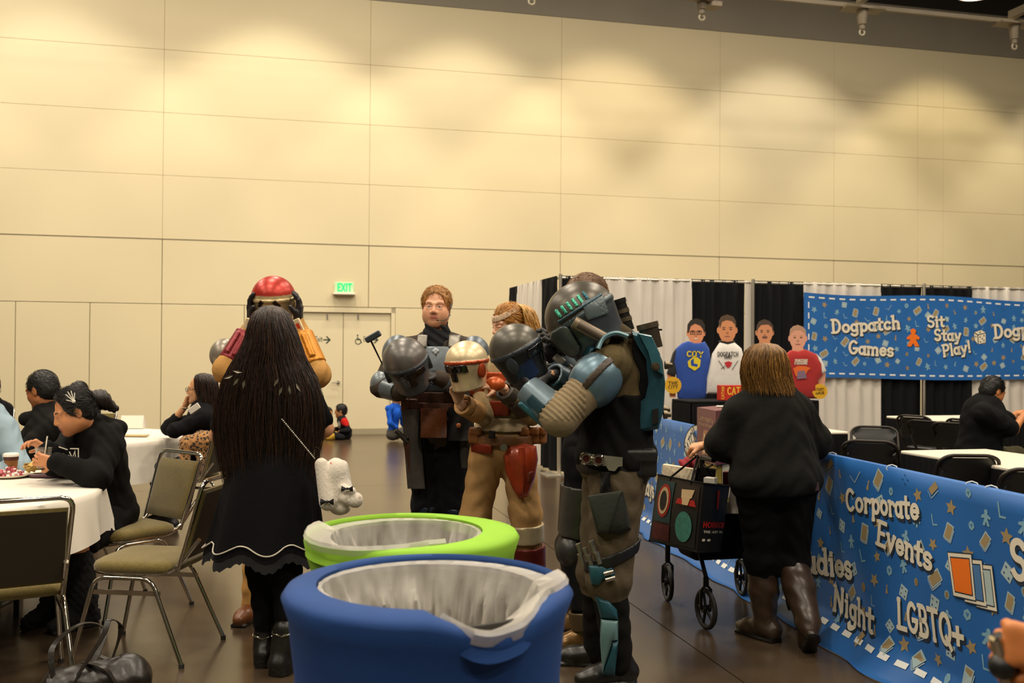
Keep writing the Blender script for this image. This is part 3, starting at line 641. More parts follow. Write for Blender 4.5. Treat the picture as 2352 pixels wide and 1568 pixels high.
bpoly([(2227, 763), (2243, 758), (2253, 764), (2235, 768)], M_cream, .005, 'die_print'); bpoly([(2226, 765), (2234, 770), (2235, 790), (2228, 782)], M_cream, .005, 'die_print'); bpoly([(2236, 770), (2253, 766), (2253, 786), (2237, 790)], M_cream, .005, 'die_print')
for px, py in ((2240, 774), (2249, 771), (2245, 778), (2241, 785), (2249, 782), (2240, 763), (2230, 773)): bpoly([(px-1.4, py-1.4), (px+1.4, py-1.4), (px+1.4, py+1.4), (px-1.4, py+1.4)], M_shadow, .0065, 'die_pip')
# ---- barrier with the long blue banner
TN, TF = -2.4, (_b0-_b1).length+.6
BT = .955
bar = thing('barrier_banner', 'long blue printed banner draped over the crowd barrier', 'banner', BAR.at(2, 0))
def cmp_(x, y, o):                                       # x = -t, y = height along the cloth (0 hem .. 1.0 top edge)
    t = -x; fl = max(0, .15-y)/.15; wob = .012*math.sin(t*4.1+y*3)+.01*math.sin(t*9.3-y*5)
    off = .02+.13*fl**1.7+wob*(1-.6*y)+.012*fl*math.sin(t*13)
    z = y*BT-.03*fl*fl*0
    return BAR.at(t, max(.006, z-.012*fl+.006), off+o)
nt = 260; ys = [.012*i for i in range(15)]+[.2+.08*i for i in range(11)]
rings = [[cmp_(-(TN+(TF-TN)*i/nt), y, 0) for i in range(nt+1)] for y in ys]
rings += [[BAR.at(TN+(TF-TN)*i/nt, BT+.012, .0) for i in range(nt+1)], [BAR.at(TN+(TF-TN)*i/nt, BT-.02, -.03) for i in range(nt+1)], [BAR.at(TN+(TF-TN)*i/nt, BT-.25, -.035) for i in range(nt+1)]]
mb = MB().loft(rings, cap=False, ringclosed=False); mb.build('banner_cloth', M_blue, bar, 179)
scatter_icons(cmp_, -TF, -TN, .05, .99, .13, .072, bar, 'bar', 5)
dash = MB(); t = TN
while t < TF-.1: dash.add([cmp_(-a, b, .005) for a, b in ((t, .075), (t+.075, .075), (t+.075, .098), (t, .098))], [(0, 1, 2, 3)]); t += .125
tag(dash.build('stitch_dashes', M_whitep, bar), kind='stuff')
BARF = Plane(BAR.at(0, 0, .03), BAR.u); BARF.n = BAR.n
def ch(px, py): t, z = BARF.hit(px, py); return -t, z/BT
def ctext(txt, xa, ya, xb, yb, hpx, w=.19):
    (a, za), (b, zb) = ch(xa, ya), ch(xb, yb); h = hpx/(F/BAR.at(-(a+b)/2, 0).y)/BT; sh = MB(); tx = MB()
    put_text(sh, txt, cmp_, a, za, b, zb, h, w+.06, True, .003, .006, -.012); put_text(tx, txt, cmp_, a, za, b, zb, h, w, True, .005)
    sh.build('letter_shadow', M_shadow, bar); tx.build('lettering', M_cream, bar)
ctext('Corporate', 1940, 1153, 2112, 1172, 50); ctext('Events', 2010, 1228, 2144, 1288, 54); ctext('Ladies', 1828, 1288, 1953, 1306, 54)
ctext('Night', 1908, 1378, 2012, 1432, 56); ctext('LGBTQ+', 2060, 1415, 2210, 1466, 66); ctext('Seniors', 2318, 1290, 2600, 1370, 92); ctext('Birthdays', 1440, 1108, 1500, 1128, 36)
def cpoly(pts, mt, o, nm): MB().add([cmp_(*ch(px, py), o) for px, py in pts], [tuple(range(len(pts)))]).build(nm, mt, bar)
for i, (dx, dy, m_) in enumerate(((44, 26, 'AFC0BE'), (22, 14, '4A76A8'), (0, 0, 'EE7418'))):
    c = [(2179+dx, 1272+dy), (2228+dx, 1277+dy), (2236+dx, 1382+dy), (2192+dx, 1370+dy)]
    cen = (sum(p[0] for p in c)/4, sum(p[1] for p in c)/4); sc = lambda k: [(cen[0]+(p[0]-cen[0])*k, cen[1]+(p[1]-cen[1])*k) for p in c]
    cpoly(sc(1.06), M_shadow, .004+.0024*i, 'card_outline'); cpoly(c, M_cream, .0048+.0024*i, 'card_print'); cpoly(sc(.84), M_shadow, .0053+.0024*i, 'card_inner'); cpoly(sc(.78), mat('card_face_%d' % i, m_, .6), .0059+.0024*i, 'card_face')
dk = [(1603+34*math.cos(a*.262), 1022+46*math.sin(a*.262)) for a in range(24)]
cpoly(dk, M_shadow, .004, 'logo_ring'); cpoly([(1603+(x-1603)*.94, 1022+(y-1022)*.94) for x, y in dk], M_cream, .0048, 'logo_disc')
tx = MB(); (a, za), (b, zb) = ch(1574, 1046), ch(1597, 994); put_text(tx, 'PATCH', cmp_, a, za, b, zb, .1, .13, False, .006); tx.build('logo_letters', M_shadow, bar)
for px, py in ((2036, 1068), (2262, 1112), (2218, 1105), (1900, 1045)):
    t = -ch(px, py)[0]; MB().tube([BAR.at(t+.02*math.cos(a*.785), BT+.0+.02*math.sin(a*.785), .018*math.cos(a*.785)) for a in range(8)], .003, 5, closed=True).build('cable_tie', M_whitep, bar)
# the steel barrier under it
bf = thing('crowd_barrier', 'steel crowd barrier frame hidden under the blue banner', 'barrier', BAR.at(2, 0))
for k, t in enumerate(np.arange(TN+.1, TF-1.9, 2.0)):
    a, b = t, t+1.9
    MB().tube(round_path([BAR.at(a, .0, -.012), BAR.at(a, BT-.012, -.012), BAR.at(b, BT-.012, -.012), BAR.at(b, 0, -.012)], .08), .014, 8).build('barrier_loop', M_pole, bf, 60)
    for q in (a+.15, b-.15): MB().tube([BAR.at(q, .012, .0), BAR.at(q, .012, -.3)], .012, 6).build('barrier_foot', M_pole, bf)
# ================================================================ furniture and things
def TP(px, py, z):                                   # point of the level plane z seen at a pixel
    d = ray(px, py); t = (z-CAMH)/d.z; return Vector((d.x*t, d.y*t, z))
def rz_of(f): return math.atan2(-f[0], f[1])
M_chrome = mat('chrome', 'C8C2B4', .14, 1.0); M_olive = mat('olive_fabric', '6A5A22', .85, var=.18, vs=90, bump=.3, bs=420, sheen=.3)
M_foot = mat('rubber_foot', '2A2622', .7); M_cloth = mat('white_tablecloth', 'E2DACB', .75, bump=.06, bs=30, sheen=.2)
M_black = mat('black_plastic', '161513', .42); M_blackm = mat('black_metal', '1B1917', .35, .6); M_blackf = mat('black_fabric', '0E0D0E', .88, bump=.12, bs=260, spec=.2)
def banquet_chair():
    c = thing('banquet_chair', 'x', 'chair', (0, 0, 0), 'olive banquet chairs')
    for s in (-1, 1):
        x = s*.205
        MB().tube(round_path([(x+s*.035, .265, .012), (x, .175, .405), (x, -.115, .405), (x+s*.035, -.285, .012)], .06), .011, 8).build('leg_frame', M_chrome, c, 60)
        MB().box((x, .02, .335), (.006, .36, .022)).build('side_brace', M_chrome, c)
        for y in (.265, -.285): MB().cyl((x+s*.035, y, 0), (x+s*.035, y, .02), .014, n=8).build('foot_cap', M_foot, c)
    MB().tube(round_path([(-.19, -.345, .60), (-.19, -.21, .425), (-.19, .20, .425), (.19, .20, .425), (.19, -.21, .425), (.19, -.345, .60)], .09), .011, 8).build('seat_rail', M_chrome, c, 60)
    MB().tube(round_path([(-.19, -.235, .44), (-.215, -.372, .875), (.215, -.372, .875), (.19, -.235, .44)], .06), .0115, 8).build('back_frame', M_chrome, c, 60)
    rg = []
    for z, k in ((.43, .97), (.435, 1), (.455, 1.01), (.472, .98), (.485, .88), (.491, .6), (.494, .2)):
        rg.append([Vector((.212*k*math.copysign(abs(math.cos(a))**.35, math.cos(a)), .215*k*math.copysign(abs(math.sin(a))**.35, math.sin(a))-.005, z)) for a in [2*math.pi*i/32+.01 for i in range(32)]])
    MB().loft(rg).build('seat', M_olive, c, 50)
    rg = []
    for i in range(13):
        t = i/12; z = .495+.335*t; y = -.262-.098*t; e = min(1, min(t, 1-t)*9+.35)
        rg.append([Vector((.196*math.copysign(abs(math.cos(a))**.3, math.cos(a)), y+.022*e*math.copysign(abs(math.sin(a))**.6, math.sin(a))-.012*math.cos(a)**2*0, z)) for a in [2*math.pi*k/24+.01 for k in range(24)]])
    MB().loft(rg).build('backrest', M_olive, c, 50)
    MB().add([Vector((sx*.188, -.262-.098*t-.0245+dy, .495+.335*t)) for dy in (0, .004) for sx, t in ((-1, .04), (1, .04), (1, .96), (-1, .96))], [(3, 2, 1, 0), (4, 5, 6, 7), (0, 1, 5, 4), (1, 2, 6, 5), (2, 3, 7, 6), (3, 0, 4, 7)]).build('back_panel', mat('brown_vinyl', '2E2618', .6, bump=.15, bs=300), c)
    return c
ch0 = banquet_chair()
def put(o, p, f, label, first=[True]):
    if first[0]: first[0] = False; o.location = (p[0], p[1], 0); o.rotation_euler = (0, 0, rz_of(f)); o['label'] = label; return o
    return dup(o, (p[0], p[1], 0), rz_of(f), label)
T1 = Vector((-3.1, 5.2, 0)); T2 = Vector((-3.77, 8.57, 0)); R1 = .9; ZT = .757
put(ch0, (-1.80, 4.98), (-.97, .12), 'empty olive banquet chair turned sideways between the handbag and the long-haired woman')
put(ch0, (-2.22, 4.43), (-.5, .86), 'olive banquet chair at the bottom left corner seen from behind')
put(ch0, (-2.24, 5.80), (-.60, -.78), 'olive banquet chair under the woman in the black hoodie')
put(ch0, (-2.68, 8.22), (-.97, .20), 'olive banquet chair of the woman with glasses with a leopard bag on it')
put(ch0, (-3.22, 7.0), (-.95, .1), 'olive banquet chair under the short-haired man')
put(ch0, (-3.22, 6.32), (.05, -1), 'olive banquet chair under the person in light blue at the left edge')
def round_table(c, rad, hem, seed, lb, lb2, c4):
    t = thing('round_table', lb, 'table', c, 'round tables')
    MB().lathe([(.001, .72), (rad-.01, .72), (rad-.005, .735), (rad-.01, .748), (.001, .748)], c, 48).build('tabletop', mat('table_board', '9A8765', .5), t)
    for k in range(4):
        a = R(45+90*k); p = c+Vector((.5*math.cos(a), .5*math.sin(a), 0)); MB().tube([p, p+Vector((0, 0, .72))], .016, 8).build('leg', M_blackm, t)
    rn = random.Random(seed); ph = [rn.uniform(0, 6.28) for _ in range(6)]; n = 160; rings = []
    for kk in range(14):
        rg = []
        for i in range(n):
            a = 2*math.pi*i/n; hz = hem-c4*abs(math.cos(2*a+ph[0]))**4+.01*math.sin(5*a+ph[1])
            fold = .5*math.sin(11*a+ph[2]+.8*math.sin(3*a+ph[3]))+.35*math.sin(17*a+ph[4])+.35*math.sin(7*a+ph[5])
            if kk < 4: r_ = rad*(.05, .5, .93, .995)[kk]; z = ZT-.0015*kk
            elif kk == 4: r_ = rad+.012; z = ZT-.014
            else:
                q = (kk-4)/9; z = ZT-.014-(ZT-.014-hz)*q; r_ = rad+.014+.02*q+max(-.012, fold*.07*q)
            rg.append(c+Vector((r_*math.cos(a), r_*math.sin(a), z)))
        rings.append(rg)
    mb = MB().loft(rings, cap=False); mb.f.append(tuple(range(n))[::-1])
    o = mb.build('tablecloth', M_cloth, None, 60); o.location = (0, 0, 0); tag(o, lb2, 'tablecloth', 'white round tablecloths')
round_table(T1, R1, .50, 4, 'round table under the white cloth with food in the left foreground', 'white cloth on the near left table with food and a coffee cup', .09)
round_table(T2, R1, .42, 9, 'round table under the white cloth farther back on the left', 'white cloth on the farther left table with a small tent card', .12)
# ---- things on the near table
def at_t(px, py): return TP(px, py, ZT+.002)
p = at_t(25, 1090); cup = thing('coffee_cup', 'paper coffee cup with white lid and brown sleeve on the near table', 'cup', p)
MB().lathe([(.001, 0), (.029, 0), (.040, .11), (.001, .11)], p, 28).build('cup_body', mat('cup_brown', '8A5A2B', .6), cup, 40)
MB().lathe([(.0385, .088), (.0405, .088), (.0415, .109), (.039, .109)], p, 28).build('cup_band', mat('cup_dark', '4A2518', .6), cup, 40)
MB().lathe([(.001, .108), (.044, .108), (.044, .118), (.040, .126), (.036, .128), (.001, .124)], p, 28).build('lid', mat('cup_lid', 'E8E2D4', .4), cup, 40)
M_paper = mat('paper_plate', 'E6DDC8', .7)
def plate(px, py, r_, label):
    p = at_t(px, py); o = MB().lathe([(.001, .003), (r_*.7, .003), (r_, .016), (r_, .012), (r_*.72, 0), (.001, 0)], p, 28).build('paper_plate', M_paper, None, 40); tag(o, label, 'plate', 'paper plates'); return p
p = plate(22, 1095, .11, 'paper plate of pink and white candied popcorn')
rn = random.Random(3); pc = [(MB(), 'candy_white', 'EFE3D6'), (MB(), 'candy_pink', 'C9707A'), (MB(), 'candy_red', 'A83C48')]
for i in range(130):
    a = rn.uniform(0, 6.28); q = .085*math.sqrt(rn.random()); pc[rn.choice((0, 0, 1, 2))][0].sph(p+Vector((q*math.cos(a), q*math.sin(a), .012+rn.random()*.05*(1-q/.1))), rn.uniform(.006, .011), 5)
root = thing('candied_popcorn', 'heap of pink and white candied popcorn on the paper plate', 'popcorn', p+Vector((0, 0, .006)), kind='stuff')
for mb, nm, cc in pc: tag(mb.build('popcorn_bits', mat(nm, cc, .5), root, 60), kind='stuff')
p = plate(84, 1090, .10, 'paper plate of yellow corn chips next to the plastic cup')
for i in range(16):
    a = rn.uniform(0, 6.28); q = .06*math.sqrt(rn.random()); M = Euler((rn.uniform(-1, 1), rn.uniform(-1, 1), rn.uniform(0, 6))).to_matrix(); c = p+Vector((q*math.cos(a), q*math.sin(a), .028+.022*rn.random()+.008*(i % 3)))
    pts = [(.0, .034), (.032, -.022), (-.032, -.022)]; mb = MB()
    mb.slab(pts, 0, .0025, lambda x, y, h: c+M@Vector((x, y, h+8*x*x)))
    o = mb.build('corn_chip', mat('chip_yellow', 'D9B86A', .7, var=.15, vs=60), None); tag(o, 'yellow triangular corn chip in the pile on the paper plate', 'chip', 'corn chips on the plate')
p = at_t(112, 1094); o = MB().loft([[p+Vector((.105*k*math.copysign(abs(math.cos(a))**.5, math.cos(a)), .06*k*math.copysign(abs(math.sin(a))**.5, math.sin(a)), z)) for a in [2*math.pi*i/28+.01 for i in range(28)]] for z, k in ((0, .9), (.004, .98), (.014, 1), (.016, .96), (.010, .9))]).build('tray', mat('plum_tray', '5A3540', .45, var=.1, vs=40), None, 40); tag(o, 'flat plum coloured tray at the edge of the near table', 'tray')
p = TP(300, 984, ZT+.002)
o = MB().add([p+Vector((-.10, 0, 0)), p+Vector((.10, .03, 0)), p+Vector((.10, .06, .12)), p+Vector((-.10, .03, .12)), p+Vector((-.10, .12, 0)), p+Vector((.10, .15, 0))], [(0, 1, 2, 3), (3, 2, 5, 4), (0, 3, 4), (1, 5, 2), (0, 4, 5, 1)]).build('tent_card', mat('card_white', 'E6DFCF', .6), None); tag(o, 'white folded tent card on the farther left table', 'card')
p = TP(312, 1002, ZT+.002); o = MB().rbox(p+Vector((0, 0, .008)), (.2, .09, .014), .003).build('leaflet', mat('leaflet_tan', 'B9A679', .6), None); tag(o, 'small tan leaflet lying on the farther left table', 'leaflet')
# ---- black handbag on the floor
hbp = G(222, 1640); HB = frame(Vector((-.35, 1, 0))); f2w = lambda x, y, z: hbp+HB@(Vector((x, y, z))*.88)
bag = thing('handbag', 'black leather handbag with looped straps on the floor by the chairs', 'handbag', hbp)
M_leather = mat('black_leather', '1D1813', .38, var=.12, vs=20, bump=.12, bs=70)
S = Sdf(); S.u(s_bx(f2w(0, 0, .10), (.42, .17, .20), HB, .05)).u(s_rc(f2w(-.16, 0, .17), f2w(.15, .01, .235), .035, .03), k=.06).u(s_rc(f2w(.17, 0, .20), f2w(.185, .0, .06), .03, .05), k=.05)
S.disp = lambda P: .004*np.sin(P[:, 0]*60+P[:, 2]*30)*np.sin(P[:, 2]*45)
sdf_obj('bag_body', [(S, .006)], M_leather, bag)
for k, pts in enumerate(([(-.17, -.07, .16), (-.19, -.03, .33), (-.08, .1, .40), (.02, .13, .36), (-.02, .02, .24), (-.12, -.075, .19)], [(-.1, -.09, .18), (.02, -.02, .36), (.05, .02, .43), (.10, .05, .38), (.06, .07, .22)], [(-.06, .0, .25), (.04, -.09, .235), (.10, -.115, .14)], [(.0, .05, .26), (.1, -.02, .22), (.19, -.07, .12)])):
    path = bez([f2w(*q) for q in pts], 8); rings = []
    for i, q in enumerate(path):
        t = (path[min(i+1, len(path)-1)]-path[max(i-1, 0)]).normalized(); sd = t.cross(Vector((0, 0, 1))).normalized(); nn = sd.cross(t); rings.append([q+sd*.012+nn*.002, q-sd*.012+nn*.002, q-sd*.012-nn*.002, q+sd*.012-nn*.002])
    MB().loft(rings).build('strap', M_leather, bag, 40)
for q in ((.10, -.118, .13), (.19, -.075, .11)): MB().tube([f2w(q[0]+.012*math.cos(a), q[1]-.004, q[2]-.012+.014*math.sin(a)) for a in [i*.785 for i in range(8)]], .003, 6, closed=True).build('ring', M_chrome, bag)
MB().cyl(f2w(.088, -.112, .155), f2w(.088, -.122, .157), .007, n=10).build('stud', M_chrome, bag)
# ---- the two fabric-covered bins
def bin_(name, label, c, Ro, zr, hole, notch, colr, liner_roll, mid):
    b = thing(name, label, 'bin', c, 'fabric covered bins')
    n = 144; cov = []; hc, hr = hole
    def Ri(a):
        dx, dy = math.cos(a), math.sin(a); ax = (dx/hr[0])**2+(dy/hr[1])**2; bx_ = -2*(dx*hc[0]/hr[0]**2+dy*hc[1]/hr[1]**2); cc = (hc[0]/hr[0])**2+(hc[1]/hr[1])**2-1
        return min((-bx_+math.sqrt(bx_*bx_-4*ax*cc))/(2*ax), Ro-.028)
    def nt(a):
        d = (math.degrees(a)-notch[0]+180) % 360-180; return max(0, 1-abs(d)/(notch[1] if d < 0 else notch[2]))
    prof = [('in', -.05), ('in', -.01), ('in', 0), ('mid', .0), ('out', 0), ('roll', 0), ('side', -.05), ('side', -.10), ('side', -.2), ('side', -.35), ('side', -.6), ('base', 0)]
    ph = RNG.uniform(0, 6.28, 3)
    for nm, dz in prof:
        rg = []
        for i in range(n):
            a = 2*math.pi*i/n; q = nt(a); s2 = q*q*(3-2*q); ri = Ri(a); ri = ri+(Ro-.012-ri)*min(1, q*1.5); dip = notch[3]*s2; sag = .012*math.sin(a+ph[0])*0
            fold = .010*math.sin(4.0*(math.degrees(a)-notch[0])/57.3*3)*q
            if nm == 'in': r_, z = ri+(.012 if dz < -.02 else 0), zr-.004+dz-dip
            elif nm == 'mid': r_, z = (ri+Ro-.012)/2, zr+.004-dip*.8
            elif nm == 'out': r_, z = Ro-.012, zr-.002-dip*.75
            elif nm == 'roll': r_, z = Ro, zr-.02-dip*.6
            elif nm == 'side':
                z = zr+dz-.02; wr = (.006*math.sin(z*95+3*math.cos(a-R(notch[0]))*4+ph[1])+.004*math.sin(z*170+9*a))*math.exp(dz*5)*(.35+q*1.6); r_ = Ro-.012-.022*min(1, -dz/.18)+.02*max(0, -dz-.2)+wr; z = z-dip*.5*math.exp(dz*7)
            else: r_, z = Ro-.02, .005
            rg.append(c+Vector((r_*math.cos(a), r_*math.sin(a), z)))
        cov.append(rg)
    mb = MB().loft(cov, cap=False); mb.build('fabric_cover', colr, b, 70)
    MB().lathe([(Ro-.06, zr-.03), (Ro-.05, zr-.03), (Ro-.07, .01), (.001, .01), (.001, .03), (Ro-.09, .03)], c, 40, cap=False).build('can', mat('bin_can_grey', '2E2B27', .7), b, 40)
    ln = []; M_l = mat('bin_liner', 'E9E3D8', .34, alpha=.46, bump=.2, bs=22, spec=.5); N2 = 240
    depth = [(-1, 0), (-2, 0), (-3, 0), (-4, 0)]+[(q, 0) for q in np.linspace(.012, .62, 26)]
    for k, (dz, _) in enumerate(depth):
        rg = []
        for i in range(N2):
            a = 2*math.pi*i/N2; q = nt(a); s2 = q*q*(3-2*q); ri = Ri(a); ri = ri+(Ro-.012-ri)*min(1, q*1.5); roll = liner_roll(math.degrees(a)); base = zr-notch[3]*s2*.9
            if dz < 0:
                j = int(-dz)-1; r_ = ri+((.008, .018, .010, -.004)[j] if roll > .5 else (-.004, -.006, -.008, -.010)[j]); z = base+((-.022, .004, .016, .012)[j] if roll > .5 else (-.012, -.012, -.012, -.014)[j]); r_ += .004*noise.noise(Vector((math.cos(a)*9, math.sin(a)*9, k*.3)))
            else:
                cx_, sx_ = math.cos(a), math.sin(a); w = min(1, dz*7)
                n1 = noise.noise(Vector((cx_*3.2+mid, sx_*3.2, dz*3.5))); n2 = abs(noise.noise(Vector((cx_*7.5, sx_*7.5+mid, dz*6.5)))); n3 = abs(noise.noise(Vector((cx_*15, sx_*15, dz*13+mid))))
                r_ = min(ri-.012-.10*dz, Ro-.085)-w*(.03*(n1+.6)+.075*(.45-n2)*1.0+.03*(.4-n3)); z = base-dz+.02*n1*w
            rg.append(c+Vector((r_*math.cos(a), r_*math.sin(a), z)))
        ln.append(rg)
    MB().loft(ln, cap=False).build('liner', M_l, b, 50)
def roll_blue(d): d = (d+360) % 360; return 1.0 if (d > 280 or d < 18) else .0
cb_ = A(985, 1338, 2.56); zb_ = cb_.z; cb_.z = 0
bin_('fabric_bin', 'round bin with a blue stretch fabric cover and clear liner in the front', cb_, .37, zb_, ((.025, .045), (.318, .296)), (-62, 26, 40, .05), mat('blue_spandex', '093A78', .8, var=.08, vs=6, bump=.05, bs=300), roll_blue, 3.0)
def roll_green(d): d = (d+360) % 360; return 1.0 if 165 < d < 300 else .0
cg_ = A(948, 1217, 3.36); zg_ = cg_.z; cg_.z = 0
bin_('fabric_bin', 'round bin with a lime green stretch fabric cover behind the blue bin', cg_, .36, zg_, ((-.05, .02), (.285, .30)), (225, 60, 60, .012), mat('green_spandex', '86B82A', .75, var=.07, vs=6, bump=.05, bs=300), roll_green, 11.0)
# ---- rollator and its load
RA, RB, RC, RD = [Vector((p.x, p.y, 0)) for p in (G(1621, 1445), G(1533, 1380), G(1703, 1368), G(1832, 1425))]
rc_ = (RA+RB+RC+RD)/4; ro = thing('rollator', 'black four-wheeled walking frame pushed by the woman in boots', 'walker', rc_)
fwd = ((RB-RA)+(RC-RD)).normalized(); lat = Vector((fwd.y, -fwd.x, 0))
M_tyre = mat('tyre_rubber', '1C1A18', .7)
def wheel(p, caster):
    r_ = .112; c = p+Vector((0, 0, r_)); yaw = R(-8 if caster else 4); f = Matrix.Rotation(yaw, 3, 'Z')@fwd; ax = Vector((f.y, -f.x, 0))
    pt = lambda rad, a, o: c+f*rad*math.cos(a)+Vector((0, 0, rad*math.sin(a)))+ax*o
    w = MB().tube([pt(r_-.014, 2*math.pi*i/28, 0) for i in range(28)], .014, 8, closed=True).build('wheel', M_tyre, ro, 60)
    sp = MB()
    for k in range(5): sp.tube([pt(.015, k*1.2566, 0), pt(r_-.02, k*1.2566, 0)], .008, 6)
    sp.cyl(pt(0, 0, -.025), pt(0, 0, .025), .02, n=12); sp.build('spokes', M_black, w, 60)
    return c, ax, f
tops = {}
for nm, p, cs in (('A', RA, 0), ('D', RD, 0), ('B', RB, 1), ('C', RC, 1)):
    c, ax, f = wheel(p, cs); hgt = .27 if cs else .17
    MB().tube([c+ax*.03, c+ax*.03+Vector((0, 0, .10)), c+Vector((0, 0, .135)), c-ax*.03+Vector((0, 0, .10)), c-ax*.03], .009, 6).cyl(c+Vector((0, 0, .12)), c+Vector((0, 0, hgt)), .016, n=10).build('fork', M_blackm, ro, 60); tops[nm] = c+Vector((0, 0, hgt))
for rear, front in (('A', 'B'), ('D', 'C')):
    ra, fb = tops[rear], tops[front]; sd = lat*(.0)
    hinge = lerp(ra, fb, .45)+Vector((0, 0, .42)); hinge.z = .60
    hd = Vector((ra.x, ra.y, .93))+fwd*.06
    MB().tube([ra, lerp(ra, hinge, .85)+Vector((0, 0, .02)), hinge], .0125, 8).build('rear_leg', M_blackm, ro, 60)
    MB().tube([fb, hinge+fwd*.05, hd], .0125, 8).build('front_leg', M_blackm, ro, 60)
    MB().tube(round_path([hd-Vector((0, 0, .06)), hd, hd-fwd*.15], .04), .016, 8).build('handle_grip', M_black, ro, 60)
    MB().tube(bez([hd+fwd*.02-Vector((0, 0, .02)), hd-fwd*.05-Vector((0, 0, .05)), hd-fwd*.13-Vector((0, 0, .03))], 5), .006, 6).build('brake_lever', M_blackm, ro, 60)
    if rear == 'A': hA = hinge
    else: hD = hinge
MB().rbox((hA+hD)/2+Vector((0, 0, .02)), ((hA-hD).length, .34, .035), .012, frame(fwd)).build('seat', M_blackf, ro)
S = Sdf(); S.u(s_bx((hA+hD)/2+fwd*.12-Vector((0, 0, .17)), ((hA-hD).length*.86, .26, .26), frame(fwd), .05)); sdf_obj('basket', [(S, .01)], M_blackf, ro)
# tote bag
tb = [A(1511, 1090, 5.62), A(1616, 1110, 5.22), A(1676, 1116, 5.46), A(1571, 1096, 5.86)]; bb = [A(1491, 1240, 5.60), A(1601, 1268, 5.22), A(1655, 1266, 5.44), A(1548, 1242, 5.82)]
tote = thing('tote_bag', 'black printed tote bag with a vampire mouth picture hanging on the walking frame', 'tote bag', (tb[0]+bb[2])/2-Vector((0, 0, .2)))
mb = MB(); NS = 8
def wallq(a, b, c, d, bulge, inn):
    nrm = (b-a).cross(d-a).normalized(); rg = []
    for i in range(NS+1):
        rg.append([lerp(lerp(a, b, k/NS), lerp(d, c, k/NS), i/NS)+nrm*bulge*math.sin(math.pi*i/NS)*math.sin(math.pi*k/NS) for k in range(NS+1)])
    return rg
for k in range(4):
    l = (k+1) % 4; mb.loft(wallq(tb[k], tb[l], bb[l], bb[k], -.012, 0), cap=False, ringclosed=False)
mb.add(bb, [(0, 1, 2, 3)]); cen = sum(tb, Vector())/4
mb.add([lerp(p, cen, .02)-Vector((0, 0, .04)) for p in tb], [(0, 1, 2, 3)]); mb.build('bag_body', mat('tote_plastic', '1B1918', .4, bump=.08, bs=25), tote, 50)
for k in range(4):
    for q in (tb, bb): MB().tube([q[k], q[(k+1) % 4]], .005, 6).build('piping', M_blackf, tote)
def tface(k, fx, fy, o):
    l = (k+1) % 4; a, b, c, d = tb[k], tb[l], bb[l], bb[k]; nrm = (b-a).cross(d-a).normalized(); p = lerp(lerp(a, b, fx), lerp(d, c, fx), fy); cc = sum(tb+bb, Vector())/8
    if nrm.dot(p-cc) < 0: nrm = -nrm
    return p+nrm*(o+.012*math.sin(math.pi*fx)*math.sin(math.pi*fy)+.001)
def tq(k, pts, mt, nm, o=.002):
    MB().add([tface(k, x, y, o) for x, y in pts], [tuple(range(len(pts)))]).build(nm, mt, tote)
def tgrid(k, x0, y0, x1, y1, mt, nm, o): 
    mb = MB(); mb.loft([[tface(k, x0+(x1-x0)*i/4, y0+(y1-y0)*j/4, o) for i in range(5)] for j in range(5)], cap=False, ringclosed=False); mb.build(nm, mt, tote, 60)
ovl = lambda cx, cy, rx, ry, n=20: [(cx+rx*math.cos(2*math.pi*i/n), cy+ry*math.sin(2*math.pi*i/n)) for i in range(n)]
tgrid(0, .07, .06, .43, .68, mat('tote_teal', '1C3E40', .5), 'picture_panel', .002); tgrid(0, .06, .71, .43, .95, mat('tote_maroon', '551014', .5, var=.5, vs=40), 'picture_panel', .002)
tgrid(0, .49, .06, .95, .38, mat('tote_umber', '2C2018', .5), 'picture_panel', .002); tgrid(0, .49, .42, .95, .96, mat('tote_soot', '141816', .5), 'picture_panel', .002)
M_red = mat('print_red', 'B8231C', .5); M_bone = mat('print_bone', 'D8B98A', .5); M_ink = mat('print_black', '0D0C0C', .6)
tq(0, ovl(.25, .36, .15, .25), M_red, 'mouth_print', .005); tq(0, ovl(.25, .36, .115, .205), M_bone, 'teeth_print', .007); tq(0, ovl(.25, .36, .075, .15), M_ink, 'throat_print', .009)
tq(0, [(.6, .14), (.86, .12), (.82, .25), (.62, .27)], M_bone, 'figure_print', .005); tq(0, [(.55, .28), (.88, .27), (.92, .36), (.52, .36)], M_red, 'figure_print', .0055); tq(0, [(.64, .26), (.8, .25), (.77, .36), (.66, .36)], M_bone, 'figure_print', .0075)
tq(0, ovl(.72, .68, .16, .225), mat('print_jade', '3E7F70', .5, var=.25, vs=60), 'oval_print', .006)
tm_ = lambda x, y, o: tface(1, x, 1-y, o)
tx = MB(); put_text(tx, 'HORROR', tm_, .08, .40, .95, .40, .075, .2, False, .004); tx.build('lettering', M_red, tote)
tx = MB(); put_text(tx, 'THE ART OF', tm_, .12, .30, .9, .30, .03, .2, False, .004); tx.build('lettering', M_cream, tote)
tq(1, [(.5, .08), (.6, .08), (.56, .35), (.5, .36)], M_red, 'stripe_print', .004); tq(1, ovl(.16, .82, .06, .02), M_cream, 'badge_print', .004); tq(1, ovl(.36, .82, .07, .02), M_cream, 'badge_print', .004)
for (i, j, fa, fb_) in ((0, 1, .3, .75), (3, 2, .3, .75)):
    a, b = lerp(tb[i], tb[j], fa), lerp(tb[i], tb[j], fb_); tp = Vector((hA.x, hA.y, 0))*0+A(1602, 1046, 5.5)
    MB().tube([a-Vector((0, 0, .05)), a, lerp(a, tp, .6), tp, lerp(b, tp, .6), b, b-Vector((0, 0, .05))], .006, 6).build('bag_handle', M_blackf, tote)
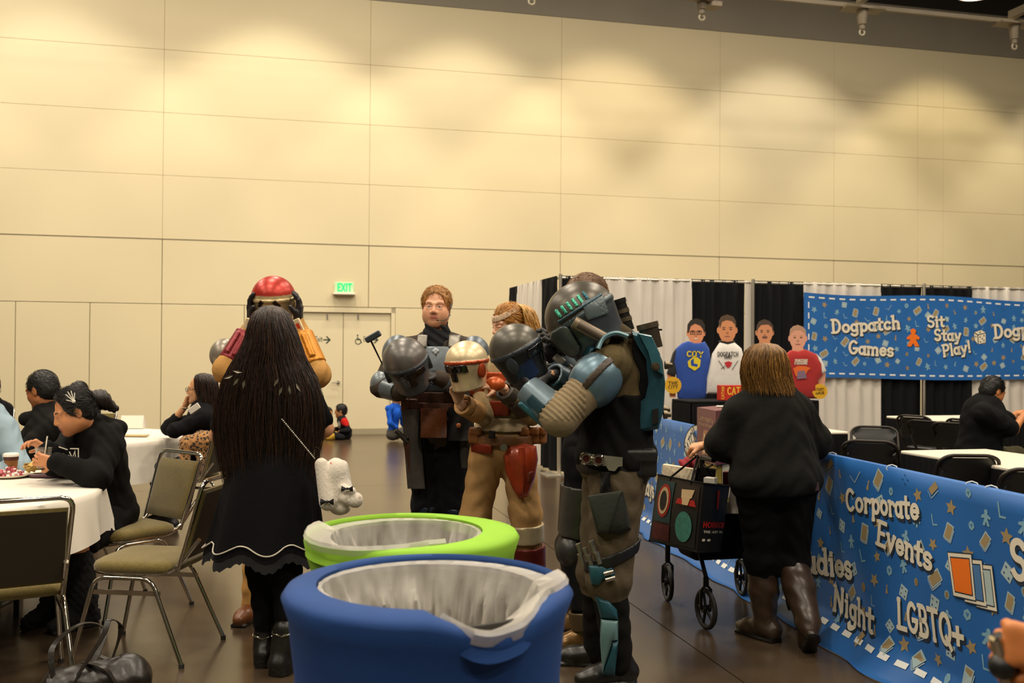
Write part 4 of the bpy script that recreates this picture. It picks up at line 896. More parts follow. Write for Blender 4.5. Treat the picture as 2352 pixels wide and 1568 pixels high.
def loose(name, pts8, mt, label, cat):                 # a thin or boxy thing from 4 top + 4 bottom corners
    o = MB().add(pts8, [(0, 1, 2, 3), (7, 6, 5, 4), (0, 4, 5, 1), (1, 5, 6, 2), (2, 6, 7, 3), (3, 7, 4, 0)]).build(name, mt, None); return tag(o, label, cat)
def prism(name, corners_px, Y0, dvec, mt, label, cat):  # quad seen at pixels, given a thickness vector
    P = [A(x, y, Y) for (x, y), Y in zip(corners_px, Y0)]; d = Vector(dvec); return loose(name, P+[p+d for p in P], mt, label, cat)
M_page = mat('comic_page', 'E4D3B4', .6, var=.22, vs=45)
prism('comic_book', ((1522, 1066), (1596, 1078), (1588, 1112), (1519, 1104)), (5.68, 5.5, 5.5, 5.68), (.02, .04, 0), M_page, 'pale comic book sticking out of the black tote bag', 'book')
prism('white_box', ((1616, 1097), (1641, 1099), (1641, 1113), (1616, 1111)), (5.36, 5.36, 5.36, 5.36), (.03, .06, 0), mat('white_carton', 'E2DACA', .6), 'small white box poking out of the tote bag', 'box')
prism('red_bottle_box', ((1660, 1084), (1675, 1084), (1674, 1114), (1660, 1113)), (5.48, 5.48, 5.48, 5.48), (.02, .04, 0), mat('dark_red_pack', '7A1E1C', .4), 'dark red packet in the corner of the tote bag', 'packet')
o = prism('black_folder', ((1596, 1070), (1644, 1078), (1640, 1112), (1594, 1110)), (5.6, 5.6, 5.6, 5.6), (.01, .03, 0), M_black, 'black folder standing behind the papers in the tote bag', 'folder')
S = Sdf(); S.u(s_el(A(1585, 1062, 5.7), (.06, .05, .035))).u(s_el(A(1575, 1070, 5.68), (.04, .04, .03)), k=.02); S.disp = lambda P: .008*np.sin(P[:, 0]*110)*np.sin(P[:, 2]*90); o = sdf_obj('red_scarf', [(S, .006)], mat('red_cloth', '8A1420', .8), None); tag(o, 'crumpled dark red cloth tucked behind the papers in the tote', 'cloth')
# boxes on the seat
seatz = hA.z+.04
E1 = A(1644, 944, 5.62); E0 = A(1601, 934, 5.98); E2 = A(1728, 934, 5.95)
zb = .87; bot = lambda p: Vector((p.x, p.y, zb)); E3 = E0+(E2-E1); ztop_ = (E0.z+E1.z)/2
P = [Vector((p.x, p.y, ztop_)) for p in (E0, E1, E2, E3)]
pb = thing('game_box', 'large plum coloured boxed game stacked on the walking frame', 'box', bot(sum(P, Vector())/4))
MB().add(P+[bot(p) for p in P], [(0, 1, 2, 3), (7, 6, 5, 4), (0, 4, 5, 1), (1, 5, 6, 2), (2, 6, 7, 3), (3, 7, 4, 0)]).build('carton', mat('plum_carton', '6B3C42', .45, var=.08, vs=10), pb)
nf = (P[1]-P[0]).cross(Vector((0, 0, 1))).normalized(); nf = nf if nf.y < 0 else -nf; ll = (P[1]-P[0]).length
pm = lambda x, y, o: lerp(P[0], P[1], x)+Vector((0, 0, (zb-ztop_)*(1-y)))+nf*o
tx = MB(); put_text(tx, 'LABYRINTH', pm, .12, .80, .9, .78, .07, .14, True, .002); put_text(tx, 'ADVENTURE', pm, .12, .70, .9, .68, .05, .14, True, .002); tx.build('lettering', mat('print_sand', 'B99578', .5), pb)
MB().add([pm(x, y, .002) for x, y in ((.3, .1), (.75, .1), (.72, .45), (.62, .6), (.4, .6), (.3, .4))], [tuple(range(6))]).build('picture_print', mat('print_bronze', '9A6A48', .4), pb); MB().add([pm(x, y, .004) for x, y in ((.36, .15), (.5, .15), (.5, .52), (.42, .55))], [tuple(range(4))]).build('picture_print', mat('print_dust', 'C7A488', .4), pb)
n2 = (P[2]-P[1]).cross(Vector((0, 0, 1))).normalized(); n2 = n2 if n2.y < 0 else -n2
MB().rbox(lerp(P[0], P[2], .5)+Vector((0, 0, .006)), (.10, .025, .012), .004, frame(P[1]-P[0])).build('carry_handle', mat('white_plastic', 'E8E0CC', .5), pb)
Q = [lerp(P[0], P[2], .06)*1, lerp(P[1], P[3], .06)*1, lerp(P[2], P[0], .06)*1, lerp(P[3], P[1], .06)*1]
Q = [Vector((p.x, p.y, zb-.003)) for p in Q]
yb = thing('shipping_box', 'taped yellow and white box under the plum boxed game', 'box', Vector((Q[0].x, Q[0].y, seatz)))
MB().add(Q+[Vector((p.x, p.y, seatz)) for p in Q], [(0, 1, 2, 3), (7, 6, 5, 4), (0, 4, 5, 1), (1, 5, 6, 2), (2, 6, 7, 3), (3, 7, 4, 0)]).build('carton', mat('yellow_carton', 'B79E3E', .5, var=.3, vs=14), yb)
nq = (Q[2]-Q[1]).cross(Vector((0, 0, 1))).normalized(); nq = nq if nq.y < 0 else -nq
MB().add([lerp(Q[1], Q[2], .15)+nq*.003, lerp(Q[1], Q[2], .5)+nq*.003, lerp(Q[1], Q[2], .5)+nq*.003+Vector((0, 0, -.2)), lerp(Q[1], Q[2], .15)+nq*.003+Vector((0, 0, -.2))], [(0, 1, 2, 3)]).build('tape', mat('clear_tape', 'CFC7B2', .2), yb)
prism('drawing_sheet', ((1680, 1110), (1706, 1116), (1704, 1180), (1668, 1178)), (5.58, 5.52, 5.52, 5.58), (.004, .01, 0), mat('sketch_paper', 'C9C0B4', .6, var=.2, vs=50), 'pale printed sheet standing between the tote and the woman', 'sheet')
# ================================================================ booth furniture
M_skirt = mat('black_skirt', '0C0C0D', .85, spec=.2); M_vinyl = mat('white_vinyl', 'E6DCC6', .4)
def skirt_table(o, lu, lv, z, label, grp='skirted tables in the booth', sag=0):
    o = Vector((o[0], o[1], 0)); c = o+U*lu/2+V*lv/2; t = thing('skirted_table', label, 'table', c, grp)
    MB().rbox(c+Vector((0, 0, z-.012)), (lu+.02, lv+.02, .028), .008, rotz(ANG)).build('table_top', M_vinyl, t)
    for k, (a, b) in enumerate(((o, o+U*lu), (o+U*lu, o+U*lu+V*lv), (o+U*lu+V*lv, o+V*lv), (o+V*lv, o))):
        L_ = (b-a).length; n = int(L_/.02); nn = Vector(((b-a).y, -(b-a).x, 0)).normalized(); rg = []
        for zz_, am in ((z-.026, .3), (z-.07, 1), (.4, 1.1), (.02, 1.3)): rg.append([lerp(a, b, i/n)+nn*(.010*am*math.sin(i*1.9)+.012)+Vector((0, 0, zz_)) for i in range(n+1)])
        MB().loft(rg, cap=False, ringclosed=False).build('skirt', M_skirt, t, 179)
    for q in (o+U*.1+V*.1, o+U*(lu-.1)+V*.1, o+U*.1+V*(lv-.1), o+U*(lu-.1)+V*(lv-.1)): MB().cyl(q, q+Vector((0, 0, z-.03)), .015, n=8).build('leg', M_blackm, t)
    return t
p = TP(2072, 1035, .75); skirt_table(p-V*1.83, .76, 1.83, .75, 'white-topped black-skirted table nearest the blue barrier')
p = TP(1945, 991, .75); skirt_table(p-U*1.9, 1.9, .7, .75, 'black-skirted table with a white top behind the woman in boots')
p = TP(2130, 965, .75); skirt_table(p-V*.0, 2.6, .76, .75, 'white-topped table in front of the seated man in the booth')
def counter():
    a = A(1588, 921, 10.6); o = Vector((a.x, a.y, 0)); return skirt_table(o, 1.5, .5, a.z, 'tall black-skirted counter below the shirt cutouts'), a
ct, ca = counter(); [o for o in ct.children if o.name.startswith('table_top')][0].data.materials[0] = M_skirt
cb0 = A(1659, 934, 10.72); cen = cb0+U*.16+V*.05; cen.z = ca.z+.085
cat = thing('red_game_box', 'red boxed game with yellow letters standing on the counter', 'box', Vector((cen.x, cen.y, ca.z)))
MB().rbox(cen, (.36, .09, .165), .004, rotz(ANG)).build('carton', mat('catan_red', 'B62A1C', .4), cat)
cm = lambda x, y, o: cen+U*x-V*(.045+o)+Vector((0, 0, y))
tx = MB(); put_text(tx, 'CATAN', cm, -.10, .015, .16, .015, .075, .17, True, .002); put_text(tx, 'CATAN', lambda x, y, o: cm(-.15-y, x, o), -.07, .0, .07, .0, .03, .16, False, .002); tx.build('lettering', mat('catan_yellow', 'E8B93A', .5), cat)
def folding_chair(p, f, label, first=[None]):
    if first[0] is not None: return dup(first[0], (p[0], p[1], 0), rz_of(f), label)
    c = thing('folding_chair', label, 'chair', (0, 0, 0), 'black folding chairs'); first[0] = c
    rg = []
    for i in range(9):
        t = i/8; z = .56+.24*t; y = -.20-.07*t; w = .20*(.80+.2*math.sin(math.pi*min(1, t*1.3+.15))) if t < .7 else .20*(1-.18*((t-.7)/.3)**2); e = .4+.6*math.sin(math.pi*t)
        rg.append([Vector((w*math.copysign(abs(math.cos(a))**.4, math.cos(a)), y+.012*e*math.copysign(abs(math.sin(a))**.6, math.sin(a))-.03*(1-math.cos(a)**2), z)) for a in [2*math.pi*k/20+.01 for k in range(20)]])
    MB().loft(rg).build('backrest', M_black, c, 50)
    MB().tube(round_path([(-.22, .24, .01), (-.215, -.05, .40), (-.205, -.285, .78), (-.14, -.295, .815), (.14, -.295, .815), (.205, -.285, .78), (.215, -.05, .40), (.22, .24, .01)], .05), .013, 8).build('front_frame', mat('brown_black_metal', '2A241D', .4, .5), c, 60)
    MB().tube(round_path([(-.2, -.30, .01), (-.195, .16, .43), (.195, .16, .43), (.2, -.30, .01)], .03), .011, 8).build('rear_frame', M_blackm, c, 60)
    rg = [[Vector((.19*k*math.copysign(abs(math.cos(a))**.4, math.cos(a)), .19*k*math.copysign(abs(math.sin(a))**.4, math.sin(a))+.02, z)) for a in [2*math.pi*i/24+.01 for i in range(24)]] for z, k in ((.425, .96), (.435, 1), (.45, 1), (.46, .93), (.455, .5))]
    MB().loft(rg).build('seat', M_black, c, 50); c.location = (p[0], p[1], 0); c.rotation_euler = (0, 0, rz_of(f)); return c
def fc(px, ytop, f, label):
    p = TP(px, ytop, .815); fv = Vector(f).normalized(); q = Vector((p.x, p.y, 0))+Vector((fv.x, fv.y, 0))*.29; folding_chair(q, f, label)
fc(1998, 1013, (U.x*.6+V.x*.8, U.y*.6+V.y*.8), 'black folding chair nearest the barrier beside the skirted table'); fc(2008, 980, (-.3, -1), 'black folding chair facing us behind another near the skirted table')
fc(2098, 955, (.75, .6), 'black folding chair with a pale leg in front of the black drape'); fc(2122, 967, (.8, .5), 'black folding chair tucked under the left end of the seated man’s table'); fc(2185, 972, (.75, .65), 'black folding chair right beside the seated man')
fc(2228, 1046, (V.x*.95+U.x*.25, V.y*.95+U.y*.25), 'black folding chair pushed against the table nearest the barrier'); fc(2382, 1078, (V.x*.95+U.x*.25, V.y*.95+U.y*.25), 'black folding chair at the right edge of the photo')
mp_ = TP(2262, 1042, .45); folding_chair((mp_.x, mp_.y+.1), (.9, .45), 'black folding chair under the seated man in the booth')
# ---- shirt cutouts
def cutout(D, head, hairpoly, shirt, sleeves, cols, label, extra=None, arms=(), badge=None, hx=None):
    s = F/D; hc_ = A(head[0], head[1], D); base = Vector((hc_.x, hc_.y, 0)); t = thing('standing_cutout', label, 'cutout', base, 'shirt cutouts above the counter')
    sk, hr, sh = cols; M_s = mat('cutout_skin_'+sk, sk, .6); M_h = mat('cutout_hair_'+hr, hr, .7)
    q = lambda x, y, o: A(x, y, D)+Vector((0, -o, 0))
    el = ovl(head[0], head[1], head[2], head[3], 28)
    nk = [(head[0]-head[2]*.62, head[1]+head[3]*.5), (head[0]+head[2]*.62, head[1]+head[3]*.5), (head[0]+head[2]*.8, head[1]+head[3]*1.5), (head[0]-head[2]*.8, head[1]+head[3]*1.5)]
    MB().slab(el, 0, .012, q).slab(nk, .001, .011, q).build('head_board', M_s, t)
    for sx in (-1, 1): MB().slab(ovl(head[0]+sx*head[2]*1.02, head[1]+head[3]*.05, head[2]*.16, head[3]*.24, 10), .001, .011, q).build('ear', M_s, t)
    MB().slab(hairpoly, -.001, .0135, q).build('hair_print', M_h, t)
    e = lambda x, y, rx, ry, m_, o=.0135, nm='face_print': MB().add([q(a, b, o) for a, b in ovl(x, y, rx, ry, 12)], [tuple(range(12))]).build(nm, m_, t)
    Md = mat('cutout_dark', '3A2418', .7); Ml = mat('cutout_lip', '9C5A48', .7); Msh = mat('cutout_nose_'+sk, ''.join('%02X' % int(int(sk[i:i+2], 16)*.82) for i in (0, 2, 4)), .7)
    hx, hy, w, h = head
    for sx in (-1, 1):
        e(hx+sx*w*.4, hy-h*.03, w*.16, h*.045, Md); e(hx+sx*w*.4, hy-h*.17, w*.22, h*.035, M_h)
    e(hx, hy+h*.25, w*.16, h*.10, Msh); e(hx, hy+h*.52, w*.34, h*.05, Ml)
    if extra == 'glasses':
        mb = MB()
        for sx in (-1, 1):
            for qd in stroke_quads([(hx+sx*w*.4-w*.3, hy-h*.13), (hx+sx*w*.4+w*.3, hy-h*.13), (hx+sx*w*.4+w*.26, hy+h*.12), (hx+sx*w*.4-w*.26, hy+h*.12), (hx+sx*w*.4-w*.3, hy-h*.13)], 1.5): mb.add([q(p[0], p[1], .0145) for p in qd], [(0, 1, 2, 3)])
        mb.build('glasses_print', Md, t); e(hx, hy+h*.5, w*.3, h*.04, mat('cutout_teeth', 'E8DCCB', .5), .0145)
    if extra == 'moustache': e(hx, hy+h*.42, w*.38, h*.06, M_h, .0142)
    M_sh = mat('shirt_'+sh, sh, .85, bump=.25, bs=18, var=.05, vs=8, sheen=.2)
    def puff(poly, dep, nm, m_):
        cx_ = sum(p[0] for p in poly)/len(poly); cy_ = sum(p[1] for p in poly)/len(poly); rg = []
        for f_, o in ((1, -.01), (1.0, .02), (.985, dep*.6), (.92, dep*.85), (.6, dep), (.1, dep)): rg.append([q(cx_+(x-cx_)*f_, cy_+(y-cy_)*f_, o) for x, y in poly])
        MB().loft(rg).build(nm, m_, t, 50)
    puff(shirt, .06, 'shirt', M_sh)
    for sp, cc in sleeves: puff(sp, .045, 'sleeve', mat('sleeve_'+cc, cc, .85, bump=.25, bs=18, sheen=.2))
    for ap in arms: MB().slab(ap, 0, .012, q).build('arm_board', M_s, t)
    if badge:
        bx_, by_, br, lines = badge; st = [(bx_+(br if i % 2 else br*.92)*math.cos(math.pi*i/18), by_+(br if i % 2 else br*.92)*math.sin(math.pi*i/18)) for i in range(36)]
        bd = MB().slab(st, .05, .056, q).build('badge', mat('badge_yellow', 'D9A520', .5), t); tx = MB()
        for i, ln_ in enumerate(lines): put_text(tx, ln_, lambda x, y, o: q(x, -y, .057+o), bx_-br*.55, -(by_+(i-(len(lines)-1)/2)*br*.45), bx_+br*.55, -(by_+(i-(len(lines)-1)/2)*br*.45), br*.34, .16, False, .001)
        tx.build('badge_letters', M_ink, bd)
    MB().slab([(hx-w*.8, shirt[len(shirt)//2][1]-10), (hx+w*.8, shirt[len(shirt)//2][1]-10), (hx+w*.8, 810+1.497*s), (hx-w*.8, 810+1.497*s)], 0, .012, q).build('stand_board', mat('board_back', '2A2A2C', .7), t)
    return t, q
D1 = 11.35
t, q = cutout(D1, (1598, 764, 18.5, 27), [(1578, 764), (1579, 745), (1586, 735), (1600, 731), (1612, 735), (1619, 747), (1618, 768), (1614, 756), (1608, 748), (1596, 743), (1586, 749), (1582, 764)], [(1580, 783), (1594, 788), (1606, 788), (1618, 784), (1628, 800), (1632, 830), (1624, 868), (1622, 912), (1606, 920), (1572, 921), (1556, 914), (1553, 860), (1545, 830), (1552, 800), (1566, 788)], [([(1552, 800), (1545, 810), (1536, 840), (1531, 858), (1550, 866), (1556, 840)], '1C1D1F'), ([(1622, 795), (1630, 815), (1634, 850), (1622, 868), (1616, 840)], '1C1D1F')], ('D98E66', '2A201A', '1E469A'), 'cardboard cutout in a blue shirt with glasses', 'glasses', [[(1532, 855), (1548, 860), (1552, 912), (1538, 912)]], (1544, 884, 20, ['THE', 'CITY']))
def sprint(pts, m_, o, nm='shirt_print'): MB().add([q(x, y, o) for x, y in pts], [tuple(range(len(pts)))]).build(nm, m_, t)
M_sy = mat('shirt_yellow', 'D8C21E', .6)
tx = MB(); put_text(tx, 'CITY', lambda x, y, o: q(x, -y, .066+o), 1575, -813, 1612, -815, 12, .2, True, .002); tx.build('lettering', M_sy, t)
sprint([(1577, 830), (1593, 816), (1607, 826), (1605, 842), (1593, 851), (1579, 842)], M_sy, .067); sprint([(1584, 828), (1591, 822), (1591, 834), (1600, 836), (1599, 842), (1585, 839)], mat('shirt_navy', '1E469A', .8), .069)
t, q = cutout(D1-.05, (1670, 757, 20, 30), [(1652, 752), (1651, 738), (1657, 727), (1670, 722), (1684, 727), (1690, 738), (1690, 755), (1687, 744), (1680, 737), (1668, 735), (1658, 739), (1654, 752)], [(1653, 786), (1670, 790), (1686, 786), (1702, 800), (1710, 830), (1710, 906), (1622, 904), (1624, 868), (1632, 830), (1636, 812)], [([(1651, 784), (1653, 782), (1670, 787), (1686, 782), (1688, 785), (1670, 791)], '1A1A1C')], ('CF8A5E', '54402F', 'DDD9D2'), 'cardboard cutout in a white baseball shirt reading DOGPATCH GAMES')
tx = MB(); mm = lambda x, y, o: q(x, -y, .066+o); put_text(tx, 'DOGPATCH', mm, 1645, -814, 1693, -814, 10, .16, False, .002); put_text(tx, 'GAMES', mm, 1661, -820.5, 1678, -820.5, 7, .16, False, .002)
for a, b in (((1648, 828), (1661, 847)), ((1692, 828), (1679, 848)), ((1654, 846), (1662, 841))):
    for qd in stroke_quads([a, b], 1.3): tx.add([q(p[0], p[1], .068) for p in qd], [(0, 1, 2, 3)])
tx.build('lettering', M_ink, t); sprint([(1661, 832), (1670, 829), (1679, 832), (1675, 841), (1670, 844), (1665, 841)], mat('shirt_scarlet', 'B8242C', .6), .069)
t, q = cutout(D1+.05, (1756, 763, 18, 26), [(1737, 766), (1738, 748), (1744, 738), (1756, 733), (1768, 738), (1775, 748), (1776, 768), (1772, 752), (1764, 745), (1748, 746), (1741, 754)], [(1740, 790), (1756, 794), (1772, 790), (1790, 802), (1796, 830), (1792, 900), (1722, 900), (1718, 830), (1722, 802)], [], ('CB8A62', '4A3A2E', '6E2A2A'), 'cardboard cutout with a moustache half hidden by the brown-haired woman', 'moustache')
t, q = cutout(D1-.1, (1832, 776, 18.5, 28), [(1813, 770), (1815, 756), (1822, 749), (1832, 746), (1843, 750), (1850, 758), (1851, 772), (1846, 764), (1838, 757), (1824, 758), (1818, 764)], [(1816, 804), (1832, 807), (1848, 802), (1872, 812), (1886, 835), (1888, 862), (1878, 872), (1878, 915), (1800, 915), (1800, 850), (1796, 820)], [([(1874, 812), (1884, 822), (1897, 852), (1876, 866), (1882, 845)], 'D9D6D0')], ('D79A80', 'B08A70', 'A21E1C'), 'cardboard cutout in a red shirt next to the hanging banner', None, [[(1876, 862), (1896, 855), (1894, 880), (1878, 884)]], (1880, 898, 18, ['COUNTY', 'FAIR']))
tx = MB(); mm = lambda x, y, o: q(x, -y, .066+o); put_text(tx, 'DUNGEONS', mm, 1822, -828, 1851, -828, 5.5, .22, False, .002); put_text(tx, '& DRAGONS', mm, 1821, -834, 1850, -834, 5.5, .22, False, .002); tx.build('lettering', M_cream, t)
sprint([(1818, 846), (1828, 840), (1845, 840), (1858, 845), (1850, 852), (1846, 862), (1824, 864)], mat('shirt_flame', 'D9641E', .6), .068); sprint([(1828, 852), (1844, 850), (1849, 868), (1826, 870)], mat('shirt_lilac', '7A6478', .6), .070)
# ================================================================ people: helpers
M_skin = mat('skin', None, .5, attr=True, var=.05, vs=25); M_cl = mat('clothing', None, .9, attr=True, bump=.5, bs=16, var=.06, vs=14, spec=.15)
M_hair = mat('hair', None, .42, attr=True, var=.25, vs=30, stretch=(6, 6, .6), bump=.3, bs=60); M_boot = mat('boot_leather', None, .38, attr=True, var=.12, vs=18, bump=.12, bs=40)
M_arm = mat('painted_armour', None, .36, .35, attr=True, var=.14, vs=16, bump=.05, bs=40); M_lea = mat('costume_leather', None, .5, attr=True, var=.22, vs=14, bump=.15, bs=60)
def s_sm(prs, k):
    def fn(P):
        d = prs[0][0](P)
        for p in prs[1:]:
            e = p[0](P); h = np.maximum(k-np.abs(d-e), 0)/k; d = np.minimum(d, e)-h*h*k*.25
        return d
    return fn, np.min([p[1] for p in prs], 0)-k*.3, np.max([p[2] for p in prs], 0)+k*.3
def torso_prims(J, g=0.0, sc=1.0, fat=0.0):
    pel, nk, a, b = Vector(J['pel']), Vector(J['neck']), Vector(J['sh'][0]), Vector(J['sh'][1]); up = (nk-pel).normalized(); f = Vector(J['fwd'])
    M = frame(f-up*f.dot(up), up); w = (a-b).length*.5
    return [s_el(lerp(pel, nk, .70), (w*.92+g, .118*sc+g+fat*.5, .20*sc+g), M), s_el(lerp(pel, nk, .32), (.135*sc+g+fat, .105*sc+g+fat, .20*sc+g), M), s_el(pel, (.165*sc+g+fat, .125*sc+g+fat, .13*sc+g), M),
            s_rc(a, nk, .052*sc+g*.7, .06*sc+g*.7), s_rc(b, nk, .052*sc+g*.7, .06*sc+g*.7)], M
def limb(S, pts, rs, col, k=.03):
    for i in range(len(pts)-1): S.u(s_rc(pts[i], pts[i+1], rs[i], rs[i+1]), col, k)
def head_sdf(C, f, u=(0, 0, 1), size=1.0, skin='D6A07C', brow='4A3020', lip='B06A5C', neck=None, female=False, eyes=True, beard=None, nr=.052):
    M = frame(f, u); L = lambda x, y, z: Vector(C)+M@(Vector((x, y, z))*size); z_ = size; S = Sdf()
    E = lambda x, y, z, r_, col=skin, k=.02: S.u(s_el(L(x, y, z), [q*z_ for q in r_], M), col, k*z_)
    E(0, -.014, .032, (.076, .096, .086)); E(0, .020, -.030, (.064 if female else .068, .072, .084), k=.03)
    for s in (-1, 1):
        S.u(s_rc(L(s*.046, .0, -.058), L(s*.012, .066, -.098), .026*z_, .020*z_), skin, .03*z_)
        E(s*.038, .052, -.028, (.025, .026, .026), k=.025)
        S.u(s_rc(L(s*.046, .072, .024), L(s*.014, .088, .020), .010*z_, .009*z_), skin, .018*z_)
    E(0, .070, -.099, (.022, .020, .019), k=.02)
    if eyes:
        for s in (-1, 1): S.sub(s_el(L(s*.031, .096, .003), [q*z_ for q in (.018, .016, .011)], M), .012*z_)
    S.u(s_rc(L(0, .088, .014), L(0, .107, -.028), .0075*z_, .012*z_), skin, .012*z_)
    for s in (-1, 1): E(s*.012, .097, -.033, (.010, .011, .008), k=.006)
    if eyes:
        for s in (-1, 1):
            E(s*.031, .0755, .002, (.0150, .0135, .0125), skin, .003)
            S.paint(s_el(L(s*.031, .089, .0005), [q*z_ for q in (.0125, .012, .0046 if eyes != 'down' else .001)], M), 'CFC0B2', .003)
            S.u(s_rc(L(s*.046, .083, .004), L(s*.017, .0885, .004), .0035*z_, .0035*z_), skin, .006*z_)
            S.u(s_rc(L(s*.042, .084, -.010), L(s*.02, .087, -.010), .003*z_, .003*z_), skin, .008*z_)
            S.paint(s_el(L(s*.031, .091, .001), [q*z_ for q in (.0056, .009, .0046 if eyes != 'down' else .0008)], M), '2A1D16', .003)
            S.paint(s_el(L(s*.031, .09, .0058 if eyes != 'down' else .0), [q*z_ for q in (.0150, .012, .0018)], M), '4A2E20', .003)
            S.paint(s_el(L(s*.033, .088, .027), [q*z_ for q in (.019, .02, .0042)], M), brow, .004)
    E(0, .085, -.0605, (.023, .013, .0065), lip, .006); E(0, .084, -.0715, (.019, .013, .0075), lip, .006)
    S.paint(s_el(L(0, .096, -.0665), [q*z_ for q in (.021, .014, .0022)], M), '4A221C', .003)
    for s in (-1, 1): S.paint(s_el(L(s*.0075, .108, -.0405), [q*z_ for q in (.0045, .006, .003)], M), '5A2A1E', .003)
    for s in (-1, 1):
        S.u(s_el(L(s*.079, -.012, -.006), [q*z_ for q in (.009, .018, .031)], M), skin, .008*z_); S.sub(s_el(L(s*.090, -.008, -.004), [q*z_ for q in (.006, .010, .018)], M), .006*z_)
    if beard: S.paint(s_and(s_el(L(0, .045, -.085), [q*z_ for q in (.075, .07, .045)], M), s_not(s_el(L(0, .1, -.066), [q*z_ for q in (.024, .03, .012)], M))), beard, .02)
    if neck is not None: S.u(s_rc(L(0, -.022, -.065), neck, nr*z_, (nr+.006)*z_), skin, .03*z_)
    return S, L, M
def hand(S, W, d, n, side, curl=(25, 35, 25), col='D6A07C', sz=1.0, spread=5, thumb=(45, 20), g=0.0):
    """W wrist, d towards the fingers, n out of the palm, side +1/-1: on which side (d x n) the thumb leaves"""
    d = Vector(d).normalized(); n = Vector(n); n = (n-d*n.dot(d)).normalized(); l = d.cross(n)*side; W = Vector(W)
    S.u(s_rc(W-d*.02, W+d*.03*sz, (.026+g)*sz, (.026+g)*sz, (n, .75)), col, .01)
    for x in (-.026, -.009, .009, .026): S.u(s_rc(W+d*.02*sz+l*x*.7*sz, W+d*.088*sz+l*x*sz, (.013+g)*sz, (.0125+g)*sz), col, .014)
    S.u(s_rc(W+d*.02*sz+l*.02*sz, W+d*.055*sz+l*.034*sz+n*.008*sz, (.015+g)*sz, (.014+g)*sz), col, .015)
    for i, (x, ln) in enumerate(((.028, .92), (.0095, 1.0), (-.0095, .94), (-.028, .76))):
        p = W+d*(.090-.004*abs(i-1))*sz+l*x*sz; a = 0; q = R(spread*(1.5-i)); dd = (d*math.cos(q)+l*math.sin(q)); r_ = .0095+g
        for j, sl in enumerate((.042, .027, .021)):
            a += R(curl[j]*(1+.08*(i-1.5))); v = dd*math.cos(a)+n*math.sin(a); p2 = p+v*sl*ln*sz; S.u(s_rc(p, p2, (r_-.0008*j)*sz, (r_-.0008*(j+1))*sz), col, .004); p = p2
    p = W+d*.038*sz+l*.036*sz+n*.006*sz; a = R(thumb[0]); v = d*math.cos(a)+l*math.sin(a)+n*.25
    for j, sl in enumerate((.038, .03)):
        p2 = p+v.normalized()*sl*sz; S.u(s_rc(p, p2, (.0115+g)*sz, (.0095+g)*sz), col, .006); p = p2; v = v+n*math.sin(R(thumb[1]))*1.2-l*.35
    return S
def shoe(S, an, toe_dir, col, ln=.25, h=.03, sole='1A1714', w=.046, lift=None, boot=0.0):
    an = Vector(an); t = Vector(toe_dir).normalized(); gz = an.z-.075 if lift is None else lift; up = Vector((0, 0, 1))
    heel = Vector((an.x, an.y, gz+.05))-t*.05; ball = Vector((an.x, an.y, gz+.042))+t*ln*.45; toe = Vector((an.x, an.y, gz+.038))+t*ln*.64
    S.u(s_rc(an+up*boot, heel+up*.01, .048, .042), col, .03).u(s_rc(heel, ball, .042, .045, (up, .9)), col, .03).u(s_rc(ball, toe, .045, .036, (up, .85)), col, .02).u(s_rc(an, ball, .04, .03), col, .04)
    fr = frame(t); S.u(s_bx(Vector((an.x, an.y, gz+.008))+t*(ln*.31-.02), (w*2, ln*1.0, .02), fr, .009), sole, .004).u(s_bx(Vector((an.x, an.y, gz+.012))-t*.045, (w*1.75, .07, .03), fr, .008), sole, .004)
    return S
def strands(name, paths, rad, cols, parent, extra=None):
    Vs, Fs, Cs, b = [], [], [], 0
    for P, c in zip(paths, cols):
        P = np.asarray(P, dtype=float); n = len(P); T = np.gradient(P, axis=0); T /= np.linalg.norm(T, axis=1)[:, None]+1e-9
        a = np.cross(T, np.array([.3, .9, .2])); a /= np.linalg.norm(a, axis=1)[:, None]+1e-9; bb_ = np.cross(T, a); r_ = rad*np.linspace(1, .35, n)[:, None]
        ring = np.stack([P+(a*math.cos(k*2.0944)+bb_*math.sin(k*2.0944))*r_ for k in range(3)], 1).reshape(-1, 3); Vs.append(ring); Cs.append(np.tile(c, (len(ring), 1)))
        i = np.arange(n-1)[:, None]*3; 
        for k in range(3): l = (k+1) % 3; Fs.append(np.concatenate([i+k, i+l, i+3+l, i+3+k], 1)+b)
        b += len(ring)
    if extra is not None: v, f, c = extra; Vs.append(v); Fs.append(f+b); Cs.append(c); b += len(v)
    return mkmesh(name, np.concatenate(Vs), np.concatenate(Fs), M_hair, parent, 179, np.concatenate(Cs))
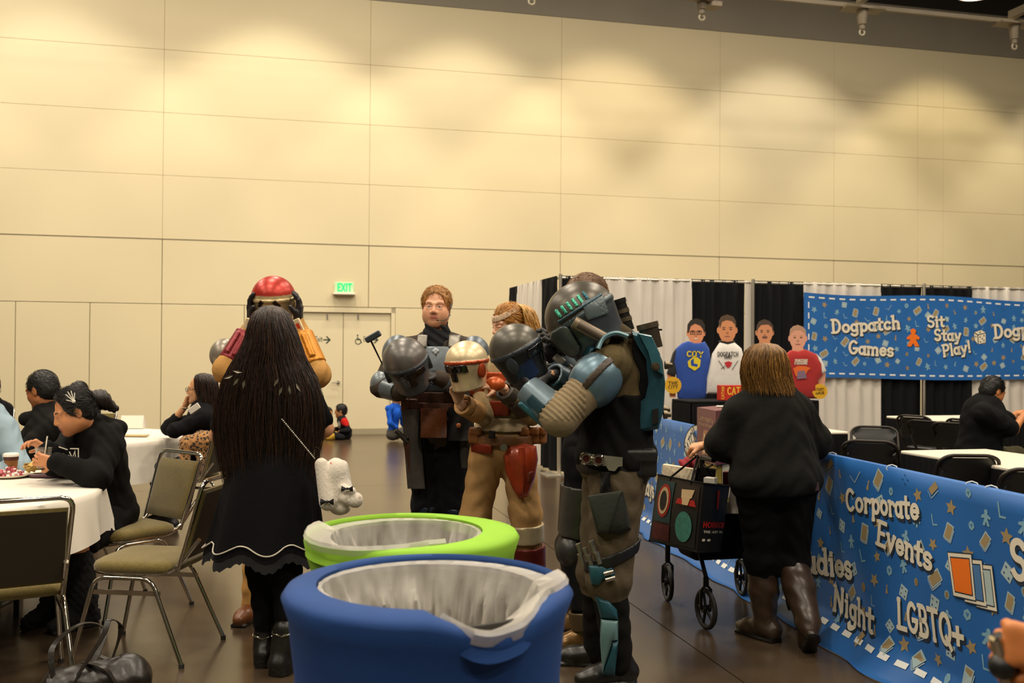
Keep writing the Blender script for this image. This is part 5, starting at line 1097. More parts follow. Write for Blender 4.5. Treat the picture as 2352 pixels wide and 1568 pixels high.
def curtain_hair(parent, prof, f, n, phi=(-115, 115), col='2A1C14', endz=(0, 0), rad=.0022, seed=1, hi=None, lay=(.86, 1.0), wav=.006, name='hair'):
    """prof: list (centre Vector, rx, ry) from the crown down; f = facing direction; strands hang on the outside"""
    rn = np.random.default_rng(seed); fx = Vector(f).normalized(); rt = Vector((fx.y, -fx.x, 0)); K = len(prof); P = []; C = []
    c0 = np.array(lin(col)); c1 = np.array(lin(hi)) if hi else c0*1.9
    def pt(i, ph, l):
        i = min(max(i, 0), K-1.001); k = int(i); t = i-k; (ca, xa, ya), (cb2, xb, yb_) = prof[k], prof[k+1]; c = ca*(1-t)+cb2*t; rx, ry = xa*(1-t)+xb*t, ya*(1-t)+yb_*t
        p = c+rt*(rx*l*math.sin(ph))-fx*(ry*l*math.cos(ph)); return p
    for s in range(n):
        ph = R(rn.uniform(*phi)); l = lay[0]+(lay[1]-lay[0])*rn.random()**.5; e = K-1-rn.uniform(*endz); m_ = 16; dph = rn.normal(0, .10); w1, w2 = rn.uniform(0, 6.28, 2)
        Q = []
        for j in range(m_): t = j/(m_-1)*e; p = pt(t, ph+dph*(j/m_)**2, l); q = wav*(j/m_); Q.append((p.x+q*math.sin(w1+j*.8), p.y+q*math.sin(w2+j*.7), p.z))
        P.append(Q); mx = rn.random()**2.5; C.append(c0*(1-mx)+c1*mx)
    # inner mass so the strands close
    rings = []; mphi = np.linspace(R(phi[0]), R(phi[1]), 40)
    for i in range(K): rings.append([tuple(pt(i, a, lay[0]*.97)) for a in mphi])
    v = np.array(rings).reshape(-1, 3); ff = []
    e_ = max(2, int(K-endz[1]*.25))
    for i in range(e_-1):
        for k in range(39): ff.append((i*40+k, i*40+k+1, (i+1)*40+k+1, (i+1)*40+k))
    return strands(name, P, rad, C, parent, (v, np.array(ff, dtype=np.int32), np.tile(c0, (len(v), 1))))
def short_hair(L, M, size, col, parent, top=.012, back=-.05, side=-.03, vox=.005, hl=.066, seed=0, fringe=0.0, nst=700, slen=.035, comb=0.0):
    S = Sdf(); z_ = size
    S.u(s_el(L(0, -.018, .036), [(q+top)*z_ for q in (.078, .098, .088)], M), col); S.u(s_el(L(0, -.05, -.01), [q*z_ for q in (.078, .07, .075)], M), col, .02)
    S.sub(s_el(L(0, .105+fringe, -.022), [q*z_ for q in (.082, .092, .090)], M), .008); S.sub(s_el(L(0, .130+fringe, .045), [q*z_ for q in (.085, .072, .056)], M), .014); S.sub(s_bx(L(0, .05, side-.1), [q*z_ for q in (.3, .09, .2)], M, .01), .01); S.sub(s_bx(L(0, 0, back-.15), [q*z_ for q in (.3, .4, .2)], M, .02), .02)
    for s in (-1, 1): S.sub(s_el(L(s*.09, -.004, -.012), [q*z_ for q in (.03, .022, .036)], M), .008)
    rn = np.random.default_rng(seed); ph = rn.uniform(0, 6, 3)
    S.disp = lambda P: .0012*np.sin(P[:, 0]*230+ph[0]+6*np.sin(P[:, 2]*40))*np.sin(P[:, 1]*170+ph[1])
    v, fq, cl = S.mesh(vox); cen = np.array(L(0, -.02, .03)); fwv = np.array(M@Vector((0, 1, 0))); upv = np.array(M@Vector((0, 0, 1))); c0 = np.array(lin(col)); P_, C_ = [], []
    if nst:
        for i in rn.choice(len(v), min(nst, len(v)), replace=False):
            p = v[i]; nr_ = p-cen; nr_ = nr_/(np.linalg.norm(nr_)+1e-9); cd = -fwv*.7-upv*.35+fwv*comb+rn.normal(0, .25, 3); cd = cd-nr_*(cd@nr_); cd = cd/(np.linalg.norm(cd)+1e-9); ln = rn.uniform(.6, 1.2)*slen
            P_.append([p+cd*ln*t+nr_*(.0015+.004*math.sin(math.pi*t)*(1-.5*t)-.002*t) for t in (0, .35, .7, 1.0)]); C_.append(c0*rn.uniform(.6, 1.9))
    return strands('hair', P_, .0016, C_, parent, (v, fq, cl)) if nst else mkmesh('hair', v, fq, M_hair, parent, 179, cl)
def body_core(J, skin, sc=1.0, arms=True):
    S = Sdf(); tp, M = torso_prims(J, -.012, sc)
    for p in tp: S.u(p, skin, .07)
    for i in (0, 1):
        limb(S, [J['sh'][i], J['el'][i], J['wr'][i]], [.046*sc, .036*sc, .026*sc], skin); limb(S, [J['hip'][i], J['kn'][i], J['an'][i]], [.072*sc, .048*sc, .034*sc], skin, .05)
    return S
def top_sdf(J, col, g=.012, sc=1.0, fat=0.0, sleeve=1.0, ar=(.062, .052, .045), hem=None, k=.07, armcols=None, neckcut=None):
    S = Sdf(); tp, M = torso_prims(J, g, sc, fat)
    for p in tp: S.u(p, col, k)
    up = (Vector(J['neck'])-Vector(J['pel'])).normalized()
    if hem is not None: S.cut(-up, Vector(J['pel'])+up*hem)
    for i in (0, 1):
        sh, el, wr = [Vector(J[q][i]) for q in ('sh', 'el', 'wr')]; c = armcols[i] if armcols else col
        if sleeve <= .5: e2 = lerp(sh, el, sleeve*2); limb(S, [sh, e2], [ar[0]*sc, ar[0]*sc*.95], c, .04)
        else: w2 = lerp(el, wr, sleeve*2-1); limb(S, [sh, el, w2], [ar[0]*sc, ar[1]*sc, ar[2]*sc], c, .04)
    if neckcut is not None: S.sub(s_el(Vector(J['neck'])+up*.05, neckcut), .01)
    S.disp = lambda P: .004*np.sin(P[:, 2]*52+9*np.sin(P[:, 0]*9+P[:, 1]*7))*np.sin(P[:, 0]*23+P[:, 1]*31+1)
    return S
def legs_sdf(J, col, r_=(.095, .072, .06), sc=1.0, to=1.0, pelvis=True, g=.01, k=.05, fat=0.0):
    S = Sdf()
    if pelvis:
        up = (Vector(J['neck'])-Vector(J['pel'])).normalized(); f = Vector(J['fwd']); M = frame(f-up*f.dot(up), up); S.u(s_el(J['pel'], (.168*sc+g+fat, .128*sc+g+fat, .14*sc+g), M), col)
    for i in (0, 1):
        h, kn, an = [Vector(J[q][i]) for q in ('hip', 'kn', 'an')]
        limb(S, [h, kn, lerp(kn, an, to*2-1)] if to > .5 else [h, lerp(h, kn, to*2)], [r_[0]*sc, r_[1]*sc, r_[2]*sc], col, k)
    S.disp = lambda P: .004*np.sin(P[:, 2]*60+8*np.sin(P[:, 0]*11+P[:, 1]*9))*np.sin(P[:, 0]*30+P[:, 1]*26)
    return S
def plate(parent, name, prs, col, mt=None, vox=.007, paints=(), k=0.0):
    S = Sdf()
    for p in prs: S.u(p, col, k)
    for p, c in paints: S.paint(p, c, .004)
    return sdf_obj(name, [(S, vox)], mt or M_arm, parent)
def limb_plate(a, b, ra, rb, off, t, t0=0.0, t1=1.0, keep=None):
    """curved shell along a limb a->b between fractions t0..t1, kept on the side keep (direction) when given"""
    a, b = Vector(a), Vector(b); d = (b-a).normalized(); prs = [s_shell(s_rc(a, b, ra, rb), off, t), s_pl(-d, lerp(a, b, t0)), s_pl(d, lerp(a, b, t1))]
    if keep is not None: kd = Vector(keep[0]).normalized(); kd = kd-d*kd.dot(d); prs.append(s_pl(-kd, lerp(a, b, .5)+kd*keep[1]))
    return s_and(*prs)
def helmet(label, C, f, u, cols, size=1.0, extra=None, ears=True, paints=(), vis=True, name='helmet'):
    dome, low, band, cheek = cols; M = frame(f, u); L = lambda x, y, z: Vector(C)+M@(Vector((x, y, z))*size); z_ = size
    t = thing(name, label, 'helmet', Vector(C), 'costume helmets')
    out = s_sm([s_el(L(0, -.005, .030), [q*z_ for q in (.128, .142, .125)], M), s_rc(L(0, -.008, .02), L(0, -.012, -.22), .128*z_, .106*z_, (M@Vector((0, 1, 0)), 1.06))], .05*z_)
    inn = s_sm([s_el(L(0, -.005, .030), [q*z_ for q in (.116, .130, .113)], M), s_rc(L(0, -.008, .02), L(0, -.012, -.30), .114*z_, .088*z_, (M@Vector((0, 1, 0)), 1.06))], .05*z_)
    S = Sdf(); S.u(out, dome); S.sub(inn); S.cut(M@Vector((0, -.18, -1)), L(0, 0, -.155))
    vis_c = s_or(s_bx(L(0, .15, -.014), [q*z_ for q in (.205, .16, .050)], M, .008), s_bx(L(0, .15, -.050), [q*z_ for q in (.06, .16, .06)], M@Matrix.Rotation(R(45), 3, 'Y'), .006)); vis_c = s_or(s_bx(L(0, .15, -.016), [q*z_ for q in (.205, .16, .054)], M, .008), s_and(s_bx(L(0, .15, -.055), [q*z_ for q in (.055, .16, .10)], M@Matrix.Rotation(R(0), 3, 'Y'), .006)))
    S.u(s_and(s_shell(out, .001, .005), s_bx(L(0, 0, .022), [q*z_ for q in (.4, .4, .020)], M, .004)), band, .004)
    S.paint(s_bx(L(0, 0, -.13), [q*z_ for q in (.5, .5, .29)], M, .004), low); 
    S.paint(s_bx(L(0, 0, .022), [q*z_ for q in (.5, .5, .026)], M, .004), band)
    for s in (-1, 1): S.paint(s_bx(L(s*.125, .06, -.105), [q*z_ for q in (.11, .16, .10)], M@Matrix.Rotation(R(s*14), 3, 'Y'), .012), cheek)
    for x in (): S.paint(s_bx(L(x, .14, -.115), [q*z_ for q in (.009, .09, .055)], M, .003), '14130F')
    for p, c in paints: S.paint(p(L, M, z_), c)
    sdf_obj('shell', [(S, .0055)], M_arm, t)
    V_ = Sdf(); V_.u(s_and(s_shell(out, .0035, .0035), vis_c), '08090B')
    if vis: sdf_obj('visor', [(V_, .005)], mat('visor_black', None, .12, attr=True, coat=.5), t)
    if ears:
        for s in (-1, 1):
            MB().loft([[L(s*xx, -.005+.032*k*math.cos(a), -.035+.05*k*math.sin(a)) for a in [i*.3927 for i in range(16)]] for xx, k in ((.115, 1), (.143, 1), (.148, .85))]).build('ear_cap', mat('helmet_'+band, band, .4, .5), t, 40)
    return t, L, M
def person(label, loc):
    return thing('person', label, 'person', Vector((loc[0], loc[1], 0)))
# ================================================================ P1: the long-haired woman in black
D = 4.76
J = dict(pel=A(630, 1065, D), neck=A(622, 850, D+.02), fwd=(0, 1, 0), sh=(A(556, 876, D+.02), A(698, 876, D+.02)), el=(A(499, 1000, D+.09), A(748, 985, D+.09)), wr=(A(550, 1030, D+.32), A(700, 1030, D+.32)),
         hip=(A(594, 1085, D), A(664, 1085, D)), kn=(A(600, 1310, D), A(658, 1310, D-.04)), an=(A(610, 1483, D+.03), A(654, 1478, D-.10)))
p1 = person('woman with very long dark hair in a short black dress seen from behind', A(625, 1525, D)); SK = 'C98F6A'
S, L, M = head_sdf(A(622, 768, D-.01), (0, 1, -.1), (0, 0, 1), 1.0, SK, neck=J['neck'], female=True)
H = Sdf(); hand(H, J['wr'][0], (1, .5, .2), (0, 1, 0), 1, col=SK); hand(H, J['wr'][1], (-1, .5, .2), (0, 1, 0), -1, col=SK)
sdf_obj('body', [(body_core(J, SK, .95), .012), (S, .006), (H, .006)], M_skin, p1)
T = top_sdf(J, '0D0C0E', .008, .88, sleeve=.40, ar=(.066, .06, .05), hem=.0); sdf_obj('dress_bodice', [(T, .009)], M_cl, p1)
wc = A(628, 1035, D); hc = A(609, 1262, D); rings = []; n = 120
for i in range(10):
    q = i/9; c = lerp(wc, hc, q); rg = []
    for k in range(n):
        a = 2*math.pi*k/n; pl = math.sin(8*a+.6*math.sin(2*a)); r0 = .175+.085*q**.8; rr = r0*(1+.085*q*max(-.6, pl)); rg.append(c+Vector((rr*1.03*math.cos(a), rr*.85*math.sin(a), -.05*q*q*math.sin(a)*0-.02*q*pl)))
    rings.append(rg)
mb = MB().loft(rings, cap=False); mb.build('skirt', mat('black_skirt_cloth', '0E0D0F', .9, bump=.15, bs=40, spec=.15), p1, 179)
tr = [v+(v-hc).normalized()*.003+Vector((0, 0, .035)) for v in rings[-1]]
tr = [hc+(v-hc)*1.0 for v in tr]; MB().tube(tr, .0035, 6, closed=True).build('white_trim', mat('white_trim', 'CFC6B4', .7), p1, 60)
ruf = [[c+(v-c)*s+Vector((0, 0, dz+.006*math.sin(k*2.2))) for k, v in enumerate(rings[-1])] for c, s, dz in ((hc, .985, .01), (hc, 1.0, -.02), (hc, 1.015, -.045))]
MB().loft(ruf, cap=False).build('hem_ruffle', mat('black_lace', '121114', .9, bump=.4, bs=200), p1, 60)
sdf_obj('tights', [(legs_sdf(J, '0B0A0C', (.085, .066, .046), .95, pelvis=False), .009)], M_cl, p1)
S = Sdf(); shoe(S, J['an'][0], (-.12, 1, 0), '15120F', .24, boot=.05, lift=.0); shoe(S, J['an'][1], (.35, .9, 0), '15120F', .25, boot=.05, lift=.0)
for i in (0, 1): S.u(s_bx(Vector((J['an'][i].x, J['an'][i].y-.02, .035)), (.085, .09, .07), None, .015), '12100E', .01); S.u(s_rc(J['an'][i]+Vector((0, 0, .07)), J['an'][i]-Vector((0, 0, .05)), .054, .056), '15120F', .02)
sdf_obj('ankle_boots', [(S, .007)], M_boot, p1)
for i in (0, 1):
    c = J['an'][i]+Vector((0, 0, .055)); MB().tube([c+Vector((.06*math.cos(a), .06*math.sin(a), .004*math.sin(5*a))) for a in [k*.3927 for k in range(16)]], .0045, 6, closed=True).build('ankle_chain', M_chrome, p1, 60)
prof = []
for y, x0, x1, ry in ((702, 617, 629, .02), (706, 600, 646, .075), (720, 584, 663, .118), (745, 573, 674, .140), (790, 562, 690, .146), (830, 537, 704, .150), (870, 515, 728, .16), (920, 500, 742, .165), (980, 490, 744, .165), (1040, 500, 735, .16), (1100, 512, 722, .155), (1160, 525, 708, .15)):
    prof.append((A((x0+x1)/2, y, D), (x1-x0)/2/(F/D), ry))
curtain_hair(p1, prof, (0, 1, 0), 1700, (-108, 108), '1A110C', (.2, 4.2), .0017, 4, '4A2E1D', (.82, 1.0), .012)
lf = mat('pewter_leaf', '8A8272', .4, .7)
for (x, y, a) in ((535, 862, 200), (548, 868, 235), (562, 872, 260), (648, 888, 250), (664, 884, 280), (680, 880, 300), (640, 868, 240), (556, 855, 170)):
    c = A(x, y, D-.175); d = Vector((math.cos(R(a)), 0, math.sin(R(a)))); s_ = Vector((-d.z, 0, d.x)); MB().add([c, c+d*.02+s_*.007+Vector((0, -.004, 0)), c+d*.045, c+d*.02-s_*.007+Vector((0, -.004, 0)), c+d*.02+Vector((0, .006, 0))], [(0, 3, 2, 1), (0, 1, 4), (1, 2, 4), (2, 3, 4), (3, 0, 4)]).build('collar_leaf', lf, p1)
st = [A(648+(722-648)*i/26, 963+(1052-963)*i/26, D-.178+.0008*i) for i in range(27)]
plu = thing('plush_bag', 'white plush rabbit bag with black bows hanging at the long-haired woman’s hip', 'plush bag', A(771, 1120, D-.12)-Vector((0, 0, .12)))
for q in st: MB().sph(q, .0042, 6).build('strap_bead', mat('strap_bead', 'CFC9B8', .25, .8), plu, 60)
S = Sdf(); wc_ = 'DDD2C2'; Yp = D-.12
S.u(s_el(A(771, 1088, Yp), (.055, .055, .075)), wc_).u(s_el(A(781, 1125, Yp), (.06, .055, .06)), wc_, .03).u(s_rc(A(738, 1066, Yp-.03), A(754, 1152, Yp-.05), .030, .042), wc_, .012).u(s_rc(A(786, 1070, Yp+.03), A(794, 1115, Yp+.05), .028, .03), wc_, .012).u(s_rc(A(776, 1138, Yp-.02), A(812, 1148, Yp-.05), .030, .030), wc_, .01).u(s_el(A(817, 1148, Yp-.05), (.034, .034, .036)), wc_, .008).u(s_el(A(781, 1165, Yp), (.05, .05, .035)), wc_, .02).u(s_rc(A(786, 1120, Yp-.04), A(808, 1128, Yp-.06), .02, .02), wc_, .008)
S.paint(s_el(A(757, 1064, Yp-.06), (.009, .03, .009)), 'B81E22', .004); S.paint(s_el(A(826, 1143, Yp-.08), (.004, .02, .009)), 'B89C86', .006)
S.disp = lambda P: .0015*np.sin(P[:, 0]*300)*np.sin(P[:, 2]*280)*np.sin(P[:, 1]*260)
sdf_obj('plush_body', [(S, .005)], mat('plush_fur', None, .95, attr=True, sheen=.5, bump=.4, bs=220), plu)
def bow(c, w, parent):
    mb = MB()
    for s in (-1, 1): mb.add([c, c+Vector((s*w, -.006, w*.55)), c+Vector((s*w*1.05, -.012, 0)), c+Vector((s*w, -.006, -w*.55)), c+Vector((s*w*.6, .012, 0))], [(0, 2, 1), (0, 3, 2), (0, 1, 4), (1, 2, 4), (2, 3, 4), (3, 0, 4)])
    mb.sph(c, w*.25, 6); mb.build('bow', mat('black_satin', '101014', .35), parent, 30)
bow(A(752, 1152, Yp-.10), .030, plu); bow(A(798, 1122, Yp-.085), .026, plu)
# ================================================================ P2: person raising a red and cream helmet
D = 5.57
J = dict(pel=A(628, 1010, D), neck=A(628, 815, D), fwd=(0, -1, 0), sh=(A(566, 862, D), A(690, 862, D)), el=(A(518, 850, D-.22), A(731, 860, D-.22)), wr=(A(580, 742, D-.12), A(684, 742, D-.12)),
         hip=(A(596, 1030, D), A(660, 1030, D)), kn=(A(590, 1220, D), A(664, 1220, D)), an=(A(580, 1392, D), A(668, 1392, D)))
p2 = person('person in yellow and crimson armour lifting a helmet with both hands', A(625, 1420, D)); TAN = 'B98A4E'
S, L, M = head_sdf(A(628, 722, D), (0, -1, 0), size=.95, neck=J['neck']); sdf_obj('body', [(body_core(J, SK), .014), (S, .008)], M_skin, p2)
H = Sdf(); hand(H, J['wr'][0], (-.12, -.05, 1), (1, 0, .0), -1, (12, 25, 20), '1C1518', 1.0, g=.003); sdf_obj('glove', [(H, .005)], M_lea, p2)
H = Sdf(); hand(H, J['wr'][1], (.12, -.05, 1), (-1, 0, 0), 1, (12, 25, 20), '1C1518', 1.0, g=.003); sdf_obj('glove', [(H, .005)], M_lea, p2)
sdf_obj('jumpsuit', [(top_sdf(J, TAN, .012, ar=(.07, .062, .04)), .009), (legs_sdf(J, TAN), .011)], M_cl, p2)
S = Sdf(); shoe(S, J['an'][0], (-.2, -1, 0), '6A3E20', boot=.16, lift=0); shoe(S, J['an'][1], (.2, -1, 0), '6A3E20', boot=.16, lift=0); sdf_obj('boots', [(S, .009)], M_boot, p2)
for i, cc in ((0, '7E1F26'), (1, 'C8811E')):
    e, w = J['el'][i], J['wr'][i]; ax = (w-e).normalized(); side = Vector((0, -1, 0)).cross(ax).normalized()
    plate(p2, 'gauntlet', [limb_plate(e, w, .056, .044, .006, .007, .18, .78)]+[s_and(limb_plate(e, w, .056, .044, .016, .008, .26, .7), s_bx(lerp(e, w, .5)+Vector((0, -.06, 0))+side*o, (.03, .1, .2), frame(Vector((0, -1, 0)), ax), .004)) for o in (-.022, .03)], cc, vox=.006)
    plate(p2, 'cuff_plate', [s_and(s_bx(lerp(e, w, .93)+Vector((0, -.035, .0)), (.055, .03, .085), frame(Vector((0, -1, 0)), ax), .006))], 'D9C39A', vox=.005, paints=[(s_bx(lerp(e, w, .93)+Vector((.008, -.05, -.005)), (.02, .04, .05), frame(Vector((0, -1, 0)), ax), .003), 'C23A1A')])
plate(p2, 'shoulder_guard', [s_and(s_shell(s_el(A(518, 815, D-.1), (.078, .09, .085)), 0, .007), s_pl((.8, .1, -.6), A(522, 828, D-.1)))], '8A8172', vox=.007)
plate(p2, 'shoulder_guard', [s_and(s_shell(s_el(A(705, 850, D), (.08, .09, .08)), 0, .007), s_pl((-.8, .1, -.6), A(700, 860, D)))], '8A8172', vox=.008)
helmet('red and cream helmet held up in two gloved hands above the long-haired woman', A(628, 692, D-.06), (0, -.97, -.22), (0, -.22, .97), ('CDB585', 'CDB585', 'CDB585', 'CDB585'), .86, vis=False, paints=[(lambda L, M, z: s_bx(L(0, 0, .172), (.5, .5, .2), M, .003), 'B02E20'), (lambda L, M, z: s_bx(L(-.05, .1, .005), (.045, .2, .026), M@Matrix.Rotation(R(-55), 3, 'Y'), .004), '2A1714'), (lambda L, M, z: s_bx(L(.05, .1, .005), (.045, .2, .026), M@Matrix.Rotation(R(55), 3, 'Y'), .004), '2A1714')])
# ================================================================ P3: fair-haired man in grey armour
D = 6.0
J = dict(pel=A(1005, 990, D), neck=A(1003, 790, D+.02), fwd=(-.12, -1, 0), sh=(A(920, 803, D+.02), A(1088, 803, D+.02)), el=(A(876, 888, D-.06), A(1094, 905, D-.05)), wr=(A(920, 902, D-.24), A(1010, 868, D-.26)),
         hip=(A(975, 1005, D), A(1036, 1005, D)), kn=(A(982, 1165, D-.03), A(1050, 1170, D-.03)), an=(A(972, 1352, D), A(1064, 1352, D)))
p3 = person('fair-haired man with a headset microphone in grey armour holding a helmet', A(1010, 1380, D))
C3 = A(1002, 706, D-.01); S, L, M = head_sdf(C3, (-.06, -1, .0), (.03, .05, 1), .99, 'E0A480', '9A6A40', 'B8695A', J['neck'], beard='CE9874', nr=.062)
S.u(s_el(L(0, .03, -.055), (.074, .062, .062), M), 'E0A480', .03)
H = Sdf()
sdf_obj('body', [(body_core(J, 'D99A70', 1.02), .013), (S, .0042)], M_skin, p3)
short_hair(L, M, .99, 'A8783F', p3, .009, -.045, -.005, .0045, fringe=-.010, seed=3, nst=1500, slen=.04, comb=.45)
hand(H, J['wr'][1], (-.85, -.2, .30), (-.1, .2, -1), 1, (22, 38, 25), '131214', 1.04, g=.003); sdf_obj('glove', [(H, .0048)], M_lea, p3)
H = Sdf(); hand(H, J['wr'][0], (.9, -.3, .0), (0, -.1, 1), -1, (20, 20, 20), '131214', 1.04, g=.003)
sdf_obj('glove', [(H, .0048)], M_lea, p3)
T = top_sdf(J, '463E36', .012, 1.05, ar=(.068, .056, .046)); sdf_obj('flight_suit', [(T, .010), (legs_sdf(J, '15171A', (.105, .088, .07), 1.0, to=.84), .010)], M_cl, p3)
S = Sdf(); S.u(s_rc(A(1003, 752, D-.02), A(1003, 794, D+.0), .074, .105), '26282A').sub(s_rc(A(1003, 735, D-.04), A(1003, 760, D-.02), .066, .05), .01); S.disp = lambda P: .004*np.sin(P[:, 2]*120+4*P[:, 0]*20); sdf_obj('neck_gaiter', [(S, .006)], M_cl, p3)
tp, MT = torso_prims(J, .012, 1.05); to = s_sm(tp, .07)
bxp = lambda px, py, w, h, dep=.5, rot=0: s_bx(A(px, py, D-.12), (w, dep, h), frame(Vector(J['fwd']))@Matrix.Rotation(R(rot), 3, 'Y'), .006)
G1, G2 = '7C868C', '646E76'
plate(p3, 'chest_plate', [s_and(s_shell(to, .016, .009), bxp(1005, 838, .40, .22, .25))], G1, vox=.007, paints=[(bxp(1003, 800, .006, .10, .3), '2A2E32'), (bxp(1003, 852, .05, .006, .3), '2A2E32')])
plate(p3, 'chest_emblem', [s_and(s_shell(to, .028, .006), s_bx(A(1000, 806, D-.14), (.034, .3, .034), frame(Vector(J['fwd']))@Matrix.Rotation(R(45), 3, 'Y'), .004))], 'A9B0B4', vox=.005)
for px in (968, 1042): plate(p3, 'shoulder_strap', [s_and(s_shell(to, .026, .012), bxp(px, 783, .062, .075, .22))], '8B877C', vox=.006)
plate(p3, 'abdomen_plate', [s_and(s_shell(to, .014, .007), bxp(1005, 890, .22, .05, .26))], '3E444A', vox=.007)
for i in (0, 1):
    sh, el, wr = J['sh'][i], J['el'][i], J['wr'][i]; out = Vector((-1 if i == 0 else 1, -.25, .2))
    plate(p3, 'pauldron', [s_and(s_shell(s_el(lerp(sh, el, .12), (.092, .092, .11)), .0, .007), s_pl(-out-Vector((0, 0, .5)), lerp(sh, el, .12)+out.normalized()*.0))], G2, vox=.006)
    plate(p3, 'elbow_guard', [s_and(s_shell(s_el(lerp(sh, el, .92), (.070, .070, .075)), .0, .007), s_pl(-out, lerp(sh, el, .92)))], G1, vox=.006)
    plate(p3, 'gauntlet', [limb_plate(el, wr, .055, .046, .004, .006, .3, .9)], G2, vox=.006)
belt = lambda y0, y1, off, th, col, nm, mt=M_lea, x0=None, x1=None: plate(p3, nm, [s_and(s_shell(to, off, th), s_bx(A((x0+x1)/2 if x0 else 1005, (y0+y1)/2, D-.02), ((x1-x0)/(F/D) if x0 else .6, .6, (y1-y0)/(F/D)), frame(Vector(J['fwd'])), .004))], col, mt, .007)
belt(898, 940, .016, .010, '3E2012', 'waist_belt'); belt(922, 942, .03, .008, '55301A', 'gun_belt')
plate(p3, 'belt_buckle', [bxp(992, 931, .05, .038, .06)], 'A58B5C', vox=.005)
def hang_flap(nm, px0, px1, y0, y1, Y, col, mt=M_lea, th=.012, bend=.02, skew=0):
    rg = []; n = 8
    for i in range(n+1):
        q = i/n; rg.append([A(px0+skew*q+(px1-px0)*k/6, y0+(y1-y0)*q, Y-bend*math.sin(math.pi*k/6)+.012*math.sin(q*5+k)) for k in range(7)])
    V_ = np.array([tuple(p) for r_ in rg for p in r_]+[tuple(p+Vector((0, th, 0))) for r_ in rg for p in r_]); Fq = []; N = (n+1)*7
    for i in range(n):
        for k in range(6): a = i*7+k; Fq += [(a, a+7, a+8, a+1), (N+a, N+a+1, N+a+8, N+a+7)]
    for i in range(n): Fq += [(i*7, N+i*7, N+i*7+7, i*7+7), (i*7+6, i*7+13, N+i*7+13, N+i*7+6)]
    for k in range(6): Fq += [(k, k+1, N+k+1, N+k), (n*7+k, N+n*7+k, N+n*7+k+1, n*7+k+1)]
    return mkmesh(nm, V_, np.array(Fq, dtype=np.int32), mt, cur, 50, np.tile(lin(col), (len(V_), 1)))
cur = p3
hang_flap('leather_apron', 966, 1026, 938, 1005, D-.20, '5E3216'); hang_flap('black_pouch', 1030, 1078, 935, 1012, D-.16, '15161A', M_lea, .05)
plate(p3, 'pouch_emblem', [s_el(A(1053, 977, D-.195), (.016, .008, .016))], '9A5A34', vox=.004)
hang_flap('side_cape', 922, 962, 940, 1122, D-.17, '43403C', M_cl, .01, .05, 14); hang_flap('side_cape', 1042, 1085, 940, 1075, D-.08, '43403C', M_cl, .01, .04, 16)
for x in (932, 950): plate(p3, 'belt_pouch', [s_bx(A(x, 930, D-.16), (.055, .05, .075), None, .012)], '4A2614', M_lea, .006)
plate(p3, 'holster', [s_rc(A(938, 1015, D-.2), A(946, 1085, D-.2), .032, .018, (Vector((0, 1, 0)), .6))], '42210F', M_lea, .006)
gun = thing('pistol_prop', 'dark prop pistol in the brown holster of the fair-haired man', 'prop pistol', A(925, 1000, D-.21)); MB().tube([A(936, 1016, D-.21), A(926, 1004, D-.215), A(908, 988, D-.225)], [.016, .016, .013], 8).build('grip', mat('prop_grip', '3A3530', .4, .4), gun, 50); MB().cyl(A(934, 1006, D-.215), A(942, 1022, D-.2), .012, n=10).build('barrel', M_blackm, gun, 50)
for i in (0, 1): plate(p3, 'shin_guard', [limb_plate(J['kn'][i], J['an'][i], .078, .06, .012, .010, -.05, .8)], '29384C', vox=.008)
S = Sdf(); shoe(S, J['an'][0], (-.3, -1, 0), '1A1715', lift=0); shoe(S, J['an'][1], (.3, -1, 0), '1A1715', lift=0); sdf_obj('boots', [(S, .01)], M_boot, p3)
mic = bez([L(-.085, .0, .0), L(-.084, .03, -.05), L(-.062, .078, -.078), L(-.026, .112, -.080)], 8); MB().tube(mic, .0022, 6).sph(mic[-1], .006, 6).build('headset_microphone', M_black, p3, 60); MB().tube([L(-.090, -.02, .025), L(-.093, .004, .03), L(-.09, .012, .0)], .006, 6).build('headset_earpiece', mat('grey_plastic', '6A6C70', .4), p3, 60)
h3, L3, M3 = helmet('grey steel helmet with an antenna held by the fair-haired man', A(934, 836, D-.36), (.22, -.88, -.42), (-.28, -.42, .86), ('5F5C58', '4B5258', '3C444C', '6E6660'), .92)
MB().tube([L3(-.14, -.02, .02), A(878, 836, D-.36), A(850, 778, D-.36)], .006, 6).build('antenna_stalk', M_blackm, h3, 60); MB().rbox(A(857, 773, D-.36), (.095, .03, .035), .006, Matrix.Rotation(R(-30), 3, 'Y')).build('antenna_head', mat('antenna_grey', '3A4148', .4, .4), h3)
# ================================================================ P4: blonde woman in orange armour
D = 5.7
J = dict(pel=A(1150, 1020, D), neck=A(1172, 822, D+.02), fwd=(-.55, -.85, 0), sh=(A(1102, 852, D-.02), A(1218, 848, D+.04)), el=(A(1110, 955, D-.10), A(1222, 955, D-.06)), wr=(A(1056, 925, D-.28), A(1150, 888, D-.30)),
         hip=(A(1118, 1045, D), A(1188, 1042, D)), kn=(A(1090, 1195, D-.03), A(1207, 1178, D-.05)), an=(A(1078, 1385, D), A(1218, 1385, D-.02)))
p4 = person('blonde woman with a headband in orange armour holding a cream helmet', A(1150, 1410, D)); SK4 = 'E0AE8C'
S, L, M = head_sdf(A(1167, 746, D), (-.83, -.50, -.20), (-.10, -.05, 1), .93, SK4, '8A6238', 'B4605A', J['neck'], female=True, nr=.046, eyes='down')
H = Sdf(); hand(H, J['wr'][0], (-.35, -.25, .9), (.1, -.5, .6), 1, (25, 30, 20), SK4, .92); hand(H, J['wr'][1], (-.9, -.3, .15), (-.3, .3, -.6), 1, (12, 30, 20), SK4, .92)
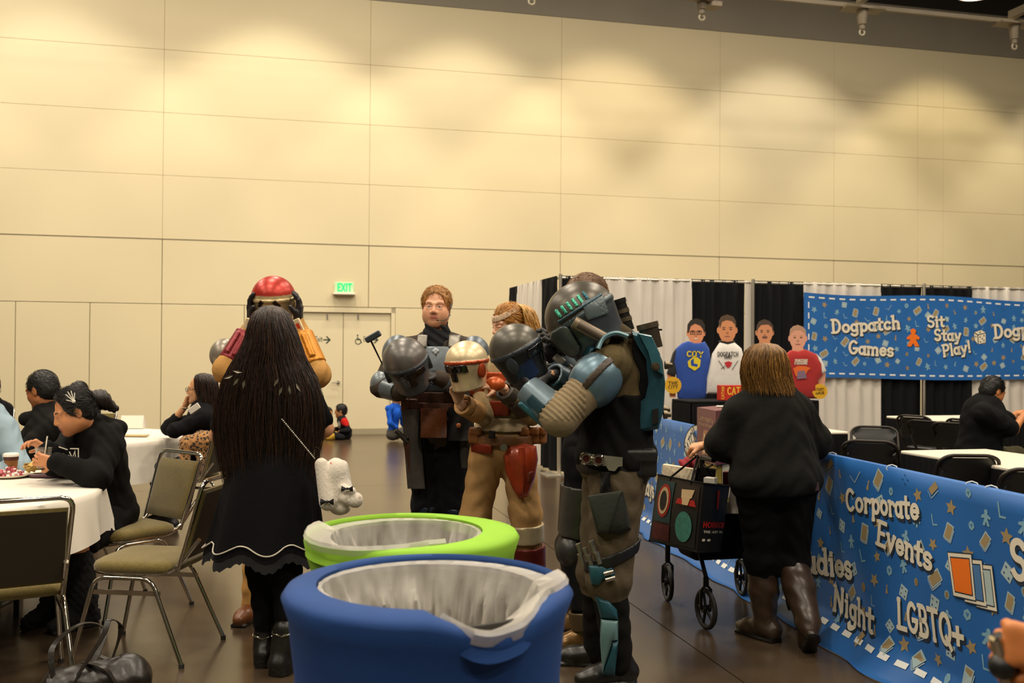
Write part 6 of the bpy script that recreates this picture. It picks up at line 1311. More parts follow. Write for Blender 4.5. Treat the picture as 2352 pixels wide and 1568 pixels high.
sdf_obj('body', [(body_core(J, SK4, .94), .013), (S, .0042), (H, .0046)], M_skin, p4)
prof = []
cc = A(1186, 745, D+.03)
for dz, rx, ry, dx in ((.118, .02, .02, -.01), (.108, .06, .06, 0), (.08, .088, .09, .01), (.03, .098, .105, .018), (-.03, .10, .105, .03), (-.09, .09, .10, .045), (-.15, .075, .085, .05), (-.21, .05, .06, .05)): prof.append((cc+Vector((dx, 0, dz)), rx, ry))
curtain_hair(p4, prof, (-.83, -.5, 0), 700, (-100, 100), 'A97532', (.1, 2.0), .0028, 8, 'D9AE62', (.85, 1.04), .014)
short_hair(L, M, .93, 'A97532', p4, .006, -.04, -.03, .005, seed=5, nst=900, slen=.05)
S = Sdf(); S.u(s_and(s_shell(s_el(L(0, -.014, .032), [q*.93 for q in (.076, .096, .086)], M), .009, .005), s_bx(L(0, .02, .074), (.3, .26, .030), M@Matrix.Rotation(R(-20), 3, 'X'), .004)), 'BFA68A'); sdf_obj('headband', [(S, .005)], mat('headband_cloth', None, .8, attr=True, var=.35, vs=70), p4)
sdf_obj('flight_suit', [(top_sdf(J, 'A8926C', .010, .92, ar=(.058, .05, .042), sleeve=.8), .009), (legs_sdf(J, 'A98455', (.105, .088, .075), .96, to=.8), .009)], M_cl, p4)
tp, MT = torso_prims(J, .010, .92); to = s_sm(tp, .07); fr4 = frame(Vector(J['fwd'])); OR, RU = 'A8431C', '86301A'
fwd4 = Vector(J['fwd']).normalized()
def front4(px, py, w, h, off, th, col, nm, mt=M_arm, dep=.24, rot=0): return plate(p4, nm, [s_and(s_shell(to, off, th), s_bx(A(px, py, D)+fwd4*.12, (w, dep, h), fr4@Matrix.Rotation(R(rot), 3, 'Y'), .012))], col, mt, .007)
front4(1150, 880, .30, .13, .018, .009, OR, 'chest_plate'); front4(1150, 935, .23, .085, .016, .008, RU, 'rib_plate')
front4(1155, 972, .5, .075, .012, .010, 'BDA98A', 'waist_wrap', M_cl, .6); front4(1150, 1008, .6, .055, .028, .008, '6A4420', 'utility_belt', M_lea, .8)
for i in (0, 1):
    sh, el, wr = J['sh'][i], J['el'][i], J['wr'][i]; out = Vector((-.9, -.5, .2)) if i == 0 else Vector((.8, -.5, .2))
    plate(p4, 'pauldron', [s_and(s_shell(s_el(lerp(sh, el, .22), (.078, .078, .095)), 0, .007), s_pl(-out, lerp(sh, el, .22)))], OR, vox=.006)
    plate(p4, 'forearm_guard', [limb_plate(el, wr, .052, .042, .004, .008, .25, .62), limb_plate(el, wr, .052, .042, .004, .011, .70, .9)], ('B08550', '4B453C')[i], M_lea, .006)
plate(p4, 'hand_guard', [s_and(s_shell(s_el(J['wr'][1]+Vector((-.03, -.01, .01)), (.05, .045, .04)), 0, .006), s_pl((.2, .3, -.9), J['wr'][1]))], 'B8521E', vox=.005)
for px, dx in ((1092, 0), (1200, 0), (1224, .02), (1240, .05)):
    plate(p4, 'belt_pouch', [s_bx(A(px, 1002, D-.15+abs(px-1150)*.0014), (.075, .06, .085), fr4, .016), s_bx(A(px, 990, D-.175+abs(px-1150)*.0014), (.078, .03, .045), fr4, .01)], '7A4A1E', M_lea, .006)
plate(p4, 'belt_clip', [s_bx(A(1130, 998, D-.185), (.04, .02, .045), fr4, .005)], '1A1816', vox=.005)
front4(1132, 1026, .16, .055, .03, .008, RU, 'hip_plate')
MB().cyl(A(1157, 1027, D-.20), A(1157, 1027, D-.215), .02, n=16).build('medallion', mat('old_silver', '8C8A78', .35, .8), p4, 40)
pth = [(1172, 1022), (1205, 1018), (1232, 1024), (1236, 1055), (1228, 1100), (1212, 1140), (1192, 1146), (1176, 1120), (1160, 1080), (1156, 1045)]
def bossed(parent, nm, pts, Y, dep, col, mt, cen=None, tilt=0.0, lip=.012):
    cx_ = sum(p[0] for p in pts)/len(pts) if cen is None else cen[0]; cy_ = sum(p[1] for p in pts)/len(pts) if cen is None else cen[1]; rg = []
    for f_, o in ((1, lip), (1.0, 0), (.95, -dep*.45), (.8, -dep*.75), (.45, -dep), (.1, -dep*1.04)): rg.append([A(cx_+(x-cx_)*f_, cy_+(y-cy_)*f_, Y+o+tilt*(x-cx_)) for x, y in pts])
    mb = MB().loft(rg); o = mb.build(nm, mt, parent, 35); return o
M_or = mat('orange_armour', 'A03A18', .34, .2, var=.3, vs=12, coat=.3); M_or2 = mat('dark_orange_armour', '6A2412', .36, .2, var=.3, vs=14, coat=.3)
tpl = bossed(p4, 'thigh_plate', [p for a, b in zip(pth, pth[1:]+pth[:1]) for p in (a, ((a[0]+b[0])/2, (a[1]+b[1])/2))], D-.15, .055, OR, M_or)
bossed(p4, 'thigh_plate_ridge', [(1190, 1026), (1204, 1024), (1206, 1100), (1200, 1138), (1194, 1100)], D-.205, .014, OR, M_or); bossed(p4, 'thigh_plate_inset', [(1210, 1085), (1224, 1082), (1222, 1105), (1210, 1108)], D-.195, .010, OR, M_or2)
for i in (0, 1):
    plate(p4, 'shin_guard', [limb_plate(J['kn'][i], J['an'][i], .085, .066, .010, .010, .12, .32)], 'B5A584', vox=.007); plate(p4, 'shin_guard', [limb_plate(J['kn'][i], J['an'][i], .085, .066, .014, .012, .36, .85)], '5E1F18', vox=.008)
S = Sdf(); shoe(S, J['an'][0], (-.7, -.7, 0), '5A3018', lift=0); shoe(S, J['an'][1], (.1, -1, 0), '5A3018', lift=0); sdf_obj('boots', [(S, .01)], M_boot, p4)
helmet('cream and orange helmet held low by the blonde woman', A(1071, 838, D-.34), (-.66, -.75, -.10), (-.08, -.06, 1), ('D6C39C', 'CDB890', 'A8431C', 'CDB890'), .80, paints=[(lambda L, M, z: s_and(s_bx(L(.10, -.05, .0), (.14, .16, .4), M, .02)), 'A8431C')])
# ================================================================ P6: brown-haired person behind the teal-armoured one
D = 5.15
J = dict(pel=A(1350, 1050, D), neck=A(1362, 780, D), fwd=(-1, -.1, 0), sh=(A(1352, 815, D-.18), A(1362, 815, D+.18)), el=(A(1322, 872, D-.24), A(1330, 890, D+.2)), wr=(A(1268, 808, D-.30), A(1280, 870, D+.05)),
         hip=(A(1345, 1070, D-.09), A(1340, 1070, D+.10)), kn=(A(1326, 1262, D-.10), A(1322, 1250, D+.14)), an=(A(1352, 1438, D-.12), A(1338, 1402, D+.24)))
p6 = person('brown-haired person in dark plated armour half hidden behind the teal armour', A(1345, 1475, D)); SK6 = 'CF9468'
S, L, M = head_sdf(A(1342, 690, D), (-1, -.15, -.2), size=1.02, skin=SK6, neck=J['neck'], nr=.06)
sdf_obj('body', [(body_core(J, SK6), .014), (S, .007)], M_skin, p6); short_hair(L, M, 1.02, '6A4A2C', p6, .012, -.05, -.03, .006, seed=9)
H = Sdf(); hand(H, J['wr'][0], (-.9, .05, .25), (-.1, .6, -.7), 1, (20, 30, 25), '121113', 1.0, g=.003); sdf_obj('glove', [(H, .006)], M_lea, p6)
H = Sdf(); hand(H, J['wr'][1], (-.9, -.3, .1), (-.1, -.6, .5), 1, (20, 30, 25), '121113', 1.0, g=.003); sdf_obj('glove', [(H, .007)], M_lea, p6)
sdf_obj('flight_suit', [(top_sdf(J, '1B1A1C', .012), .012), (legs_sdf(J, '141416', (.095, .08, .066), 1.0), .010)], M_cl, p6)
plate(p6, 'forearm_guard', [limb_plate(J['el'][0], J['wr'][0], .056, .046, .006, .008, .15, .85)], '5A6670', vox=.006)
e, w = J['el'][0], J['wr'][0]; ax = (w-e).normalized(); kp = lerp(e, w, .38)+Vector((0, -.065, .0)); kfr = frame(Vector((0, -1, .3)), ax)
kpd = MB().rbox(kp, (.06, .02, .10), .006, kfr).build('keypad', mat('keypad_silver', '8E877A', .35, .7), p6)
for i in range(3):
    for j in range(4): MB().rbox(kp+kfr@Vector((-.018+.018*i, .012, -.03+.02*j)), (.011, .006, .012), .002, kfr).build('key', mat('key_dark', '2A2826', .5), kpd)
MB().rbox(lerp(e, w, .72)+Vector((0, -.06, .0)), (.04, .02, .06), .005, kfr).build('gauntlet_module', mat('module_silver', '9A9488', .3, .7), p6)
for k in range(3):
    a, b = A(1232+k*4, 762+k*9, D-.30-.02*k), A(1292+k*2, 800+k*10, D-.30-.01*k); pts = [lerp(a, b, i/14)+Vector((0, -.03*math.sin(math.pi*i/14), .03*math.sin(math.pi*i/14)))+Vector((.004*math.sin(i*2), 0, .006*math.cos(i*2))) for i in range(15)]
    MB().tube(pts, [.012+.004*(i % 2) for i in range(15)], 8).build('braided_cord', mat('braid_black', '17140F', .55), p6, 60)
for i, yo in ((0, 0), (1, 0)):
    k_, an = J['kn'][i], J['an'][i]; h = J['hip'][i]; out = Vector((-1, -.6, 0))
    plate(p6, 'thigh_plate', [limb_plate(h, k_, .10, .085, .008, .008, .25, .85, (out, .0))], '4A4842', vox=.008); plate(p6, 'knee_plate', [s_and(s_shell(s_el(k_+Vector((-.02, -.02, 0)), (.085, .085, .085)), 0, .008), s_pl((1, .3, 0), k_+Vector((-.03, 0, 0))))], '3C3B38', vox=.007)
    plate(p6, 'shin_guard', [limb_plate(k_, an, .08, .062, .008, .009, .12, .75)], '17191F', vox=.008); plate(p6, 'ankle_plate', [limb_plate(k_, an, .08, .066, .014, .010, .78, 1.02, (out, -.02))], '5A4A34', vox=.007)
    S = Sdf(); shoe(S, an, (-1, -.15, 0), '7A5A30', .26, lift=0); sdf_obj('boot', [(S, .008)], mat('gold_boot', None, .32, .4, attr=True, var=.3, vs=16), p6)
# ================================================================ P5: person in teal armour, head bowed in a helmet
D = 4.6
N, FA = D-.19, D+.19
J = dict(pel=A(1415, 1060, D), neck=A(1408, 800, D), fwd=(-1, .02, 0), sh=(A(1402, 838, N), A(1396, 836, FA)), el=(A(1286, 958, N-.06), A(1335, 905, FA+.06)), wr=(A(1212, 892, N+.02), A(1268, 862, FA-.06)),
         hip=(A(1420, 1095, D-.10), A(1402, 1095, D+.10)), kn=(A(1398, 1325, D-.11), A(1375, 1315, D+.14)), an=(A(1420, 1520, D-.07), A(1372, 1496, D+.20)))
p5 = person('person in teal and brown armour with backpack bowing in a helmet', A(1415, 1560, D)); KH = '5A4E3C'
S, L, M = head_sdf(A(1342, 735, D), (-.8, 0, -.55), (-.55, 0, .83), size=1.0, neck=J['neck'], nr=.06)
sdf_obj('body', [(body_core(J, 'CF9468', 1.05), .014), (S, .010)], M_skin, p5)
T = top_sdf(J, '54482F', .014, 1.06, .03, sleeve=.84, ar=(.080, .066, .054)); sdf_obj('undersuit', [(T, .009)], M_cl, p5)
S = Sdf(); S.u(s_rc(A(1372, 760, D), A(1410, 800, D), .10, .12), '463C2C'); S.disp = lambda P: .004*np.sin(P[:, 2]*90+P[:, 0]*50); sdf_obj('collar', [(S, .008)], M_cl, p5)
# ribbed sleeve on the near arm
sh, el, wr = J['sh'][0], J['el'][0], J['wr'][0]
S = Sdf(); S.u(s_rc(lerp(sh, el, .42), el, .088, .080), '8F7E62').u(s_rc(el, lerp(el, wr, .4), .080, .070), '8F7E62', .03)
dd = npv((el-sh).normalized()); S.disp = lambda P: .0035*np.sin((P-npv(sh))@dd*300)*((P[:, 0] < npv(lerp(sh, el, .7))[0]+.04) & (P[:, 2] > npv(el)[2]-.01))
S.paint(s_rc(lerp(sh, el, .5)+Vector((.03, -.06, -.03)), el+Vector((.02, -.06, -.03)), .006), 'B8A584', .004)
sdf_obj('ribbed_sleeve', [(S, .006)], M_cl, p5)
S = Sdf(); tp, MT = torso_prims(J, .026, 1.06, .03)
for p in tp[:3]: S.u(p, '0C0B0A', .07)
up = (J['neck']-J['pel']).normalized(); S.cut(-up, J['pel']-up*.02); S.cut(up, A(1420, 905, D)); S.disp = lambda P: .005*np.sin(P[:, 2]*46+6*np.sin(P[:, 0]*14))*np.sin(P[:, 0]*16)
sdf_obj('black_vest', [(S, .008)], M_cl, p5)
BL, TE, TE2 = '5E7886', '1F4A56', '2C5B66'
ax = (el-sh).normalized()
frp = frame(Vector((-.25, -1, .1)), -ax)
pc = lerp(sh, el, .30)
plate(p5, 'pauldron', [s_and(s_shell(s_el(pc, (.105, .100, .125), frp), 0, .008), s_pl((.15, 1, .05), pc+Vector((0, .015, 0))))], BL, vox=.006)
plate(p5, 'pauldron_rim', [s_and(s_shell(s_el(pc, (.108, .103, .128), frp), 0, .010), s_shell(s_pl((.15, 1, .05), pc+Vector((0, .015, 0))), 0, .008), s_bx(pc, (.5, .5, .5)))], '2A241C', vox=.006)
plate(p5, 'pauldron_strap', [s_and(s_shell(s_el(pc, (.108, .103, .128), frp), .006, .004), s_pl((.15, 1, .05), pc), s_bx(pc, (.035, .5, .4), frp, .004))], '3A2E20', M_lea, .006)
for i, (a, b) in enumerate(((J['el'][0], J['wr'][0]), (J['el'][1], J['wr'][1]))):
    plate(p5, 'gauntlet', [limb_plate(a, b, .066, .05, .008, .008, .28, 1.0)], '71828C', vox=.006, paints=[(s_bx(lerp(a, b, .6)+Vector((-.02, -.07, -.02)), (.05, .06, .09), frame(Vector((0, -1, 0)), (b-a)), .004), '2F4C56')])
    if i == 0: plate(p5, 'gauntlet_fin', [s_bx(lerp(a, b, .42)+Vector((-.045, -.01, -.055)), (.028, .05, .20), frame(Vector((0, -1, 0)), (b-a)), .010)], TE2, vox=.006)
    H = Sdf(); hand(H, b, (-.55, .25, .75) if i == 0 else (-.95, -.2, -.1), (.3, .6, .35) if i == 0 else (-.2, -.8, .5), 1 if i == 0 else -1, (28, 30, 25) if i == 0 else (25, 40, 30), '131112', 1.08, g=.003); sdf_obj('glove', [(H, .0048)], M_lea, p5)
plate(p5, 'chest_plate', [s_and(s_shell(s_sm(torso_prims(J, .02, 1.06)[0], .07), .022, .009), s_bx(A(1330, 865, D), (.2, .34, .28), None, .02))], TE, vox=.008)
for yo in (N-.02,):
    rg = []; pts = bez([A(1372, 800, yo-.02), A(1385, 775, yo+.03), A(1412, 764, yo+.05), A(1440, 772, yo+.05)], 6)
    for i, q in enumerate(pts):
        t = (pts[min(i+1, len(pts)-1)]-pts[max(i-1, 0)]).normalized(); nn = Vector((-t.z, 0, t.x)); nn = nn if nn.z > 0 else -nn; s_ = Vector((0, 1, 0)); rg.append([q+s_*.05+nn*.008, q-s_*.05+nn*.008, q-s_*.055, q-s_*.05-nn*.012, q+s_*.05-nn*.012])
    MB().loft(rg).build('shoulder_plate', mat('teal_pale', '5C7C84', .38, .3, var=.1, vs=14), p5, 40)
# backpack
M_te = mat('teal_armour', '1D4A57', .42, .3, var=.2, vs=10, coat=.15); M_te2 = mat('teal_armour_light', '2F626E', .42, .3, var=.2, vs=10, coat=.15); M_bra = mat('aged_brass', '6A5E4A', .35, .7, var=.2, vs=20)
bk = thing('backpack', 'teal angular costume backpack with two canisters worn by the bowed person', 'backpack', A(1490, 880, D))
def hull(nm, side, y0, y1, mt):
    rg = [[A(px, py, Y) for px, py in side] for Y in (y0, y1)]; n = len(side)
    cen = (sum(p[0] for p in side)/n, sum(p[1] for p in side)/n)
    mid = [[A(cen[0]+(px-cen[0])*k, cen[1]+(py-cen[1])*k, Y) for px, py in side] for k, Y in ((.93, y0-.012), (1, y0), (1, y1), (.93, y1+.012))]
    return MB().loft(mid).build(nm, mt, bk, 25)
hull('pack_shell', [(1452, 760), (1500, 776), (1522, 830), (1528, 880), (1524, 945), (1512, 985), (1470, 992), (1436, 985), (1440, 950), (1482, 915), (1490, 880), (1484, 820), (1462, 785)], D-.15, D+.15, M_te)
hull('pack_shell_ridge', [(1466, 764), (1496, 770), (1516, 812), (1524, 862), (1500, 850), (1488, 806)], D-.175, D+.175, M_te2)
hull('pack_panel', [(1498, 940), (1512, 936), (1512, 972), (1498, 976)], D-.168, D-.15, M_black)
hull('pack_frame', [(1452, 775), (1484, 790), (1500, 850), (1500, 925), (1452, 945)], D-.13, D+.13, M_blackf)
for (x, y, Y) in ((1505, 842, D-.185), (1527, 838, D+.0), (1524, 952, D-.06), (1522, 940, D+.06)):
    d = Vector((0, -1, 0)) if x < 1510 else Vector((1, 0, 0)); c = A(x, y, Y); MB().cyl(c, c+d*.018, .02, .018, 12).cyl(c+d*.016, c+d*.034, .012, .011, 10).build('bolt', M_bra, bk, 40)
MB().cyl(A(1440, 760, D+.08), A(1418, 692, D+.08), .038, n=20).build('canister', mat('black_canister', '1A1612', .35, .3), bk, 40)
for q in (.02, .35, .62): c = lerp(A(1418, 690, D+.08), A(1440, 760, D+.08), q); dv = (A(1440, 760, D+.08)-A(1418, 690, D+.08)).normalized(); MB().cyl(c-dv*.008, c+dv*.012, .041, n=20).build('canister_ring', M_bra if q > .1 else mat('black_canister', '1A1612', .35, .3), bk, 40)
MB().cyl(A(1500, 800, D-.06), A(1488, 748, D-.06), .046, n=20).build('canister', mat('brown_canister', '3A3024', .4, .3), bk, 40); c0, c1 = A(1486, 742, D-.06), A(1489, 754, D-.06); MB().cyl(c0, c1, .051, n=20).build('canister_cap', M_bra, bk, 40)
MB().tube([A(1510, 757, D-.07), A(1520, 757, D-.09)], .004, 6).build('toggle', M_blackm, bk)
for a, b in ((A(1450, 770, D-.12), A(1404, 770, N+.02)),): MB().tube([a, b], .014, 8).build('pack_strap', mat('strap_brown', '2E261B', .6), bk, 40)
# belt, pouches, legs
tl = s_sm(torso_prims(J, .02, 1.06, .01)[0][:3], .07); zb_ = A(1400, 1060, D).z
plate(p5, 'utility_belt', [s_and(s_shell(tl, .012, .010), s_bx(Vector((J['pel'].x, J['pel'].y, zb_)), (.6, .6, .085), None, .01))], '1C1916', M_lea, .008)
M_pl = mat('belt_plate_grey', '8E8A78', .38, .5, var=.12, vs=20)
bY = D-.222; pl_ = [(1334, 1040), (1430, 1050), (1430, 1070), (1420, 1072), (1412, 1082), (1398, 1080), (1392, 1070), (1334, 1066)]
MB().slab(pl_, 0, .014, lambda x, y, h: A(x, y, bY-h+(1385-x)*.0002)).build('buckle_plate', M_pl, p5)
for x, y in ((1346, 1052), (1374, 1056)):
    c = A(x, y, bY-.014); MB().lathe([(.001, .0), (.028, .0), (.028, .012), (.022, .02), (.017, .02), (.017, .008), (.001, .008)], c, 20, Matrix.Rotation(R(90), 3, 'X')).build('dial', M_chrome, p5, 30); MB().cyl(c+Vector((0, -.008, 0)), c+Vector((0, -.013, 0)), .015, n=16).build('dial_lens', mat('lens_maroon', '3A1410', .15), p5, 30)
for x, w in ((1455, .085), (1489, .07)):
    plate(p5, 'belt_pouch', [s_bx(A(x, 1062, D-.17), (w, .075, .125), None, .014), s_bx(A(x, 1048, D-.195), (w+.004, .04, .06), None, .012)], '12110F', M_lea, .006)
sdf_obj('trousers', [(legs_sdf(J, KH, (.125, .092, .07), 1.05, to=.62), .009)], M_cl, p5)
sdf_obj('calf_wraps', [(legs_sdf(dict(J, hip=[lerp(J['hip'][i], J['kn'][i], .98) for i in (0, 1)]), '13120F', (.078, .082, .066), 1.0, pelvis=False), .009)], M_cl, p5)
cur = p5
bossed(p5, 'thigh_pouch', [(1350, 1138), (1430, 1126), (1436, 1150), (1450, 1215), (1425, 1226), (1370, 1224), (1360, 1180)], D-.235, .03, '1', mat('thigh_pouch_green', '1B1E17', .7, bump=.15, bs=50), lip=.07); bossed(p5, 'pouch_flap', [(1350, 1138), (1430, 1126), (1410, 1190), (1396, 1224), (1372, 1224)], D-.262, .014, '1', mat('pouch_flap_green', '262A20', .7, bump=.15, bs=50))
hang_flap('garter_strap', 1378, 1402, 1084, 1132, D-.235, '15130F', M_lea, .012, .0)
kd = (J['kn'][0]-J['hip'][0]).normalized(); sc_ = lerp(J['hip'][0], J['kn'][0], .78)
plate(p5, 'cartridge_belt', [s_and(s_shell(s_rc(J['hip'][0], J['kn'][0], .131, .097), .008, .008), s_bx(sc_, (.6, .6, .05), Matrix.Rotation(R(-22), 3, 'Y'), .005))], '100F0D', M_lea, .007)
for (x, y) in ((1332, 1262), (1346, 1272), (1362, 1256), (1336, 1285), (1356, 1288), (1374, 1282)):
    c = A(x, y, D-.16-(x-1325)*.0012); MB().cyl(c+Vector((-.008, 0, .024)), c+Vector((.008, 0, -.024)), .011, n=10).cyl(c+Vector((-.009, 0, .027)), c+Vector((-.004, 0, .013)), .0125, n=10).build('cartridge', mat('cartridge_silver', '9C968A', .3, .85), p5, 40)
M_kn = mat('teal_knee', '234F5A', .4, .3, var=.15, vs=12)
bossed(p5, 'knee_plate', [(1350, 1298), (1408, 1296), (1416, 1318), (1412, 1340), (1378, 1330), (1376, 1345), (1358, 1342)], D-.20, .025, TE, M_kn, lip=.06)
for x, y in ((1398, 1316), (1402, 1330)): MB().cyl(A(x-11, y+2, D-.235), A(x+11, y-4, D-.235), .010, n=10).build('cartridge', mat('cartridge_silver', '9C968A', .3, .85), p5, 40)
bossed(p5, 'shin_plate', [(1366, 1368), (1396, 1374), (1418, 1400), (1420, 1424), (1380, 1420)], D-.165, .03, TE, M_kn, lip=.06); bossed(p5, 'shin_plate', [(1380, 1420), (1420, 1424), (1420, 1470), (1408, 1472), (1384, 1548), (1378, 1470)], D-.165, .03, TE, mat('teal_grey', '5E7C7C', .4, .3, var=.12, vs=14), lip=.06)
bossed(p5, 'shin_plate', [(1408, 1472), (1421, 1470), (1412, 1552), (1384, 1550)], D-.165, .03, TE, M_kn, lip=.06)
S = Sdf(); shoe(S, J['an'][0], (-1, -.25, 0), '15130F', .27, lift=0, boot=.05); sdf_obj('boot', [(S, .008)], M_boot, p5)
S = Sdf(); shoe(S, J['an'][1], (-1, .1, 0), '15130F', .27, lift=0, boot=.05); sdf_obj('boot', [(S, .008)], M_boot, p5)
# worn helmet: forward is down-left
h5, L5, M5 = helmet('brown helmet with teal stripes worn by the bowed person', A(1338, 738, D), (-.83, -.02, -.55), (-.55, 0, .83), ('4C463C', '3F444A', '3E4A4E', '56636A'), 1.12, ears=False)
M_str = mat('mint_stripe', '4FB79A', .5)
for i in range(6):
    a = .10-.03*i; q = [L5(-.1515+.006*abs(i-2), .085-.026*i, .07+.0*i), L5(-.1515+.006*abs(i-2), .071-.026*i, .07), L5(-.138+.006*abs(i-2), .071-.026*i, .105), L5(-.138+.006*abs(i-2), .085-.026*i, .105)]
out5 = s_sm([s_el(L5(0, -.005, .030), [q*1.12 for q in (.128, .142, .125)], M5), s_rc(L5(0, -.008, .02), L5(0, -.012, -.22), .128*1.12, .106*1.12, (M5@Vector((0, 1, 0)), 1.06))], .05*1.12)
for i in range(6): plate(h5, 'mint_stripe', [s_and(s_shell(out5, .003, .002), s_bx(L5(-.12, .075-.026*i, .082), (.2, .016, .045), M5, .002))], '4FB79A' if i < 5 else '2C6A78', vox=.004)
plate(h5, 'cheek_blade', [s_and(s_shell(out5, .012, .008), s_bx(L5(-.10, .115, -.035), (.16, .09, .15), M5, .03))], '5B6462', vox=.006)
plate(h5, 'temple_plate', [s_and(s_shell(out5, .006, .004), s_bx(L5(-.15, -.06, .02), (.14, .11, .09), M5@Matrix.Rotation(R(15), 3, 'X'), .012))], '5A6668', vox=.006)
plate(h5, 'brow_band', [s_and(s_shell(out5, .008, .004), s_bx(L5(-.12, -.01, .052), (.2, .24, .014), M5, .004))], '38525C', vox=.005)
er = [L5(-.150, .045, .02), L5(-.148, -.03, -.12)]
MB().tube([er[0], er[1]], .028, 12).build('ear_piece', mat('ear_piece_tan', '8C7C66', .4, .3, var=.1, vs=20), h5, 40); MB().tube([lerp(er[0], er[1], .12)+M5@Vector((-.020, 0, 0)), lerp(er[0], er[1], .9)+M5@Vector((-.020, 0, 0))], .018, 10).build('ear_slot', mat('ear_slot_brown', '5E5040', .5), h5, 40)
# helmet carried by the bowed person
helmet('steel grey helmet with a blue visor edge cradled in black gloves', A(1190, 808, D-.12), (.84, -.42, .36), (-.46, -.16, .88), ('57534A', '1E1F22', '3A4048', '20345A'), .80)
# ================================================================ P7: woman in boots with the walking frame
D = 5.22
J = dict(pel=A(1782, 1100, D), neck=A(1768, 905, D+.03), fwd=(-.12, 1, 0), sh=(A(1700, 946, D+.03), A(1832, 944, D+.03)), el=(A(1664, 1018, D+.10), A(1866, 1012, D+.10)), wr=(A(1622, 1022, D+.32), A(1842, 1035, D+.36)),
         hip=(A(1742, 1125, D), A(1822, 1125, D)), kn=(A(1750, 1290, D+.03), A(1820, 1290, D+.02)), an=(A(1758, 1432, D+.03), A(1856, 1428, D-.22)))
p7 = person('woman with brown bobbed hair in a charcoal sweatshirt pushing the walking frame', A(1785, 1465, D)); SK7 = 'D69A6E'
S, L, M = head_sdf(A(1760, 852, D+.02), (-.25, 1, -.15), size=1.02, skin=SK7, neck=J['neck'], female=True)
H = Sdf(); hand(H, J['wr'][0], (-.55, .35, -.1), (.3, .2, -.9), 1, (50, 60, 35), SK7, .95); hand(H, J['wr'][1], (-.1, 1, -.1), (0, 0, -1), -1, (50, 60, 35), SK7, .95)
sdf_obj('body', [(body_core(J, SK7, 1.08), .014), (S, .007), (H, .006)], M_skin, p7)
S = top_sdf(J, '191917', .022, 1.06, .050, sleeve=.66, ar=(.080, .088, .075), hem=-.08, k=.07); sdf_obj('sweatshirt', [(S, .009)], M_cl, p7)
sdf_obj('trousers', [(legs_sdf(J, '0B0A0B', (.115, .080, .062), 1.04, to=.62, fat=.02), .009)], M_cl, p7)
S = Sdf(); BR = '35261A'
limb(S, [lerp(J['kn'][0], J['an'][0], -.05), lerp(J['kn'][0], J['an'][0], .45), J['an'][0]], [.078, .075, .058], BR, .03); shoe(S, J['an'][0], (-.55, .8, 0), BR, .25, lift=0); S.cut((0, 0, 1), lerp(J['kn'][0], J['an'][0], -.06)); S.disp = lambda P: .0015*np.sin(P[:, 2]*80+5*P[:, 0]*10); sdf_obj('tall_boot', [(S, .007)], M_boot, p7)
S = Sdf(); k1, a1 = J['kn'][1], J['an'][1]
limb(S, [lerp(k1, a1, -.1), lerp(k1, a1, .45), a1], [.080, .078, .06], BR, .03); S.u(s_rc(a1, a1+Vector((.01, .06, -.07)), .055, .05), BR, .03).u(s_rc(a1+Vector((0, -.04, -.03)), a1+Vector((.015, .09, -.13)), .044, .042), BR, .02).u(s_rc(a1+Vector((0, -.085, -.05)), a1+Vector((.015, .045, -.165)), .040, .042, (Vector((0, -.66, -.75)), .3)), '17120E', .01); S.disp = lambda P: .0015*np.sin(P[:, 2]*80+5*P[:, 0]*10)
sdf_obj('tall_boot', [(S, .007)], M_boot, p7)
prof = []
for y, x0, x1, ry in ((788, 1748, 1764, .02), (791, 1732, 1782, .075), (806, 1714, 1800, .122), (830, 1704, 1810, .134), (858, 1702, 1815, .137), (882, 1706, 1820, .140), (908, 1708, 1826, .150)): prof.append((A((x0+x1)/2, y, D+.02), (x1-x0)/2/(F/D), ry))
curtain_hair(p7, prof, (-.25, 1, 0), 1100, (-135, 135), '5A3D1C', (0, .7), .0022, 11, 'B07E34', (.86, 1.0), .006)
ph = thing('phone', 'phone sticking out of the back pocket of the woman in boots', 'phone', A(1864, 1118, D-.10)); MB().rbox(A(1864, 1118, D-.13), (.075, .012, .05), .006, Matrix.Rotation(R(-6), 3, 'Y')).build('phone_case', mat('mauve_case', '4A3438', .4), ph)
# ================================================================ people at the tables
def seated(label, loc, J, skin, hf, C, top, pants, size=.95, hu=(0, 0, 1), hands=(), sleeve=1.0, hair=None, vox=.010, brow='2A1C14', lip='A8605A', female=False, shoes='151311', fat=0.0, ar=(.066, .056, .046), sc=1.0, toes=((-.6, -.8, 0),)*2, pr=(.09, .07, .055), hv=.0055, hem=None):
    p = person(label, loc); S, L, M = head_sdf(C, hf, hu, size, skin, brow, lip, J['neck'], female)
    H = Sdf()
    for h in hands: hand(H, *h)
    sdf_obj('body', [(body_core(J, skin, sc), .015), (S, max(.0045, vox*.55))]+([(H, max(.0048, vox*.6))] if hands else []), M_skin, p)
    sdf_obj('top', [(top_sdf(J, top, .016, sc, fat, sleeve, ar, hem=hem), vox)], M_cl, p)
    sdf_obj('trousers', [(legs_sdf(J, pants, pr, sc), vox)], M_cl, p)
    S = Sdf(); shoe(S, J['an'][0], toes[0], shoes, lift=0 if J['an'][0].z < .2 else None); shoe(S, J['an'][1], toes[1], shoes, lift=0 if J['an'][1].z < .2 else None); sdf_obj('shoes', [(S, vox)], M_boot, p)
    if hair: short_hair(L, M, size, hair, p, top=.007, fringe=-.008, vox=hv)
    return p, L, M
